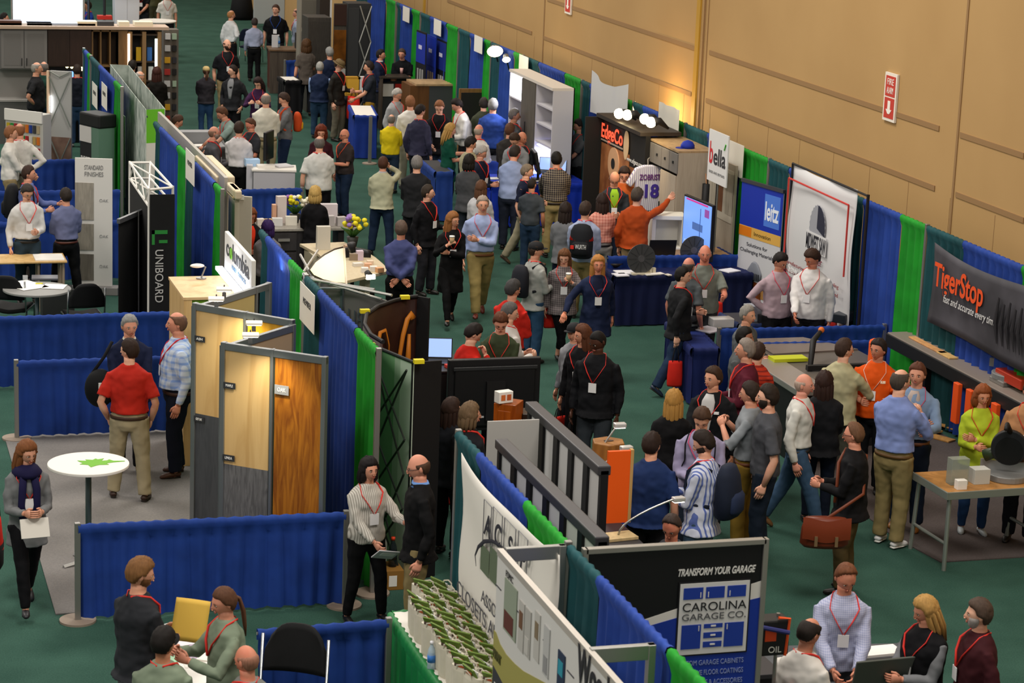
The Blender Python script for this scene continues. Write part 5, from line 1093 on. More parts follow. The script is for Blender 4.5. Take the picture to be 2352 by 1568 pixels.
# --- television group ----------------------------------------------------
P, Q = G(1030, 826, 1.45), G(1253, 828, 1.45); PX_ = (P+Q)/2
t, L = between('television', 'large black television seen from behind in the aisle booth', 'television', (P.x, P.y, 0), (Q.x, P.y, 0))
MB().box(0, L, -.02, .05, .62, 1.45).build('case', mat('17181a', .45), t, bevel=.012); MB().box(.07, L-.07, -.055, -.02, .68, 1.34).build('back_cover', mat('111214', .5), t, bevel=.012)
MB().box(.05, L-.05, -.065, -.05, 1.33, 1.37).build('ridge', mat('2a2c2e', .4), t, bevel=.005); MB().box(L*.4, L*.6, -.1, -.055, .75, 1.2).build('mount', BLKM, t)
MB().box(L*.46, L*.54, -.08, -.03, 0, .9).build('stand_pole', BLKM, t); MB().box(L*.2, L*.8, -.3, .2, 0, .03).build('stand_foot', BLKM, t)
for x in (.36, .4, .7): MB().box(L*x, L*x+.03, -.06, -.054, .78, .80).build('port_sticker', mat('c8c8c8'), t)
table('low table with white top and blue skirt behind the television booth panels', (6.7, 22.0, 0), (8.1, 22.0, 0), .75, .76, '1d3a94', top=WH)
def door_sample(label, P, rz, w, h, c, c2):
    t = thing('door_sample', label, 'door sample', P, rz, 'raised panel wood door samples'); m = mat(c, .35, kind='wood', h2=c2, sc=10)
    MB().box(-w/2, w/2, -.01, .25, 0, h).build('body', m, t, bevel=.006)
    for z0_, z1_ in ((.08, h*.55), (h*.62, h-.07)): MB().box(-w/2+.05, w/2-.05, -.02, -.01, z0_, z1_).build('raised_panel', m, t, bevel=.01)
    return t
P = G(1142, 900, 1.55); d = door_sample('orange brown stacked door samples in front of the television', (P.x, P.y-.3, .76), R(-35), .24, .74, '9c4c10', '7a3408')
P = G(1185, 905, 1.5); door_sample('dark espresso door sample in front of the television', (P.x+.12, P.y-.3, .76), R(-10), .26, .60, '24140c', '180c06')
t = boxes('white card box with orange pictures on top of the door samples', 'card_box', 'box', d.location+V((0, .06, .745)), .17, .10, .12, WH, R(15)); MB().box(-.06, -.01, -.053, -.05, .03, .09).build('orange_picture', mat('c86a30'), t); MB().box(.01, .06, -.053, -.05, .03, .09).build('orange_picture', mat('b85a28'), t)
for i, (px, py, c, w) in enumerate(((1012, 955, 'b88a58', .25), (1008, 975, 'c8b088', .3), (1187, 988, 'b87838', .3))): P = G(px, py, 1.0); boxes(['brown wood cutting sample', 'pale wood sample block', 'flat orange wood board'][i]+' behind the slat wall women', 'wood_sample', 'wood sample', (P.x if i < 2 else 6.6, P.y if i < 2 else 20.6, .76 if i < 2 else 1.02), w, .18, .08, mat(c, .5, kind='wood', sc=8), .3)
# popups ------------------------------------------------------------------
def popup_lattice(par, P, Q, h, off, m, n=3, k=2):
    dx, dy = Q[0]-P[0], Q[1]-P[1]
    for i in range(k):
        for j in range(n):
            a0, a1 = i/k, (i+1)/k; z0_, z1_ = .1+(h-.15)*j/n, .1+(h-.15)*(j+1)/n
            for (u0, u1) in ((a0, a1), (a1, a0)): MB().tube([(P[0]+dx*u0+off[0], P[1]+dy*u0+off[1], z0_), (P[0]+dx*u1+off[0], P[1]+dy*u1+off[1], z1_)], .011, None, 6).build('lattice_bar', m, par)
A, B = G(873, 800, 2.25), G(950, 832, 2.25)
t = thing('popup_display', 'green and white popup wall with black lattice and black end cap', 'popup display', (A.x, A.y, 0)); b = B-A; Ln = sqrt(b.x**2+b.y**2); n_ = V((b.y, -b.x, 0)).normalized()
def strip(par, nm, f0, f1, m, z0=.03, z1=2.25, o=0., P0=A, d=None):
    d = d or b; p_, q_ = d*f0, d*f1
    MB().add([(p_.x+n_.x*o, p_.y+n_.y*o, z0), (q_.x+n_.x*o, q_.y+n_.y*o, z0), (q_.x+n_.x*o, q_.y+n_.y*o, z1), (p_.x+n_.x*o, p_.y+n_.y*o, z1)], [(0, 1, 2, 3)]).build(nm, m, par).modifiers.new('t', 'SOLIDIFY').thickness = .01
strip(t, 'pale_fabric', 0, .45, mat('6e9a70', .7)); strip(t, 'green_fabric', .45, .62, mat('9ab09a', .7)); strip(t, 'pale_fabric', .62, 1, mat('b8c8b8', .7))
MB().prism([(0, .4), (b.x*.5, 1.6), (b.x*.5, .04), (0, .04)], .008, None, 'y', -.01).build('green_wedge', mat('2e6a34', .7), t)
popup_lattice(t, (0, 0), (b.x, b.y), 2.25, (-.09, -.09), mat('1c2420', .5), 3, 1); popup_lattice(t, (0, 0), (b.x, b.y), 2.25, (-.09, -.09), mat('1c2420', .5), 2, 1)
MB().tube([(0, 0, 2.25), (b.x, b.y, 2.25)], .018).build('top_bar', BLKM, t)
E2 = G(1021, 838, 2.2)-A
MB().add([(b.x, b.y, 0), (E2.x, E2.y+.1, 0), (E2.x, E2.y+.1, 2.22), (b.x, b.y, 2.25)], [(0, 1, 2, 3)]).build('black_end_cap', mat('0c0c0e', .8), t, label='black fabric end cap').modifiers.new('t', 'SOLIDIFY').thickness = .03
arc = [G(x, y, 2.25) for x, y in ((880, 785), (852, 768), (838, 745), (842, 722), (868, 703), (905, 690), (940, 682), (958, 680))]
t = thing('curved_popup', 'curved dark brown popup wall with gold lettering strokes', 'popup display', (arc[0].x, arc[0].y, 0)); br = mat('3a1c14', .5, kind='noise', h2='24110c', sc=1.2); O = arc[0]
def ca(u):
    f = u*(len(arc)-1); i = min(int(f), len(arc)-2); return arc[i].lerp(arc[i+1], f-i)-O
MB().grid(lambda u, v: (ca(u).x, ca(u).y, .03+2.2*v), 28, 6).build('brown_fabric', br, t, True).modifiers.new('t', 'SOLIDIFY').thickness = .02
MB().tube([(*ca(i/28)[:2], 2.25) for i in range(29)], .022).build('top_bar', BLKM, t); gold = mat('c87820', .5)
cc = ca(1); MB().add([(cc.x, cc.y, 0), (cc.x+.10, cc.y-.12, 0), (cc.x+.10, cc.y-.12, 2.25), (cc.x, cc.y, 2.25)], [(0, 1, 2, 3)]).build('black_end_cap', mat('0c0c0e', .8), t).modifiers.new('t', 'SOLIDIFY').thickness = .03
CTR = (arc[3]+arc[7])/2-O+V((.1, -.6, 0))
def stroke(pts, rr, nm='gold_stroke'): MB().tube([ca(u)+V((*((CTR-ca(u)).normalized()*.06)[:2], z-ca(u).z)) for u, z in pts], rr, None, 6, .5).build(nm, gold, t, True)
stroke([(.74, 1.35), (.77, 1.62), (.80, 1.85), (.84, 2.02), (.90, 2.08), (.93, 2.02)], [.012, .024, .028, .03, .03, .05]); stroke([(.85, 1.3), (.86, 1.6), (.87, 1.85)], [.024, .034, .02]); stroke([(.72, 1.42), (.80, 1.5), (.90, 1.52)], .016)
stroke([(.52, 1.5), (.52, 1.8), (.56, 1.98), (.62, 1.98), (.66, 1.8), (.66, 1.55)], [.02, .018, .024, .024, .018, .012])
TG = iter(('yellow tag by the grey popup writing', 'yellow tag on the left of the curved brown popup', 'yellow tag on the black end of the curved brown popup', 'yellow tag at the near rim of the curved brown popup', 'yellow tag on the black cap beside the laptop'))
for px, py in ((838, 712), (805, 750), (930, 680), (850, 790), (962, 827)):
    P = G(px, py, 2.28); tag(MB().box(-.05, .05, -.03, .03, 0, .04).build('warning_tag', mat('d8c81c'), None, loc=(P.x, P.y, 2.25)), next(TG), 'tag', 'yellow tags on the popup frames')
# grey mirrored wall with reversed writing
t, L = between('grey_popup', 'grey popup wall seen from behind with faint writing', 'popup display', G(720, 640, 2.2), G(886, 690, 2.2))
MB().box(0, L, 0, .02, 0, 2.2).build('grey_fabric', mat('6a6866', .7), t); MB().box(L*.40, L*.43, -.02, 0, 0, 2.2).build('seam_post', mat('4a5658', .5), t); text('BLUM', L*.72, -.012, 1.80, .2, mat('4a5258'), t, w=L*.42, rot=(pi/2, 0, pi))
AT = mat('b8b8b4', .35, .6)
for p_, q_ in (((0, 2.22), (L, 2.22)), ((0, 2.1), (L*.5, 2.22)), ((0, 1.2), (.2, 2.2)), ((.25, 1.2), (-.1, 2.2))): MB().tube([(p_[0], -.06, p_[1]), (q_[0], -.06, q_[1])], .014, None, 6).build('frame_bar', AT, t)
# big curved lit header
t = thing('lit_header', 'white curved header with black rim glowing under spot lamps', 'display header', G(757, 640, 2.25), R(8)); zc = 0
t.location = G(757, 612, 2.38); t.rotation_euler = (R(-12), 0, R(12)); t.scale = (.82, .82, .82)
pts = [(.22, .24), (.10, .22), (-.05, .16), (-.2, .07), (-.29, -.03), (-.24, -.10), (-.10, -.17), (.08, -.22), (.22, -.24)]
MB().prism([(x*1.06, z*1.1) for x, z in pts], .02, None, 'y', .021).build('black_rim', mat('241a14', .5), t)
MB().prism(pts, .02, None, 'y').build('white_sheet', mat('f2e4cc', .6), t, bevel=.004); MB().box(.215, .24, -.02, .10, -.27, .24).build('white_edge', mat('d8d0c4', .6), t)
for i, (x, y) in enumerate(((.24, .22), (.10, -.26))): k = thing('spot_lamp', ['black spot lamp at the top corner of the lit header', 'black spot lamp at the bottom corner of the lit header'][i], 'lamp', V(t.location)+V((x, -.08, y)), 0); MB().tube([(0, 0, -.04), (-.02, -.02, .06)], [.035, .05], None, 12).build('housing', BLKM, k, True); MB().tube([(0, .1, -.04), (0, 0, 0)], .01).build('bracket', ALU, k)
lamp('header_spot', 'SPOT', V(t.location)+V((.12, -.5, .2)), 20, (1, .86, .62), .05, target=V(t.location)+V((-.05, 0, 0)), spot=80, blend=.8)
for i, (a, b_, z) in enumerate((((690, 585), (720, 640), 2.2), ((690, 635), (730, 575), 2.2), ((760, 650), (900, 678), 2.3), ((700, 640), (860, 665), 2.3))):
    P, Q = G(*a, z), G(*b_, z); tag(MB().tube([V((0, 0, 0)), Q-P], .016, None, 6).build('truss_bar', AT, None, loc=P), ['silver truss bar crossing left of the lit header', 'second silver truss bar left of the lit header', 'long silver bar under the lit header to the black cap', 'long silver bar at the curtain side of the lit header'][i], 'truss', 'silver truss bars around the lit header')
k = thing('spot_lamp', 'glowing halogen spot beside the cream desk', 'lamp', G(849, 636, 2.3), R(20)); MB().tube([(0, .06, .05), (0, 0, 0)], [.03, .05], None, 12).build('housing', BLKM, k, True); MB().box(-.05, .05, -.04, .0, -.02, .03).build('bulb', mat('fff0c8', .4, emit=18), k); MB().tube([(0, .05, .04), (.1, .2, -.08)], .008).build('arm', ALU, k)
# laptop on black counter
t = thing('counter', 'black popup counter carrying the laptop behind the television', 'counter', (6.75, 25.7, 0)); MB().box(0, .62, 0, .75, 0, 1.06).build('body', mat('0d0d0f', .7), t, bevel=.02); MB().box(-.02, .64, -.02, .77, 1.06, 1.09).build('worktop', mat('17181a', .5), t, bevel=.008)
laptop('open laptop with bright blue screen on the black counter', (7.08, 26.1, 1.09), R(-14)); boxes('red slim box beside the laptop on the black counter', 'card_box', 'box', (7.22, 25.85, 1.09), .22, .08, .04, mat('c8382c'), R(10)); boxes('small yellow box beside the laptop', 'card_box', 'box', (6.85, 25.85, 1.09), .1, .07, .04, mat('d0c020'))
t = boxes('brown cardboard box with white label behind the striped blouse woman', 'cardboard_box', 'box', (G(890, 1352, 0).x, G(890, 1352, 0).y+.1, 0), .3, .3, .2, mat('8a6228', .8)); MB().box(0, .08, -.153, -.15, .04, .15).build('label', WH, t)
boxes('white plastic bin on the floor behind the cardboard box', 'plastic_bin', 'box', (G(875, 1330, 0).x+.02, G(875, 1330, 0).y+.35, 0), .3, .25, .36, mat('c8c4b8', .5)); bottle('dark soda bottle with orange cap on the cardboard box', (G(910, 1300, .25).x, G(910, 1300, .25).y+.15, .2), 'd8401c', '20282c', '20282c', 1.3)
# ------------------------------------------------------------------ left and back of the hall
P, Q = G(172, 362, 2.05), G(258, 365, 2.05)
t, L = between('sample_board', 'tall white STANDARD FINISHES board with three grey swatches', 'display board', P, Q)
MB().box(0, L, 0, .03, .03, 2.05).build('board', mat('cfcdc8', .6), t, bevel=.004); text('STANDARD', L*.25, -.004, 1.88, .07, mat('7a7a7a'), t, w=L*.5); text('FINISHES', L*.25, -.004, 1.78, .07, mat('7a7a7a'), t, w=L*.5)
for z0, z1, c in ((1.12, 1.68, '9a9488'), (.66, 1.06, '8a8478'), (.2, .6, '6c665c')): MB().box(.0, L*.5, -.008, 0, z0, z1).build('swatch', mat(c, .7, kind='wood', sc=20), t); text('OAK', L*.65, -.004, (z0+z1)/2, .045, mat('9a9a9a'), t)
MB().box(-.05, L+.1, -.12, .1, 0, .12).build('base', mat('7a7876', .6), t, bevel=.01)
# black roll-up
P, Q = G(273, 515, 1.95), G(355, 468, 2.02)
t, L = between('roll_up_banner', 'black roll-up banner seen from behind with a thin support pole', 'banner', P, Q)
MB().box(0, L, 0, .008, .1, 1.98).build('fabric', mat('0e0f11', .8), t); MB().box(-.01, L+.01, -.02, .025, 1.96, 2.02).build('top_bar', mat('6a6c70', .4, .6), t); MB().tube([(L*.5, -.03, 0), (L*.5, -.02, 2.02)], .01).build('pole', ALU, t); MB().box(0, L, -.06, .08, 0, .1).build('base', ALUD, t)
# truss tower with black fabric UNIBOARD
pts = [G(*a, 2.44) for a in ((298, 370), (345, 370), (397, 427), (342, 432))]; O = pts[3]; t = thing('truss_display', 'white truss tower with black fabric reading UNIBOARD', 'truss display', (O.x, O.y, 0))
q4 = [(a.x-O.x, a.y-O.y) for a in pts]; wm = mat('d8d6d0', .5)
truss_box(t, q4+[q4[0]], (2.42, 2.2), wm, .035); truss_box(t, [q4[0], q4[2]], (2.42, 2.2), wm, .025); truss_box(t, [q4[1], q4[3]], (2.42,), wm, .025)
for a in q4: MB().tube([(*a, 0), (*a, 2.44)], .018, None, 6).build('truss_post', wm, t)
for i in range(5):
    a, b = q4[0], q4[3]; u0, u1 = i/5, (i+1)/5; MB().tube([(a[0]+(b[0]-a[0])*u0, a[1]+(b[1]-a[1])*u0, 2.42 if i % 2 else 2.2), (a[0]+(b[0]-a[0])*u1, a[1]+(b[1]-a[1])*u1, 2.2 if i % 2 else 2.42)], .01, None, 6).build('truss_brace', wm, t)
fx = q4[2][0]
MB().box(.01, fx, -.03, -.015, .02, 2.36).build('black_fabric', mat('121316', .8, kind='cloth'), t)
MB().add([(q4[0][0], q4[0][1], .02), (0, 0, .02), (0, 0, 2.2), (q4[0][0], q4[0][1], 2.2)], [(0, 1, 2, 3)]).build('side_fabric', mat('0f1012', .8), t).modifiers.new('t', 'SOLIDIFY').thickness = .01
text('UNIBOARD', fx*.25, -.033, 1.64, .11, mat('c8c8c8'), t, w=.70, rot=(pi/2, pi/2, 0))
for z0, z1, x0, x1 in ((1.84, 1.89, .04, .26), (1.70, 1.89, .04, .08), (1.72, 1.76, .14, .26)): MB().box(x0*fx/.36, x1*fx/.36, -.034, -.03, z0, z1).build('green_mark', mat('2a8a3a'), t)
# tables at the papers booth
def legs_table(label, c, w, d, z, m, rz=0., group='small booth tables'):
    t = thing('table', label, 'table', (c.x, c.y, 0), rz, group); MB().box(-w/2, w/2, -d/2, d/2, z-.03, z).build('tabletop', m, t, bevel=.008)
    for x in (-1, 1):
        for y in (-1, 1): MB().tube([(x*(w/2-.05), y*(d/2-.05), 0), (x*(w/2-.05), y*(d/2-.05), z-.03)], .018).build('leg', mat('9a8a78', .5), t)
    return t
t = round_table('low round table with brochures and a black laptop at far left', G(85, 662, .76), .46, .76, mat('8a8a88', .5), pole='6a7a80')
sheet('large white brochure hanging over the low round table', G(58, 655, .765), .42, .55, .5); sheet('white brochure on the right of the low round table', G(125, 658, .765), .3, .3, -.3)
boxes('closed dark grey laptop on the low round table', 'laptop', 'laptop', G(103, 640, .768), .36, .25, .03, mat('505258', .4), -.1); boxes('yellow marker beside the brochure on the low round table', 'marker', 'marker', G(90, 652, .768), .1, .03, .015, mat('d8d040'))
boxes('small silver phone holder on the low round table', 'phone_holder', 'phone holder', G(58, 642, .768), .07, .05, .06, mat('a0a4a8', .3, .6))
t = legs_table('pale wood table behind the man in white shirt with lanyard', G(45, 592, .76), 1.3, .6, .76, MAPLE); t = legs_table('small white table between the two men at far left', G(112, 592, .76), .42, .42, .78, WH)
# sample rack
P, Q = G(12, 248, 1.75), G(98, 258, 1.75); t, L = between('sample_rack', 'white slanted rack with rows of colour chips at far left', 'sample rack', P, Q)
MB().box(0, L, 0, .25, 0, 1.7).build('body', mat('b8b6ae', .6), t, bevel=.01); MB().box(0, L, -.03, 0, 1.55, 1.75).build('header', WH, t)
chips = ['b8a020', 'c86a18', 'c8281c', '2a8a3a', '203a8a', '1a2a6a', 'a01c24', '3a3a3a', '8a8a88', 'c8c4b8', 'a89878', '6a5a3c', 'b09050', '2a2a30']
for r in range(5):
    for c in range(9): MB().box(L*.05+L*.1*c, L*.05+L*.1*c+L*.075, -.02, 0, 1.36-.2*r, 1.50-.2*r).build('colour_chip', mat(chips[(r*5+c*3) % 14]), t)
# framed popup with picture and lit edge
P, Q = G(115, 162, 2.3), G(163, 165, 2.3); t, L = between('framed_popup', 'narrow popup with grey top and brown interior picture, lit at its left edge', 'popup display', P, Q)
MB().box(.0, L, 0, .05, .05, 2.3).build('grey_panel', mat('a8a8a4', .6), t); MB().box(.02, L-.0, -.004, 0, .25, 1.1).build('brown_picture', mat('5a4038', .6, kind='noise', h2='8a7060', sc=3), t)
MB().box(-.05, -.01, -.05, .0, .05, 2.3).build('pale_edge', mat('e8c8a8', .6), t); MB().tube([(.03, -.04, 1.55), (.03, -.04, 1.85)], .015).build('tube_light', mat('f4f8ff', .4, emit=6), t)
for a, b in (((0, 1.3), (L, 2.2)), ((L, 1.3), (0, 2.2)), ((0, .2), (L, 1.1)), ((L, .2), (0, 1.1)), ((0, 2.3), (L*.5, 2.2)), ((L, 2.3), (L*.5, 2.2))): MB().tube([(a[0], -.05, a[1]), (b[0], -.05, b[1])], .012, None, 5).build('lattice_bar', mat('7a8078', .5), t)
MB().ball((L*.5, -.07, .52), .035, .01, .06).build('gold_ornament', mat('a87820', .4, .4), t, True)
# BEST stand
P, Q = G(186, 262, 1.9), G(212, 268, 1.9); t, L = between('tower_display', 'black, white and green tower display reading BEST', 'display stand', P, Q)
MB().box(0, L, -.02, .3, 0, 1.9).build('black_body', mat('1a1a1c', .6), t); MB().box(0, L, -.03, -.02, 1.45, 1.72).build('white_band', mat('c4c2be'), t); MB().box(L, L+.22, -.02, .3, 0, 1.72).build('green_body', mat('5a7a68', .6), t); MB().box(L, L+.22, -.025, -.02, 1.0, 1.12).build('pale_band', mat('8aa898'), t)
MB().box(-.02, L+.24, -.03, .34, 1.72, 1.95).build('black_top', mat('141416', .6), t, bevel=.03); text('BEST', L*.1, -.033, 1.05, .16, mat('c8c8c4'), t, w=L*.8)
# white leaf lattice box popup
q4 = [G(*a, 2.3) for a in ((253, 148), (295, 150), (378, 250), (335, 252))]; O = q4[3]; t = thing('lattice_popup', 'white leaf patterned box popup with a lime green panel on its near end', 'popup display', (O.x, O.y, 0))
q4 = [(a.x-O.x, a.y-O.y) for a in q4]; lf = mat('c4ccc4', .8, kind='noise', h2='7a8a80', sc=4)
def wallq(nm, a, b, z0, z1, m, o=0.): MB().add([(a[0]+o, a[1]+o, z0), (b[0]+o, b[1]+o, z0), (b[0]+o, b[1]+o, z1), (a[0]+o, a[1]+o, z1)], [(0, 1, 2, 3)]).build(nm, m, t).modifiers.new('t', 'SOLIDIFY').thickness = .01
wallq('leaf_fabric', q4[0], q4[3], .03, 2.3, lf); wallq('inner_fabric', q4[1], q4[2], .9, 2.3, lf); wallq('white_end', q4[3], q4[2], .03, 1.75, mat('c8c8c2', .7)); wallq('lime_end', q4[3], q4[2], 1.75, 2.3, mat('5fae24', .7)); wallq('back_end', q4[0], q4[1], .03, 2.3, lf)
for i in range(5):
    for (u0, u1, z0, z1) in ((i/5, (i+1)/5, .1, 2.2), ((i+1)/5, i/5, .1, 2.2)):
        f = lambda u: (q4[0][0]+(q4[3][0]-q4[0][0])*u+.02, q4[0][1]+(q4[3][1]-q4[0][1])*u); MB().tube([(*f(u0), z0), (*f(u1), z1)], .012, None, 5).build('lattice_bar', mat('4a5654', .5), t)
mg = G(283, 205, 2.3); MB().box(mg.x-O.x-.04, mg.x-O.x-.03, mg.y-O.y-.5, mg.y-O.y+.6, .5, 1.9).build('green_sheet', mat('8aa88a', .7), t)
# kitchen wall
P, Q = G(-4, 72, 2.32), G(374, 75, 2.32); Y = P.y; X0 = P.x; Wd = Q.x-P.x; sc_ = Wd/378
def kx(px): return (px+4)*sc_
t = thing('kitchen_cabinet', 'pair of grey shaker wall cabinets over a kitchen counter', 'cabinet', (X0, Y, 0))
MB().box(0, kx(107), 0, .45, 1.55, 2.36).build('body', mat('6a6866', .6), t)
for i in range(2):
    a, b = kx(2+53*i), kx(53+53*i); d = MB().box(a, b, -.02, 0, 1.57, 2.34).build('door', mat('767472', .6), t, bevel=.003); MB().box(a+.06, b-.06, -.024, -.02, 1.63, 2.28).build('door_panel', mat('6e6c6a', .6), d); MB().tube([((b-.04 if i == 0 else a+.04), -.04, 1.62), ((b-.04 if i == 0 else a+.04), -.04, 1.78)], .008).build('handle', BLKM, d)
MB().box(0, kx(107), .40, .45, 0, 1.55).build('splashback', mat('8a8884', .5), t); MB().box(0, kx(107), 0, .42, 0, .88).build('base_unit', mat('5a5a58', .6), t); MB().box(0, kx(107), -.02, .44, .88, .92).build('worktop', mat('9a9894', .4), t)
t = thing('kitchen_cabinet', 'dark brown cabinet with a built in glowing coffee machine', 'cabinet', (X0+kx(108), Y, 0)); w = kx(208)-kx(108)
MB().box(0, w, 0, .45, 1.6, 2.36).build('upper_body', mat('2c1c12', .5), t)
for i in range(2): MB().box(i*w/2+.005, (i+1)*w/2-.005, -.02, 0, 1.62, 2.35).build('door', mat('33211a' if i else '2e1e16', .5, kind='wood', sc=12), t)
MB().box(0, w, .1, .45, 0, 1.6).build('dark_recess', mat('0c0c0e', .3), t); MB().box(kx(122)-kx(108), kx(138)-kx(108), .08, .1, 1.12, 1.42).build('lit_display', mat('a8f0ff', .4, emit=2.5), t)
for i, (px, py) in enumerate(((154, 140), (154, 151), (165, 142), (165, 152), (177, 141), (187, 141), (188, 157))): P_ = GY(px, py, Y+.08); MB().ball((P_.x-X0-kx(108), .07, P_.z), .035, .02, .05).build('lit_bulb', mat('fff0a8', .4, emit=5), t, True)
for px, py in ((133, 183), (143, 180), (163, 174)): P_ = GY(px, py, Y+.0); MB().box(P_.x-X0-kx(108)-.06, P_.x-X0-kx(108)+.06, .06, .08, P_.z-.08, P_.z+.08).build('blue_screen', mat('7ab0ff', .4, emit=1.5), t)
t = thing('kitchen_cabinet', 'open wood cubby cabinet with upright dividers', 'cabinet', (X0+kx(209), Y, 0)); w = kx(292)-kx(209); wd = mat('7a5c38', .5, kind='wood', sc=8)
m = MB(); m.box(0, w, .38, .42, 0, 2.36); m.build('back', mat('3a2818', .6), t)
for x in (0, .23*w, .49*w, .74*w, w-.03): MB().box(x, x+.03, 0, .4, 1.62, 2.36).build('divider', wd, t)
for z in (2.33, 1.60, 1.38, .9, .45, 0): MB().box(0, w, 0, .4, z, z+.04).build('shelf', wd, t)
MB().box(w*.74, w, -.02, .38, .0, 2.36).build('side_panel', wd, t)
rr = random.Random(4)
for i in range(11): k = boxes('%s jar on the open cubby shelves, %s along' % (['amber', 'dark', 'clear', 'red'][i % 4], ['first', 'second', 'third', 'fourth', 'fifth', 'sixth', 'seventh', 'eighth', 'ninth', 'tenth', 'eleventh'][i]), 'jar', 'jar', (X0+kx(209)+.06+.085*i, Y+.15, .94 if i % 2 else .49), .05, .05, .16, mat(['8a5a20', '2a1c18', '9a9a98', '8a2a1c'][i % 4], .3), 0, 'jars on the open cubby cabinet')
t = thing('kitchen_cabinet', 'tall glass door cabinet with bright vertical light strips', 'cabinet', (X0+kx(293), Y-.05, 0)); w = kx(370)-kx(293); wd = mat('8a6c48', .5, kind='wood', sc=8)
MB().box(0, w, .35, .42, 0, 2.34).build('back', mat('1c1a1a', .6), t)
for x in (0, .42*w, w-.08): MB().box(x, x+.08, -.02, .4, 0, 2.34).build('upright', wd, t)
for z in (2.26, 1.7, 1.3, .8, .3): MB().box(0, w, 0, .36, z, z+.03).build('shelf', mat('3a2c20', .6), t)
for x, z0, z1, c in ((-.02, .95, 2.3, 'ffd8b0'), (.80*w, 1.1, 2.2, 'f0fff0')): MB().box(x, x+.05, -.04, -.02, z0, z1).build('light_strip', mat(c, .4, emit=2.5), t)
for i, (x, z, c) in enumerate(((.25, 1.73, 'c8a020'), (.3, 1.33, 'd8d8d0'), (.58, 1.73, '2a5a9a'), (.62, 1.33, 'b8b8b8'), (.6, .83, '2a6a9a'), (.2, .83, '8a3020'))): MB().box(x*w, x*w+.1, .05, .12, z, z+.28).build('package', mat(c), t)
t = tag(MB().box(0, Wd+.15, -.08, .5, 0, .06).build('worktop', mat('b8a08c', .5), None, loc=(X0-.03, Y, 2.38)), 'long pale worktop board across the top of all kitchen cabinets', 'worktop')
for px, w_, c, n in ((150, 1.4, '9aa4b4', 'long grey blue flat panel'), (60, 1.2, 'd8d8d8', 'white flat panel'), (210, .4, 'd8ccb0', 'cream flat carton'), (252, .35, '3a3a3c', 'dark flat tray'), (295, .22, 'd8d0b8', 'small cream carton'), (340, .38, 'd8d0b8', 'cream carton nearest the round table'), (30, .5, '4a2c20', 'dark brown flat box')):
    P_ = G(px, 66, 2.46); boxes(n+' lying on top of the kitchen cabinets', 'flat_carton', 'carton', (P_.x, Y+.2, 2.44), w_, .3, .05 if w_ > .5 else .09, mat(c), 0, 'cartons on the kitchen cabinet tops')
# bright screen
P, Q = GY(30, 56, Y+1.2), GY(190, 56, Y+1.2); t = thing('projection_screen', 'large glowing white screen above the kitchen cabinets', 'screen', (P.x, Y+1.2, 0)); w = Q.x-P.x
MB().box(0, w, -.005, .03, P.z, P.z+1.55).build('screen_face', mat('dcecf8', .5, kind='noise', h2='c4e0f6', sc=.8, emit=.0), t); t.children[0].data.materials[0] = mat('d8ecff', .5, emit=.95)
MB().box(-.04, 0, -.02, .05, P.z-.05, P.z+1.6).build('frame_side', ALU, t); MB().box(w, w+.04, -.02, .05, P.z-.05, P.z+1.6).build('frame_side', ALU, t); MB().box(0, w, -.02, .05, P.z-.05, P.z).build('frame_bottom', WH, t)
for x in (0, w): MB().tube([(x, .02, 0), (x, .02, P.z)], .025).build('leg', ALU, t)
lamp('screen_light', 'AREA', (P.x+w/2, Y+1.1, P.z+.8), 60, (.85, .93, 1), size=w, size_y=1.5, target=(P.x+w/2, Y-3, P.z-1))
# white podium, round table, pegboard
P = G(292, 75, 1.2); t = thing('podium', 'white podium standing behind the kitchen cabinets', 'podium', (GY(292, 60, Y+2.2).x, Y+2.2, 0)); MB().prism([(-.22, 0), (.22, 0), (.27, 2.9), (-.27, 2.9)], .4, None, 'y').build('body', mat('b8b8ba', .6), t, bevel=.01); MB().box(-.3, .3, -.05, .45, 2.9, 2.94).build('top', mat('c8d8e0', .4), t); MB().box(-.003, .003, -.004, 0, .1, 2.85).build('seam', GRY, t)
round_table('high round white table behind the pegboard at the top left', G(362, 47, 1.05), .5, 1.05, WH)
t = thing('microphone_stand', 'black stand with a red base behind the cabinets', 'stand', (GY(240, 50, Y+1.6).x, Y+1.6, 0)); MB().tube([(0, 0, 0), (0, 0, 2.9)], .03).build('pole', BLKM, t); MB().box(-.15, .15, -.1, .1, 2.42, 2.5).build('red_base', mat('b8281c'), t); MB().tube([(-.3, .3, 0), (-.3, .3, 3.6)], .03).build('pole', BLKM, t)
P, Q = G(374, 68, 2.3), G(410, 68, 2.3); t, L = between('tool_board', 'grey pegboard tower hung with tools and gadgets', 'tool display', V((P.x+.02, P.y, 0)), V((Q.x, P.y, 0))); MB().box(0, L, 0, .3, 0, 2.3).build('board', mat('5c564e', .7), t)
for i in range(16): MB().box(L*(.1+.42*(i % 2))+.02*sin(i*3), L*(.42+.42*(i % 2)), -.07, 0, 2.1-.25*(i//2), 2.22-.25*(i//2)).build('tool', mat(['c8c8c8', '1a1a1c', 'a8302c', '9ab09a', 'c89820', '1a1a1c', 'b8b8b8', '2a2a30'][(i*3) % 8], .4), t)
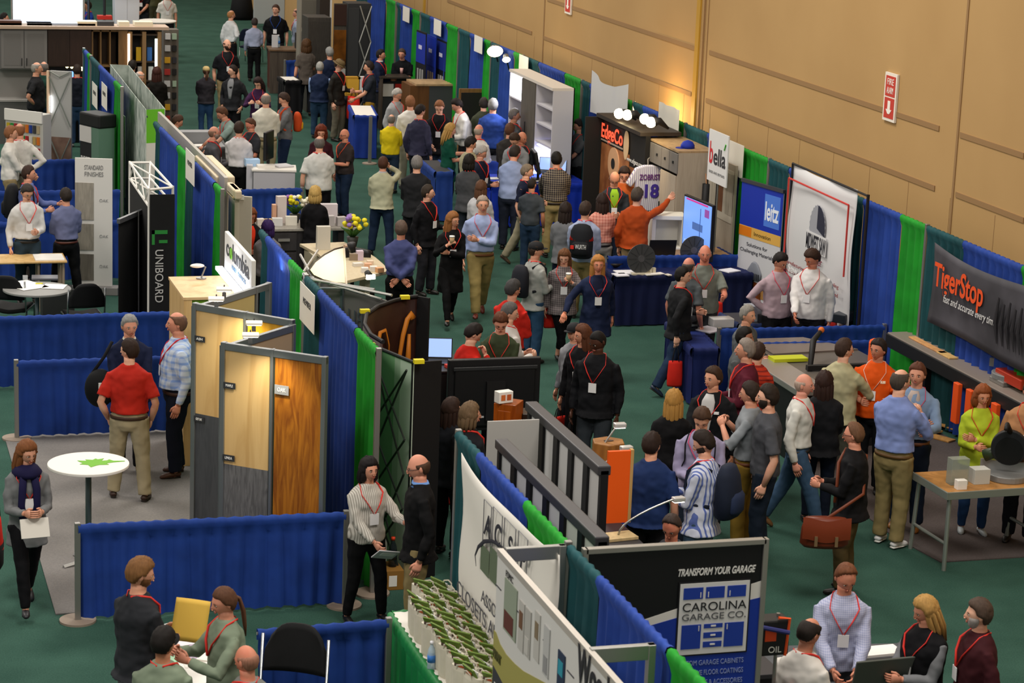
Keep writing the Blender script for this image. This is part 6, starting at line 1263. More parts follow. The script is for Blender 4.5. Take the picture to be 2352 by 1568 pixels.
# far back: screens, closets, door
P, Q = G(582, 62, 0), G(652, 62, 0); t, L = between('poster_board', 'white poster board with a black skyline picture by the far wall', 'poster', V((P.x, P.y, 0)), V((Q.x, P.y, 0))); MB().box(0, L, 0, .04, .1, 2.3).build('board', mat('a8b0b4', .6), t, bevel=.01); MB().box(.06, L-.06, -.01, 0, 1.3, 2.2).build('picture', mat('8a9298'), t)
for i in range(9): MB().box(.08+L*.09*i, .08+L*.09*i+.06, -.014, -.01, 1.5+.1*sin(i*2), 2.1).build('dark_building', mat(['1c1c20', '3a1c20', '2a2a2e'][i % 3]), t)
t = thing('rolling_case', 'black soft case against the wall at the back', 'case', (G(555, 45, 0).x, G(555, 45, 0).y, 0)); MB().rings([(0, .35, .25, 0), (.1, .4, .3, 0), (.7, .3, .25, 0), (.85, .15, .12, 0)], None, 18).build('bag', cloth('101012'), t, True); MB().tube([(-.1, 0, .8), (0, 0, 1.0), (.1, 0, .8)], .02).build('handle', BLKM, t)
P, Q = G(606, 110, 1.08), G(664, 118, 1.08); t = thing('counter', 'weathered wood counter in front of the man in black tee', 'counter', (P.x+.1, P.y-.3, 0), R(-6)); wd = mat('4c4238', .6, kind='wood', h2='3a3028', sc=8)
MB().box(0, .95, 0, .75, 0, 1.04).build('body', wd, t, bevel=.006); MB().box(-.03, .98, -.03, .78, 1.04, 1.08).build('worktop', mat('6a5038', .5, kind='wood', sc=6), t); MB().box(0, .02, .05, .7, .1, 1.0).build('red_side', mat('5a2c1c'), t)
bottle('small water bottle with blue label on the weathered counter', (t.location.x+.3, t.location.y+.5, 1.08), s=1.3); boxes('clear literature stand on the weathered counter', 'literature_stand', 'stand', (t.location.x+.2, t.location.y+.45, 1.08), .14, .1, .3, mat('c8c8cc', .3)); boxes('black tablet stand on the weathered counter', 'tablet_stand', 'stand', (t.location.x+.7, t.location.y+.3, 1.08), .05, .12, .38, BLKM)
t = chair('dark blue folding chair by the white shirted man at the back', (G(560, 118, .3).x+.2, G(560, 118, .3).y, 0), R(150), '101830')
def closet(label, p, q, h, d, m, parts=()):
    t, L = between('closet_unit', label, 'closet', p, q); MB().box(0, L, 0, d, 0, h).build('body', m, t, bevel=.006)
    for nm, x0, x1, z0, z1, mm in parts: MB().box(x0*L, x1*L, -.015, 0, z0, z1).build(nm, mm, t, bevel=.003)
    return t, L
dk = mat('3c3832', .6, kind='wood', h2='302c28', sc=14)
P, Q = G(708, 40, 2.2), G(766, 43, 2.2); closet('dark ribbed closet unit behind the curly haired visitor', P, V((Q.x, P.y, 0)), 2.2, .7, dk, [('door', .03, .97, .05, 2.12, mat('35312c', .6, kind='wood', sc=30))])
P, Q = G(768, 8, 2.6), G(796, 8, 2.6); closet('narrow panel in dark brown, glossy amber and white at the back', P, V((Q.x, P.y, 0)), 2.6, .05, dk, [('brown_section', 0, 1, 2.1, 2.58, mat('2c1814', .4)), ('amber_section', 0, 1, 1.2, 2.0, mat('7a4a14', .2, kind='noise', h2='2c1608', sc=2)), ('white_section', 0, 1, .1, 1.15, mat('9c9c98', .6))])
P, Q = G(800, 8, 2.6), G(852, 8, 2.6); t, L = closet('charcoal closet wall with silver cross truss at the back', P, V((Q.x, P.y, 0)), 2.6, .6, mat('26282a', .6), [('door', .02, .48, .05, 2.5, mat('2c2e30', .6)), ('door', .52, .98, .05, 2.5, mat('222426', .6))])
for j in range(3):
    for a, b in ((.45, .95), (.95, .45)): MB().tube([(a*L, -.15, .1+.82*j), (b*L, -.15, .92+.82*j)], .014, None, 6).build('truss_bar', AT, t)
P, Q = G(690, -20, 2.6), G(735, -20, 2.6); t, L = closet('pale open shelf unit with a small plant at the top edge', P, V((Q.x, P.y, 0)), 2.6, .4, mat('8a8478', .6), [('niche', .08, .92, 1.75, 2.4, mat('5c5850')), ('niche', .08, .92, 1.0, 1.65, mat('66625a'))]); MB().ball((L*.4, -.05, 1.9), .09).build('plant', mat('2c5a24'), t, True); MB().ball((L*.75, -.05, 1.86), .08).build('brown_pot', mat('5a3824'), t, True)
P, Q = G(735, -10, 2.6), G(762, -10, 2.6); closet('dark shelf with white shirts beside the pale shelf unit', P, V((Q.x, P.y, 0)), 2.6, .4, mat('2a221c', .6), [('hanging_shirt', .3, .7, 1.2, 2.0, mat('b8b8b4')), ('white_post', .85, 1., .1, 2.5, mat('c8c8c8'))])
# wall booths, far to near -------------------------------------------------
def bnr(label, a, b, z, wd_, cols, X=None):
    P, Q = G(*a, z), G(*b, z); t, L = between('product_banner', label, 'banner', P, Q, 'product banners on the right wall'); MB().box(0, L, 0, .02, .05, z).build('board', mat(cols[0], .5), t)
    MB().box(.02, L-.02, -.006, 0, z*.68, z*.98).build('blue_field', mat(cols[1], .5), t); 
    for x in (.2, .45, .68): MB().box(L*x, L*x+L*.12, -.01, 0, .1*z, z*.62).build('light_bar', mat(cols[2], .5), t)
    MB().box(L*.3, L*.62, -.012, -.006, z*.82, z*.86).build('name_strip', mat('c8c8e0'), t)
bnr('tall black and blue product banner, farthest of the three by the wall', (957, 68), (979, 76), 2.2, 0, ('14161e', '16309c', '9a9a98')); bnr('tall blue product banner, middle of the three by the wall', (981, 78), (1001, 86), 2.1, 0, ('14309a', '1434b0', 'a89478')); bnr('tall dark product banner, nearest of the three by the wall', (1004, 88), (1026, 97), 2.05, 0, ('121418', '1a2c80', 'a8a8a8'))
gm = mat('5a5a58', .6)
P = G(872, 178, 1.15); t = thing('display_counter', 'open sample unit with metal sides in front of the man in black polo', 'counter', (P.x, P.y-.2, 0)); MB().box(0, .03, 0, .6, 0, 1.15).build('side', wd, t); MB().box(.62, .65, 0, .6, 0, 1.15).build('side', ALU, t); MB().box(-.02, .68, 0, .62, 1.15, 1.18).build('top', mat('2a241e', .5), t); MB().box(.03, .62, .3, .34, 0, 1.15).build('back', mat('3a3e40'), t); MB().box(.1, .34, .26, .3, .72, 1.0).build('white_sample', WH, t); MB().box(.38, .55, .26, .3, .80, 1.0).build('red_sample', REDM, t)
P, Q = G(930, 186, 1.2), G(1045, 182, 1.2); t = thing('display_counter', 'wood sided counter with pale top and grey front by the wall', 'counter', (P.x, P.y-.5, 0)); w_ = Q.x-P.x
MB().box(.0, w_*.35, 0, .8, 0, 1.16).build('wood_side', mat('6a4420', .5, kind='wood', sc=8), t); MB().box(w_*.35, w_, 0, .8, 0, 1.16).build('grey_front', mat('404244', .6), t); MB().box(w_*.1, w_+.03, -.02, .85, 1.16, 1.20).build('worktop', mat('b89870', .5, kind='wood', sc=5), t)
P, Q = G(1030, 182, 1.5), G(1100, 182, 1.5); closet('dark framed closet sample with light wood edge by the wall', V((P.x, P.y-.9, 0)), V((Q.x, P.y-.9, 0)), 1.42, .05, mat('8a6238', .5, kind='wood', sc=8), [('dark_panel', .06, .94, .05, 1.34, mat('1e1b19', .6))])
for i, (px, py, n) in enumerate(((920, 160, 'red striped paper cup by the man in black polo'), (900, 158, 'second red striped paper cup'))):
    P = G(px, py, 1.25); t = thing('paper_cup', n, 'cup', (P.x, P.y-.1, 1.18), 0, 'paper cups'); MB().rings([(0, .03, .03, 0), (.12, .04, .04, 0)], None, 12).build('cup', mat('d8a8a0'), t, True)
# white lit wardrobe: near end looks to us, shelves to the aisle
P0, P1 = GX(1172, 158, 12.9), GX(1305, 212, 12.9); ya, yb = P0.y, GX(1272, 200, 12.9).y; L = ya-yb; zt = 2.42
t = facing('white lit wardrobe with open shelves by the wall', 'wardrobe', 'wardrobe', 12.9, ya); wm = mat('c6c4c8', .55); D = .40
MB().box(0, L, D-.02, D, 0, zt).build('back', wm, t); MB().box(0, L, -.02, D, zt-.05, zt).build('top', mat('d8d0c4', .5), t)
for x in (0, L*.30, L*.62, L-.03): MB().box(x, x+.03, 0, D, 0, zt-.05).build('upright', wm, t)
MB().box(L*.31, L*.62, -.02, .0, 1.05, zt-.06).build('door', mat('5c564c', .6, kind='wood', sc=18), t); MB().tube([(L*.45, -.05, 1.35), (L*.45, -.05, 1.6)], .01).build('handle', BLKM, t)
MB().box(L*.31, L*.62, -.03, .3, .72, 1.03).build('tilted_tray', mat('9a9896', .6), t)
for z in (2.0, 1.66, 1.32, .6, .1): MB().box(L*.65, L-.03, 0, D, z, z+.03).build('shelf', wm, t)
MB().box(.03, L*.28, 0, D, 1.9, 1.93).build('shelf', wm, t)
for x0, x1, z in ((.05, L*.27, zt-.08), (L*.66, L-.05, 1.28)): MB().box(x0, x1, .02, .06, z-.02, z).build('light_strip', mat('f0f0ff', .4, emit=4), t)
lamp('wardrobe_light', 'AREA', (13.0, ya-L*.14, zt-.12), 30, (.86, .88, 1), size=.3, size_y=.3); lamp('wardrobe_light', 'AREA', (13.05, ya-L*.82, 1.24), 22, (.86, .88, 1), size=.3, size_y=.3)
for i, (px, py, n) in enumerate(((1137, 118, 'glowing clamp lamp above the white wardrobe, the larger one'), (1163, 137, 'small clamp lamp beside the larger one above the wardrobe'))):
    P = GX(px, py, 13.45); t = thing('clamp_lamp', n, 'lamp', P, R(-60), 'halogen lamps over the wall booths'); MB().rings([(0, .17-.09*i, .17-.09*i, 0), (.06, .13-.07*i, .13-.07*i, 0), (.12, .05, .05, 0)], None, 16).build('shade', mat('8a8a88', .3, .6), t, True); MB().rings([(-.015, .15-.08*i, .15-.08*i, 0), (0, .16-.08*i, .16-.08*i, 0)], None, 16).build('glowing_glass', mat('ffe9b8', .4, emit=9), t, True); MB().tube([(0, 0, .1), (.02, .1, .16), (.1, .4, .1)], .015).build('arm', BLKM, t); t.rotation_euler = (R(-50), 0, R(-10))
lamp('clamp_glow', 'POINT', GX(1140, 128, 13.0), 14, (1, .8, .5), .1)
# stained fabric banner and twin monitors
P = GX(1385, 215, 13.5); t = facing('white fabric banner sagging on the curtain behind the EdgeCo stand', 'hanging_banner', 'banner', 13.6, P.y+.9); MB().grid(lambda u, v: (1.9*u, -.02+.03*sin(u*14), P.z-.45+.75*v-.15*sin(pi*u)*v), 20, 8).build('cloth', mat('c8c8c8', .8), t, True); 
P = GX(1525, 285, 13.5); t = facing('white fabric banner behind the four hot spotlights', 'hanging_banner', 'banner', 13.6, P.y+.5); MB().grid(lambda u, v: (1.0*u, -.02+.02*sin(u*12), P.z-.5+.8*v), 16, 6).build('cloth', mat('c0beb8', .8), t, True)
P = G(1215, 345, 1.35); monitor('tilted slim monitor with olive back, the farther of the pair', (P.x, P.y+.1, .9), R(-100), .55, .42, back='4a5038', tilt=12); P = G(1240, 362, 1.3); monitor('tilted slim monitor with black back, the nearer of the pair', (P.x, P.y+.1, .9), R(-100), .5, .4, back='1a1b1c', tilt=12)
P = G(1268, 372, 1.1); laptop('open laptop with blue picture beside the checked shirt man', (P.x, P.y, .9), R(-25), w=.5)
# blue skirted tables by the wall
t, L = table('bright blue skirted table under the grey and blue shirts', G(1130, 424, .78), V((G(1350, 424, .78).x, G(1130, 424, .78).y, 0)), 1.1, .78, '1838b8')
t, L = table('second blue skirted table below the twin monitors', V((12.0, 41.6, 0)), V((13.4, 41.6, 0)), .7, .88, '203a90', top=BLKM)
for i, (px, py) in enumerate(((1135, 410), (1160, 418), (1232, 415), (1250, 422), (1290, 395), (1142, 422))): sheet(['white leaflet on the left end of the bright blue table', 'second white leaflet on the bright blue table', 'cream booklet in the middle of the bright blue table', 'pale card on the bright blue table', 'small white card near the laptop', 'white strip at the bright blue table corner'][i], G(px, py, .786), .25, .2, .3*i, t=.01)
t, L = table('narrow blue table between the green dress and the charcoal jacket', G(1002, 395, .9), G(1040, 395, .9), 1.3, .9, '20408c', top=mat('2a2a2c'))
# EdgeCo stand
XE = 12.95; yA = GX(1385, 268, XE).y; yB = GX(1484, 312, XE).y; L = yA-yB; zt = GX(1385, 268, XE).z
t = facing('black EdgeCo booth wall with reel picture and red lettering', 'booth_wall', 'booth wall', XE, yA)
MB().box(0, L, 0, .08, 0, zt).build('wall', mat('121110', .6), t); 
MB().box(-.04, .0, -.30, .05, 0, zt).build('side_wing', mat('101010', .7), t); MB().box(-.05, L, -.10, .6, zt, zt+.06).build('canopy', mat('2a221c', .6), t)
MB().box(.02, L*.66, -.012, 0, zt-1.55, zt-.42).build('picture', mat('b87848', .6, kind='noise', h2='6a3418', sc=2), t); MB().box(L*.68, L*.98, -.012, 0, zt-1.2, zt-.6).build('second_picture', mat('a86838', .6, kind='noise', h2='2a1810', sc=3), t)
m = MB(); m.disc((L*.33, -.03, zt-.68), .27, .27, .02, None, 'y'); m.build('reel', mat('d0a078', .6), t); MB().disc((L*.33, -.036, zt-.68), .09, .09, .01, None, 'y').build('reel_hole', mat('141010'), t)
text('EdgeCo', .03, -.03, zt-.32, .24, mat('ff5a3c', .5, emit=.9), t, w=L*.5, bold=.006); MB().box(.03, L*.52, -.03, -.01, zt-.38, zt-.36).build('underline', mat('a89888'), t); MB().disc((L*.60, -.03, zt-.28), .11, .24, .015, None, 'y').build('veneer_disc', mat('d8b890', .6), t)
text('www.edgeco.com', L*.62, -.02, zt-.52, .08, mat('d8d8d8'), t, w=L*.36); text('EdgeCo', L*.03, -.02, zt-1.5, .1, mat('c83a20'), t, w=L*.3)
for i, (px, py) in enumerate(((1422, 261), (1441, 264), (1481, 273), (1495, 281))):
    P = GX(px, py, 12.88); k = thing('halogen_spot', ['first', 'second', 'third', 'fourth'][i]+' blazing spotlight from the far end of the EdgeCo canopy', 'lamp', P, 0, 'halogen spotlights on the EdgeCo canopy')
    MB().ball((0, 0, 0), .085, .085, .085).build('glowing_bulb', mat('ffedb8', .4, emit=22), k, True); MB().tube([(.05, 0, .0), (.14, 0, .02), (.3, 0, -.1)], [.08, .06, .02], None, 10).build('housing', BLKM, k, True)
lamp('canopy_glow', 'POINT', GX(1490, 268, 13.9), 60, (1, .62, .25), .12); lamp('canopy_light', 'SPOT', GX(1450, 275, 12.3), 60, (1, .75, .45), .1, target=(12.95, yA-L*.5, 1.5), spot=110)
# bella closet display
XB = 13.05; yA = GX(1487, 318, XB).y; yB = GX(1560, 348, XB).y; L = yA-yB; zt = 2.25; cm = mat('a89c8c', .6, kind='wood', h2='a09484', sc=14); D = .62
t = facing('taupe bella closet tower with grey drawers and open hanging bay', 'closet_unit', 'closet', XB, yA)
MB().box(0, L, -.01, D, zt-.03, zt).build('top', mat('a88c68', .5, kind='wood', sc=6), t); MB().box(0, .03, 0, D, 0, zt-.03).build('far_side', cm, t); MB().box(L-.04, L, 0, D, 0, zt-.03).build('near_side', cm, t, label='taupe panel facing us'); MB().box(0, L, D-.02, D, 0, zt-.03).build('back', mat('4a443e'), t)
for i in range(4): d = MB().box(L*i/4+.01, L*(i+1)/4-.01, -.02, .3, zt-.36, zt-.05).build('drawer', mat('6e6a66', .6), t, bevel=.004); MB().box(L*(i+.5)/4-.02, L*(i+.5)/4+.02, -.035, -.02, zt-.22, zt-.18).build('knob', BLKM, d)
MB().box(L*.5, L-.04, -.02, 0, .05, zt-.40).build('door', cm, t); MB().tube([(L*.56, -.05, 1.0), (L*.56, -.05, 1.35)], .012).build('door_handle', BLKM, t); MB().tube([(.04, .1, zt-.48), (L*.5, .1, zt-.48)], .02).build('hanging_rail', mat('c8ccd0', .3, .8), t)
jx = -.10
JP = GY(1452, 375, yA-.35); k = thing('jersey', 'white pinstripe jersey number 18 on display', 'jersey', (JP.x, yA-.35, JP.z-1.22), 0); js = mat('c8ccd4', .7, kind='stripe', h2='8a80a8', sc=30)
MB().prism([(x*.62, z*.62) for x, z in ((.12, .72), (.80, .72), (.82, 1.52), (.92, 1.40), (1.04, 1.55), (.82, 1.85), (.56, 1.92), (.34, 1.92), (.10, 1.85), (-.14, 1.45), (-.02, 1.35), (.10, 1.50))], .09, None, 'y', -.04).build('cloth', js, k, bevel=.02)
text('18', .17, -.05, .68, .21, mat('3a2a8a'), k, w=.24, bold=.01); text('ZOBRIST', .12, -.05, .96, .09, mat('5a2a6a'), k, w=.36, bold=.003); MB().tube([(.27, 0, 1.18), (.27, .02, 1.28), (.31, .05, 1.30)], .01).build('hanger_hook', ALU, k)
k = thing('baseball_cap', 'blue baseball cap on top of the bella closet', 'cap', (XB+.25, yB+.3, 2.25), R(-100)); MB().rings([(0, .10, .11, 0), (.05, .10, .11, 0), (.10, .07, .08, 0), (.125, .02, .02, 0)], None, 18).build('crown', mat('142c9a', .7), k, True); MB().prism([(.09*cos(q), -.09-.10*sin(q)) for q in [pi*i/8 for i in range(9)]], .008, None, 'z').build('brim', mat('122890', .7), k)
k = facing('taupe display panel with three wood colour strips right of the closet', 'display_board', 'display board', 13.55, GX(1612, 348, 13.55).y); L2 = GX(1612, 348, 13.55).y-GX(1690, 382, 13.55).y
MB().box(0, L2, 0, .04, 0, 2.2).build('board', cm, k); MB().box(L2*.03, L2*.97, -.008, 0, 1.3, 2.1).build('cream_field', mat('b8b0a0', .6), k)
for x, c in ((.06, '3c322c'), (.36, 'b0a898'), (.50, '7a4c30'), (.78, 'a8a090')): MB().box(L2*x, L2*x+L2*.2, -.014, -.008, 1.42, 2.05).build('colour_strip', mat(c, .5, kind='wood', sc=12), k)
P = GX(1630, 295, 13.3); k = facing('white square sign reading bella above the closet', 'sign', 'sign', 13.3, P.y); w = P.y-GX(1674, 312, 13.3).y
MB().box(0, w, 0, .02, P.z-.78, P.z).build('board', mat('dcdcdc', .5), k); text('b', w*.07, -.004, P.z-.50, .34, mat('c8202c'), k, w=w*.17, bold=.006); text('ella', w*.29, -.004, P.z-.50, .26, mat('2a2a30'), k, w=w*.62, bold=.006); MB().tube([(w*.84, -.004, P.z-.23), (w*.90, -.004, P.z-.14)], .014, None, 6).build('green_accent', mat('4aa83a'), k); text('BASIS AND BEYOND', w*.1, -.004, P.z-.65, .04, mat('8a8a8a'), k, w=w*.8); MB().tube([(w/2, .03, 0), (w/2, .03, P.z-.1)], .015).build('pole', ALU, k)
t, L = table('wood topped display table in front of the bella closet', G(1496, 592, .85), V((G(1688, 590, .85).x, G(1496, 592, .85).y, 0)), .7, .85, '1a2c60', top=mat('a07c58', .5, kind='wood', sc=5))
P = G(1537, 570, .86); t = thing('display_cube', 'open white cube frame on the wood topped table', 'display cube', (P.x, P.y+.15, .85), R(-12)); 
for a in ((-.26, .26, -.2, .2, .46, .52), (-.26, .26, -.2, .2, 0, .03), (-.26, -.2, -.2, .2, .03, .46), (.2, .26, -.2, .2, .03, .46), (-.2, .2, .17, .2, .03, .46)): MB().box(*a).build('panel', mat('dcd8cc', .5), t, bevel=.004)
laptop('open black laptop seen from behind on the wood topped table', (G(1515, 582, .86).x, G(1515, 582, .86).y, .85), R(175), w=.42)
k = thing('garment_tube', 'black hanging tube on the side of the taupe closet', 'tube', (XB+.45, yB-.03, 0)); MB().tube([(0, -.05, .95), (0, -.05, 1.75)], .06, None, 10).build('tube', BLKM, k, True); MB().tube([(0, -.05, 1.75), (0, 0, 1.9)], .01).build('hook', mat('a87a58'), k)
P, Q = G(1572, 445, 1.72), G(1638, 472, 1.72); t, L = between('television', 'flat television showing a pale blue room beside the closet', 'television', P, Q)
MB().box(0, L, 0, .05, .86, 1.72).build('case', mat('131318', .4), t, bevel=.006); MB().box(.03, L-.03, -.006, 0, .89, 1.69).build('screen', mat('7aa4e8', .3, kind='noise', h2='a8c4f4', sc=2.5, emit=.0), t); t.children[-1].data.materials[0] = mat('6f9ae8', .3, emit=.75)
for x0, x1, z0, z1, c in ((.1, .85, 1.66, 1.685, 'c83a8a'), (.35, .7, 1.25, 1.36, '4a6aa8'), (.6, .62, .9, 1.6, '3a5a98'), (.75, .9, 1.5, 1.62, '8a4a9a'), (.1, .5, .93, 1.05, 'a8c8f8')): MB().box(L*x0, L*x1, -.009, -.006, z0, z1).build('screen_picture', mat(c, .3, emit=.5), t)
MB().box(L*.4, L*.6, .0, .04, .85, .9).build('stand', BLKM, t)
# navy tables
t, L = table('long navy skirted table in front of the leitz banner', G(1412, 634, .76), V((G(1742, 634, .76).x, G(1412, 634, .76).y, 0)), .95, .76, '121a40', top=cloth('151f50'))
t, L = table('navy skirted side table beside the low blue curtain', G(1592, 800, .76), G(1648, 800, .76), 1.5, .76, '18245a', top=cloth('1a2a68'))
for i, (px, py, w_, h_, c, n) in enumerate(((1438, 626, .32, .26, 'dcdce0', 'stack of white flyers'), (1425, 632, .2, .2, 'd8d8e0', 'loose white flyer'), (1502, 630, .3, .12, 'e0dcd4', 'row of white cards'), (1535, 632, .06, .1, 'd8d0c0', 'small cream card'), (1676, 622, .25, .22, 'e4e4ec', 'white sheet under the leitz banner'), (1628, 758, .3, .3, 'a8a4ac', 'grey sheet on the side table'))): sheet(n+' on the navy skirted table', G(px, py, .768), w_, h_, .1*i, c, t=.015)
def fan(label, P, s=1.):
    t = thing('wire_disc', label, 'saw blade', P, 0, 'round grey saw blades on stands'); MB().disc((0, 0, .24*s), .22*s, .22*s, .008, None, 'y', 36).build('blade', mat('5c5e60', .35, .6), t); MB().disc((0, -.006, .24*s), .05*s, .05*s, .02, None, 'y', 16).build('hub', mat('8a8c90', .3, .8), t)
    for i in range(12): a = pi*i/6; MB().box(-.003, .003, -.004, 0, .24*s+.07*s, .24*s+.2*s, None, Matrix.Rotation(a, 3, 'Y'), (0, 0, .24*s)).build('slot', mat('2a2c2e'), t)
    MB().box(-.14, .14, -.05, .05, -.0, .03).build('stand', mat('c8c0a8'), t)
fan('round grey saw blade on a stand, left of the white cards', G(1474, 628, .79)+V((0, .05, -.03))); fan('round grey saw blade behind the bald man in grey polo', G(1595, 608, .79)+V((0, .05, -.03)))
t = thing('candy_bowl', 'bowl of yellow and orange wrapped sweets on the navy table', 'bowl', G(1412, 612, .77)); MB().rings([(0, .07, .07, 0), (.06, .13, .13, 0)], None, 18).build('bowl', mat('2a2420', .4), t, True); m = MB(); rr = random.Random(2)
for i in range(26): m.ball((rr.uniform(-.09, .09), rr.uniform(-.09, .09), .065+rr.random()*.03), .02, .015, .012, None, 6, 4)
o = m.build('sweets', mat('d8b860', .4), t, True); o['kind'] = 'stuff'
for i in range(5): P = G(1462+8*i, 618, .8); boxes('small cream tool insert box, %s from the left on the navy table' % ['first', 'second', 'third', 'fourth', 'fifth'][i], 'card_box', 'box', (P.x, P.y-.15, .765), .045, .05, .09, mat('d0c8b0'), 0, 'row of cream boxes on the navy table')
# leitz and saw banners
P, Q = G(1714, 410, 2.1), G(1800, 432, 2.1); t, L = between('roll_up_banner', 'leitz roll-up banner, blue top with tool and wood pictures', 'banner', P-V((.06, 0, 0)), Q-V((.08, .2, 0)))
MB().box(0, L, 0, .015, .06, 2.08).build('fabric', mat('c8c8cc', .6), t); MB().box(0, L, -.004, 0, 1.42, 2.06).build('blue_top', mat('1c34a8', .5), t); MB().box(L*.0, L, -.004, 0, 1.26, 1.42).build('gold_band', mat('d8a850', .5), t); MB().box(0, L*.3, -.006, -.004, 1.27, 1.41).build('orange_band', mat('d87818', .5), t); MB().box(L*.58, L*.95, -.007, -.004, 1.5, 1.98).build('light_blue_square', mat('4a78d8'), t)
text('leitz', L*.60, -.01, 1.60, .28, mat('e8eef8'), t, w=L*.32, bold=.008); text('Innovation', L*.36, -.006, 1.31, .06, mat('5a4a20'), t, w=L*.4); text('Solutions for', L*.2, -.003, 1.13, .055, mat('3a3a44'), t, w=L*.5); text('Challenging Materials', L*.05, -.003, 1.03, .055, mat('3a3a44'), t, w=L*.8)
MB().rings([(.66, .17, .02, -.02), (.78, .18, .02, -.02), (.9, .08, .02, -.02), (.93, .03, .01, -.02)], None, 18, lambda v: v+V((L*.45, 0, 0))).build('cutter_picture', mat('7a7e88', .5), t, True)
for i in range(8): MB().box(L*.45-.15+.04*i, L*.45-.135+.04*i, -.045, -.035, .66, .76).build('cutter_tooth', mat('2c2e36'), t)
for x, z, c in ((.1, .32, '8a5028'), (.32, .36, '7a3a14'), (.55, .40, 'a87a44')): MB().box(L*x, L*x+L*.3, -.006, 0, z, z+.26).build('wood_picture', mat(c, .5, kind='wood', sc=8), t)
MB().box(-.01, L+.01, -.02, .03, 2.06, 2.11).build('top_bar', mat('5a5a60', .4, .6), t); MB().box(0, L, -.08, .1, 0, .07).build('base', ALUD, t)
P, Q = GX(1818, 375, 13.5), GX(1966, 434, 13.5); t = facing('tall white MIDWEST SAW fabric banner with a saw blade', 'hanging_banner', 'banner', 13.5, P.y); L = P.y-Q.y; zt = P.z
MB().grid(lambda u, v: (L*u, .02*sin(u*7+v*2)+.02*sin(v*8), .35+(zt-.35)*v-.03*sin(pi*u)*v), 24, 14).build('cloth', mat('d0d0d2', .8), t, True).modifiers.new('t', 'SOLIDIFY').thickness = .004
rm = mat('c03a34'); yk = -.05
for a, b in (((.06, .4), (.06, zt-.2)), ((.06, zt-.2), (L-.08, zt-.22)), ((L-.08, zt-.22), (L-.08, zt-1.2))): MB().tube([(a[0], yk, a[1]), (b[0], yk, b[1])], .014, None, 5).build('red_border', rm, t)
bx_, bz = L*.52, zt-.72
MB().prism([(bx_+.27*cos(a)*(1 if i % 2 else .94), bz+.33*sin(a)*(1 if i % 2 else .94)) for i, a in enumerate([2*pi*i/48 for i in range(48)])], .006, None, 'y', yk).build('blade_print', mat('9a9ca4'), t); MB().prism([(bx_, bz)]+[(bx_+.26*cos(a), bz+.32*sin(a)) for a in [-.25+i*.2 for i in range(10)]], .006, None, 'y', yk-.006).build('dark_sector', mat('26283a'), t)
MB().box(bx_-.33, bx_+.35, yk-.01, yk-.004, bz-.34, bz-.08).build('name_field', mat('d4d4d6'), t); text('MIDWEST SAW', bx_-.32, yk-.012, bz-.32, .22, mat('20202a'), t, w=.66, bold=.006); text('Avenger', bx_-.25, yk-.006, bz-.5, .13, mat('7a2a3c'), t, w=.5, shear=.3)
for i, s in enumerate(('Manufacturing the world\'s best tooling', 'combined with service that will exceed', 'expectations', 'Your source for', 'Routers, blades and more')): text(s, L*(.06+.06*(i > 1)*3), yk-.004, zt-1.40-.12*i, .055, mat('8a2a30' if i < 2 else '3a3a40'), t, w=L*(.84 if i < 2 else .5))
for x, w_, n in ((.1, .3, 'Saw'), (.66, .26, 'Tools')): MB().box(L*x, L*(x+w_), yk-.006, yk, .45, zt-1.85).build('red_block', mat('c02018'), t); text(n, L*x+.04, yk-.012, 1.1, .12, mat('e8e8e8'), t, w=L*w_*.5)
MB().tube([(0, .02, zt), (L+.35, .02, zt-.02)], .016).build('top_pole', BLKM, t); MB().tube([(L+.35, .02, zt), (L+.35, .02, 0)], .022).build('side_pole', mat('1c1414', .6), t); MB().tube([(0, .02, 0), (0, .02, zt)], .016).build('side_pole', BLKM, t)
t, L = table('cluttered dark table in front of the saw banner', G(1700, 745, .76), V((13.3, G(1700, 745, .76).y, 0)), .7, .76, '20305c', top=mat('2a2c34', .5))
for i, (px, py, w_, h_, c, n) in enumerate(((1672, 752, .3, .12, 'c8c8c8', 'white carton beside the grey haired seated man'), (1752, 738, .3, .22, '9aa0a8', 'grey screen backed laptop lid'), (1790, 745, .35, .12, '151518', 'round black stool top'), (1825, 742, .35, .12, '18181c', 'second round black stool top'), (1852, 742, .06, .16, 'b89860', 'wood block by the saw banner'), (1880, 744, .3, .06, 'c0c4cc', 'silver parts tray'), (1905, 742, .25, .07, '5a6a8a', 'blue grey parts tray'), (1960, 738, .5, .12, '2a3038', 'dark angled machine with blue lights'))):
    P = G(px, py, .8); boxes(n+' on the cluttered table', 'tool_part', 'tool', (P.x, P.y+.25, .76), w_, .2, h_, mat(c, .4), .1*i, 'things on the table by the saw banner', bevel=.01)
# panel saw bench
P = G(1742, 840, .9); t = thing('saw_bench', 'large grey sliding table saw with black motor housing', 'saw', (11.15, 25.2, 0)); ml = mat('6a6560', .4, .4)
MB().prism([(.35, 1.6), (1.2, 1.95), (1.6, 1.9), (1.65, .3), (.3, .2)], .05, None, 'z', .86).build('cast_table', ml, t, bevel=.006); MB().prism([(.4, 1.4), (.4, 2.2), (1.15, 2.2), (1.6, 1.5)], .03, None, 'z', .90).build('extension_table', mat('7a706a', .4, .3), t); MB().box(.35, 1.5, .3, 1.5, 0, .86).build('cabinet', BLKM, t, bevel=.02)
MB().box(0, .42, -.3, 1.2, .84, .92).build('sliding_rail', mat('a8a4a0', .3, .6), t, bevel=.01); MB().box(.42, .45, -.3, 1.2, .80, .90).build('orange_stripe', mat('d85a1c'), t); MB().box(.02, .40, -.25, 1.1, .0, .84).build('rail_housing', mat('151517', .5), t); MB().box(.1, .2, -.26, -.25, .2, .7).build('label', WH, t)
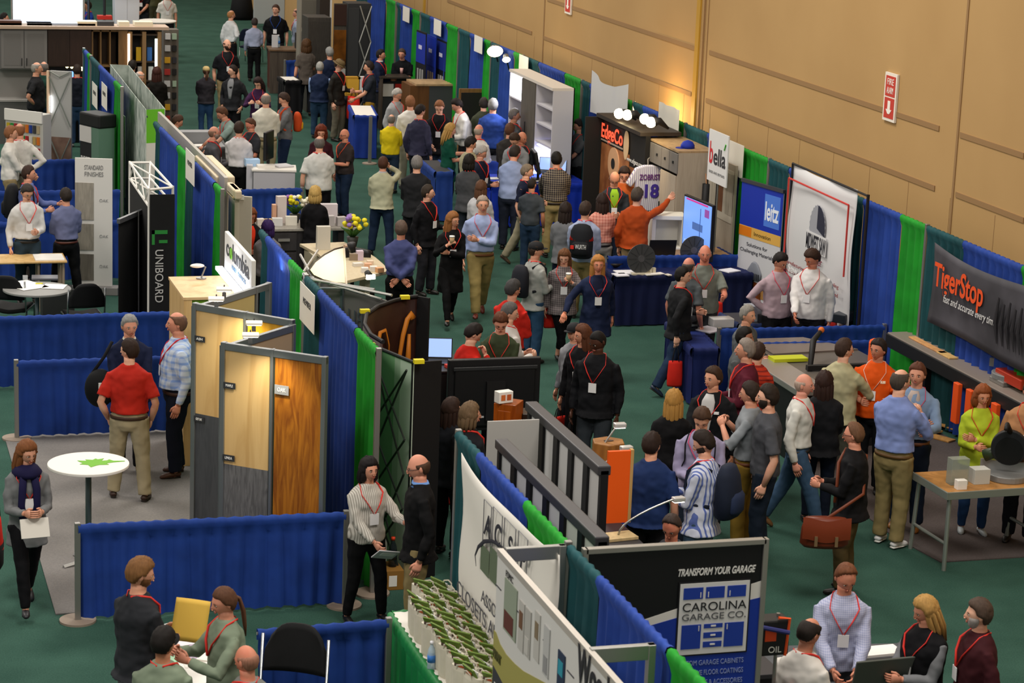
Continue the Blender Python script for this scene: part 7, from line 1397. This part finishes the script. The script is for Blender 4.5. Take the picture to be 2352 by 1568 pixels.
MB().tube([(.55, .6, .92), (.75, 1.0, 1.18), (.9, 1.15, 1.25)], [.03, .04, .03]).build('blade_guard', BLKM, t, True); MB().ball((.93, 1.18, 1.27), .04).build('orange_tip', mat('d8702c'), t, True); MB().box(.5, 1.3, .55, .62, .92, .98).build('fence', BLKM, t); MB().box(.25, .7, 1.0, 1.2, .92, .96).build('green_tray', mat('b8c020', .5), t)
boxes('orange machine cover behind the man in orange polo', 'machine_cover', 'machine cover', (G(2050, 800, 1.2).x+.02, G(2045, 800, 1.2).y+.5, .0), .15, .2, 1.2, mat('e85a14', .5), bevel=.06)
# roller table
A, B = G(2048, 762, 1.0), G(2352, 935, 1.0); t, L = between('stop_table', 'long grey TigerStop roller table running along the right wall', 'machine table', A+V((.1, 0, 0)), B+V((.25, -2.0, 0)))
MB().box(0, L, -.16, .42, .95, 1.0).build('grey_bed', mat('857a72', .5, .1), t, bevel=.008); MB().box(0, L, .24, .30, 1.0, 1.05).build('rail', mat('b0a8a0', .3, .6), t); MB().box(0, L, -.18, -.12, .82, .985).build('front_beam', mat('1a1b1c', .5), t, bevel=.005); MB().box(0, L, .36, .46, 1.0, 1.1).build('back_fence', mat('8a827a', .4, .5), t)
for x in (.12, .5, .88): MB().box(L*x-.05, L*x+.05, .05, .35, 0, .93).build('leg', BLKM, t)
for x in [((G(px_, 872+(px_-2205)*.5, .9)-A).length-.1)/L for px_ in (2207, 2238, 2300)]: MB().box(L*x, L*x+.14, -.24, -.18, .36, .86).build('orange_bracket', mat('e0521a', .5), t, bevel=.01)
MB().box(L*.45, L*.56, .0, .28, 1.05, 1.17).build('red_carriage', mat('a83018', .4), t, bevel=.01); MB().box(L*.44, L*.5, -.04, .3, 1.0, 1.06).build('clamp_bar', ALU, t, bevel=.01); MB().box(L*.64, L*.98, .0, .24, 1.0, 1.04).build('chop_bed', mat('9a9890', .4, .4), t); MB().box(L*.74, L*.9, .25, .31, 1.05, 1.09).build('yellow_rule', mat('d8c820'), t)
for i, (x, w_, h_, c) in enumerate(((.06, .9, .1, 'd8a068'), (.20, .35, .12, 'd8b070'))): k = boxes(['long pale board lying on the roller table', 'short pale offcut on the roller table'][i], 'board', 'board', t.matrix_basis@V((L*x+w_/2, .02, 1.002)), w_, h_, .02, mat(c, .5, kind='wood', sc=6), t.rotation_euler.z, 'pale boards by the roller table')
for i, (px, py, l_) in enumerate(((2160, 1000, .7), (2140, 985, .6), (2200, 985, .5))): P = G(px, py, .1); boxes(['wide pale board', 'narrow pale board', 'short pale board'][i]+' on the floor beneath the roller table', 'board', 'board', (P.x, P.y+.3, .014+.021*i), .16, l_, .02, mat('b8884c', .5, kind='wood', sc=6), R(28-5*i), 'pale boards by the roller table')
boxes('white long carton on the floor under the roller table', 'carton', 'carton', (G(2180, 950, .1).x, G(2180, 950, .1).y+.5, .014), .14, .5, .1, mat('c8c4c0'), R(30))
def miter_saw(label, P, rz, body, blade, z, s=1.):
    t = thing('miter_saw', label, 'saw', P, rz, 'chop saws on stands')
    MB().disc((0, 0, 0), .22*s, .2*s, .07, None, 'z').build('base', mat('8a8c8c', .4, .4), t, bevel=.01); MB().box(-.3*s, .3*s, .1*s, .14*s, .07, .17).build('fence', mat('9a9c9c', .3, .6), t)
    k = MB(); k.disc((0, .0, .36*s), .20*s, .20*s, .07, None, 'y', 30); k.build('blade_guard', mat(body, .5), t, bevel=.012); MB().disc((0, -.012, .33*s), .15*s, .15*s, .008, None, 'y', 30).build('blade', mat(blade, .4), t)
    MB().tube([(.0, .1, .36*s), (.1, .22, .34*s), (.12, .24, .1)], [.05*s, .07*s, .06*s], None, 12).build('arm', mat('c8c8c8' if body != '15181c' else '1c1e22', .5), t, True); MB().tube([(.0, .04, .52*s), (-.04, -.12, .66*s), (-.05, -.2, .62*s)], [.03, .025, .02], None, 10).build('handle', BLKM, t, True); MB().tube([(-.1, .08, .3*s), (-.25, .1, .22*s)], [.06*s, .07*s], None, 12).build('motor', mat('b82018' if body != '15181c' else '2a3a24', .4), t, True)
miter_saw('white, red and black chop saw at the right edge by the curtain', V((G(2330, 860, 1.1).x, G(2330, 860, 1.1).y, 1.05)), R(-50), 'c8c8c6', '3a3c38', 0, 1.25)
P, Q = G(2145, 1095, .86), G(2470, 1150, .86); Y0 = G(2178, 1128, .86).y; X0 = G(2178, 1128, .86).x
t = thing('work_stand', 'wood topped aluminium work stand at the right edge', 'work stand', (X0, Y0, 0), R(2)); MB().box(0, 1.9, 0, .75, .80, .84).build('tabletop', mat('b88448', .5, kind='wood', sc=5), t); am = mat('9aa09a', .35, .6)
MB().box(-.01, 1.9, -.02, 0, .77, .85).build('front_rail', am, t, bevel=.004); MB().box(-.02, 0, -.02, .77, .77, .85).build('end_rail', am, t, bevel=.004)
for x in (.0, 1.15):
    for y, s in ((.05, -1), (.7, 1)): MB().tube([(x+.03, y+.04*s, 0), (x+.05, y, .78)], .024, None, 8).build('leg', am, t)
    MB().tube([(x+.04, .03, .28), (x+.04, .72, .28)], .018, None, 8).build('cross_bar', am, t)
miter_saw('black and green dust extractor saw on the wood topped work stand', V((X0+.85, Y0+.35, .84)), R(-30), '15181c', '0d0e10', 0, .95)
boxes('clear plastic brochure holder with green mark on the work stand', 'brochure_holder', 'brochure holder', (X0+.25, Y0+.3, .84), .2, .12, .28, mat('9aa49a', .2, alpha=.6)); boxes('small white box on the work stand', 'card_box', 'box', (X0+.2, Y0+.12, .84), .11, .08, .1, WH); boxes('white carton beside the black saw on the work stand', 'card_box', 'box', (X0+.5, Y0+.3, .84), .18, .15, .16, mat('b8bab4'))
# TigerStop banner
P, Q = GX(2145, 556, 13.58), GX(2400, 668, 13.58); t = facing('dark grey TigerStop banner hanging on the right wall curtain', 'hanging_banner', 'banner', 13.58, P.y); L = P.y-Q.y; hb = 1.02; zt = P.z
MB().grid(lambda u, v: (L*u+.03*(v-.5), .03*sin(u*6+v*3), zt-hb+hb*v-.08*sin(pi*u)*v-.02*u), 30, 10).build('cloth', mat('302f34', .7, kind='noise', h2='5a5860', sc=.9), t, True).modifiers.new('t', 'SOLIDIFY').thickness = .004
text('TigerStop', L*.06, -.045, zt-.50, .30, mat('e8521c'), t, w=L*.46, bold=.008); text('fast and accurate every time', L*.16, -.045, zt-.66, .10, mat('d8d8d8'), t, w=L*.48, shear=.3)
for i in range(6): MB().tube([(L*(.66+.05*i), -.045, zt-.3-.05*(i % 2)), (L*(.64+.05*i), -.045, zt-.62), (L*(.67+.05*i), -.045, zt-.85)], [.02, .045, .01], None, 6, .3).build('dark_stripe', mat('1c1b20'), t)
# ------------------------------------------------------------------ centre booth pieces
P, Q = G(582, 393, 1.0), G(678, 395, 1.0); t, L = between('pedestal', 'white display pedestal with papers and a black screen on top', 'pedestal', P, Q); MB().box(0, L, 0, .55, 0, 1.0).build('body', mat('b4b4ba', .5), t, bevel=.008); MB().box(-.12, -.01, .1, .5, 0, 1.08).build('side_wing', mat('bcbcc2', .5), t); MB().box(-.03, L+.02, -.02, .57, 1.0, 1.03).build('top', WH, t)
pl = t.location; PYp = pl.y
monitor('tall black screen seen edge on at the white pedestal', (pl.x+L*.45, PYp+.3, 1.03), R(60), .42, .5, back='1a1b1e'); boxes('white carton with blue tape on the pedestal', 'card_box', 'box', (pl.x+.05, PYp+.4, 1.03), .25, .18, .12, mat('b0d0f0')); sheet('open silver brochure on the right of the pedestal', (pl.x+L-.15, PYp+.3, 1.035), .3, .3, .3, 'c8c8cc', t=.02); boxes('low pile of white leaflets on the pedestal', 'leaflets', 'papers', (pl.x+.25, PYp+.2, 1.03), .3, .18, .05, WH)
# crown moulding samples behind the middle curtains
t = facing('long grey edged board along the middle curtain with cream moulding', 'display_board', 'display board', 5.40, GX(362, 290, 5.4).y); L = GX(362, 290, 5.4).y-GX(515, 447, 5.4).y; MB().box(0, L, 0, .05, 0, 2.46).build('board', mat('a8a49c', .6), t, bevel=.005)
def tray(label, a, b, h=.18):
    P, Q = G(*a, 2.40), G(*b, 2.40); w_ = abs(Q.x-P.x); d_ = abs(P.y-Q.y); t = thing('moulding_sample', label, 'moulding sample', (P.x, Q.y, 0), 0, 'cream crown moulding samples'); cmm = mat('cfc0a4', .6)
    for x0, x1, y0, y1 in ((0, w_, 0, .10), (0, w_, d_-.10, d_), (0, .10, .1, d_-.1), (w_-.10, w_, .1, d_-.1)): MB().box(x0, x1, y0, y1, 2.40-h, 2.40).build('moulding', cmm, t, bevel=.02)
    MB().box(.1, w_-.1, .1, d_-.1, 2.40-h, 2.40-h+.03).build('inset', mat('e8cfa0', .6), t); MB().box(w_*.15, w_*.85, d_*.15, d_*.85, 0, 2.40-h).build('column', mat('b8ae9c', .6), t)
tray('large cream crown moulding frame above the curtain row', (447, 356), (540, 405)); tray('smaller cream crown moulding cap nearer the columbia sign', (520, 418), (556, 438), .12)
P, Q = G(549, 450, 2.0), G(578, 452, 2.0); closet('narrow pale door panel beside the woman in orange top', P, Q, 2.0, .04, mat('c0bcae', .6), [('bracket', .05, .4, 1.95, 2.02, WH)])
closet('low pale wood panel in front of the woman in orange top', G(549, 558, 1.0)-V((0, .3, 0)), G(577, 559, 1.0)-V((0, .3, 0)), .95, .04, mat('c8b48c', .5, kind='wood', sc=5))
# brochure desk behind
t, L = table('grey topped brochure table by the seated bald man', G(425, 338, .9), G(520, 338, .9), .8, .9, '6a6a6c', top=mat('8a8c8e', .5)); boxes('grey angled display case on the brochure table', 'display_case', 'case', (t.location.x+.35, t.location.y+.55, .9), .7, .3, .22, mat('8c8e92', .5)); sheet('white notepad on the brochure table', V((t.location.x+.3, t.location.y+.2, .905)), .3, .25, .2)
# flower desk
P, Q = G(600, 528, .95), G(826, 525, .95); t, L = between('display_desk', 'dark drawer desk with a speckled grey top and flowers', 'desk', P, V((Q.x, P.y, 0))); dw = mat('2c2a2c', .6, kind='wood', sc=12)
MB().box(.05, L*.62, .02, .6, 0, .92).build('body', dw, t, bevel=.005); MB().prism([(0, 0), (L, 0), (L-.05, .25), (L*.82, .75), (0, .75)], .04, None, 'z', .92).build('worktop', mat('8c8880', .4, kind='noise', h2='9c9890', sc=30), t, bevel=.005)
for z in (.62, .32, .04): d = MB().box(.12, .55, -.005, .02, z, z+.27).build('drawer', mat('343234', .6, kind='wood', sc=12), t, bevel=.004); MB().box(.26, .44, -.025, -.005, z+.15, z+.19).build('handle', mat('b8b8b8', .3, .7), d)
MB().box(L*.80, L*.86, .1, .5, 0, .92).build('support', dw, t)
def flowers(label, P, s=1., cols=('d8cc20', '8a5aa8', 'e8e4cc'), seed=1):
    t = thing('flower_pot', label, 'flowers', P, 0, 'flower arrangements on the desks'); MB().rings([(0, .05*s, .05*s, 0), (.12*s, .075*s, .075*s, 0)], None, 14).build('pot', mat('2a2c2a', .5), t, True); rr = random.Random(seed); lf_ = MB()
    for i in range(16): a = rr.random()*6.28; lf_.tube([(0, 0, .1*s), (cos(a)*.08*s, sin(a)*.08*s, .2*s), (cos(a)*.15*s, sin(a)*.15*s, .24*s)], [.01*s, .02*s, .004], None, 5, .3)
    lf_.build('leaves', mat('2c5a1c', .6), t, True)
    for j, c in enumerate(cols):
        for i in range(9):
            a = j*2.1+rr.uniform(-.9, .9); r_ = rr.uniform(.04, .17)*s; MB().ball((cos(a)*r_-.1*s*(j == 0)+.12*s*(j == 2), sin(a)*r_, (.24+rr.random()*.13)*s), .035*s, .035*s, .03*s, None, 7, 5).build('blossom', mat(c, .6), t, True)
flowers('yellow, purple and white flowers on the grey flower desk', (P.x+.62, P.y+.5, .96), 1.15); 
for i, (dx_, dy_, w_, h_, c, n) in enumerate(((.28, .45, .06, .3, 'c89a80', 'framed card with red ribbon'), (.40, .5, .15, .42, 'd0c4c0', 'tall pink menu board'), (.05, .35, .12, .1, 'd8d0c8', 'small white box'), (.16, .3, .12, .1, 'c8a860', 'amber glass box'), (.30, .28, .16, .12, 'd0d0d0', 'silver dish'), (.52, .3, .18, .14, 'd8d4c8', 'box of white candles'), (1.02, .45, .5, .3, 'd0c8cc', 'angled photo album'), (1.1, .2, .14, .16, 'b8b4b4', 'grey picture card'), (1.28, .2, .14, .14, 'b8b4b4', 'second grey picture card'))):
    boxes(n+' on the grey flower desk', 'display_item', 'display item', (P.x+dx_, P.y+dy_, .96), w_, .10, h_, mat(c, .5), .15*sin(i), 'things on the grey flower desk')
# cream desk
c0, c1, c2, c3 = [G(*a, .95) for a in ((688, 560), (790, 556), (895, 622), (790, 640))]; O = c0
t = thing('display_desk', 'cream speckled desk with a curved edge beside the lit header', 'desk', (O.x, O.y, 0)); crm = mat('c0b090', .45, kind='noise', h2='cabc9e', sc=30)
q = [(0, 0), (.12, -.75), (c3.x-O.x, c3.y-O.y-.15), (c2.x-O.x, c2.y-O.y)]+[(c1.lerp(c2, 1-k/5).x-O.x+.10*sin(pi*k/5), c1.lerp(c2, 1-k/5).y-O.y+.10*sin(pi*k/5)) for k in range(1, 5)]+[(c1.x-O.x, c1.y-O.y)]
MB().prism(q, .045, None, 'z', .91).build('worktop', crm, t, bevel=.006); MB().box(.06, .55, -.7, -.05, 0, .91).build('body', mat('b0a890', .6), t, bevel=.005); MB().box(c2.x-O.x-.35, c2.x-O.x-.28, c2.y-O.y-.0, c2.y-O.y+.35, 0, .91).build('support', mat('b0a890', .6), t); MB().box(.6, c2.x-O.x-.3, c2.y-O.y+.1, c2.y-O.y+.15, .3, .34).build('lower_shelf', mat('a8947a', .5), t)
flowers('purple and yellow flowers in a basket on the cream desk', (c1.x+.05, c1.y-.35, .955), 1.2, ('8a6ab0', 'd8d02a', 'd8cc20'), 5)
t = thing('office_chair', 'black office chair back behind the lit header', 'chair', (c1.x-.15, c1.y-1.25, 0), R(10)); MB().grid(lambda u, v: (-.28+.56*u, .10*sin(pi*u), .75+.35*v-.05*(2*u-1)**2), 12, 6).build('backrest', mat('15161a', .4), t, True).modifiers.new('t', 'SOLIDIFY').thickness = .05; MB().tube([(0, 0, .05), (0, 0, .8)], .03).build('column', BLKM, t); MB().disc((0, -.2, .45), .25, .24, .07).build('seat', cloth('15161a'), t)
for a in range(5): MB().tube([(0, 0, .08), (.28*cos(a*1.257), .28*sin(a*1.257), .04)], .02).build('foot', BLKM, t)
for i, (px, py, w_, h_, c, n) in enumerate(((742, 566, .2, .35, 'c8c4b8', 'cream gift bag with handles'), (800, 580, .12, .16, 'b89a80', 'tan box'), (812, 590, .12, .1, '8a7a68', 'woven brown box'), (826, 590, .1, .14, 'c8b8c8', 'lilac bottle box'), (822, 604, .14, .05, 'd8d4cc', 'white soap block'), (845, 608, .1, .07, 'd8a888', 'peach candle box'), (858, 615, .1, .07, 'dcd8d0', 'white candle box'), (872, 618, .1, .07, 'd8a070', 'orange candle box'), (850, 600, .09, .06, 'e0c8b0', 'cream candle box'), (838, 618, .1, .07, 'dcd8d4', 'plain white box'))):
    P_ = G(px, py, 1.0); boxes(n+' on the cream desk', 'display_item', 'display item', (P_.x, P_.y, .955), w_, .09, h_, mat(c, .5), .2*sin(i*2), 'things on the cream desk')
# far table by olive hat
t, L = table('white topped table with blue skirt by the mustard trousers', G(815, 265, .9), G(865, 266, .9), 1.5, .9, '1d3a94', top=WH); Pq = G(845, 268, .93); o = thing('post', 'silver upright post at the corner of the white topped table', 'post', (Pq.x, Pq.y-.25, 0)); MB().box(-.03, .03, -.03, .03, 0, .97).build('pole', ALU, o); MB().disc((0, 0, 0), .15, .15, .02).build('base', mat('8b7d70'), o)
t, L = table('black skirted table holding the yellow and white cases', G(770, 225, .8), G(828, 225, .8), .8, .8, '141418'); 
for px, c, n in ((795, 'b88a28', 'open yellow sample case'), (823, 'c8c8c8', 'open white sample case')): P_ = G(px, 190, 1.0); k = boxes(n+' on the black skirted table', 'sample_case', 'case', (P_.x, t.location.y+.4, .8), .34, .16, .42, mat(c, .5), 0, 'sample cases'); MB().box(-.13, .13, -.085, -.08, .05, .37).build('lining', mat('d8a838' if c == 'b88a28' else 'dcdcdc'), k)
k = thing('floor_light', 'thin bright vertical light tube beside the navy vest man', 'lamp', G(644, 210, 0)); MB().tube([(0, 0, .3), (0, 0, 1.0)], .02).build('tube', mat('f0fff8', .4, emit=5), k, True); MB().box(-.06, .06, -.06, .06, 0, .3).build('base', WH, k)
t, L = table('black skirted table behind the floor light tube', G(655, 185, .9), G(690, 185, .9), .7, .9, '0e0e12', top=WH)
# bottom right desk
P = G(2000, 1552, .95); t = thing('laptop', 'large grey laptop lid at the bottom right seen from behind', 'laptop', (P.x, P.y, .80), R(183)); MB().box(-.3, .3, -.2, .2, 0, .025).build('base', mat('6a6c70', .4), t); k = MB(); k.box(-.3, .3, .19, .21, .02, .42, None, Matrix.Rotation(R(-14), 3, 'X'), (0, .2, .02)); k.build('lid', mat('4a4e48', .5), t, bevel=.006)
t, L = table('grey cloth table at the bottom right under the laptop', G(1800, 1620, .8), G(2180, 1610, .8), 1.3, .8, '55585c')
sheet('white open booklet on the bottom right table', G(2012, 1498, .9)+V((0, 0, 0)), .42, .2, .05, 'ecebe8', t=.02); k = bpy.data.objects[[o.name for o in bpy.data.objects if o.name.startswith('paper')][-1]]; k.location.z = .81
boxes('black keyboard in front of the checked shirt man', 'keyboard', 'keyboard', (G(1905, 1540, .81).x, G(1905, 1540, .81).y, .80), .35, .14, .03, mat('3a3c40')); boxes('silver stapler sized gadget by the white booklet', 'gadget', 'gadget', (G(1955, 1508, .81).x, G(1955, 1508, .81).y, .80), .09, .05, .04, mat('b8bcc0', .3, .6))
finish_texts()
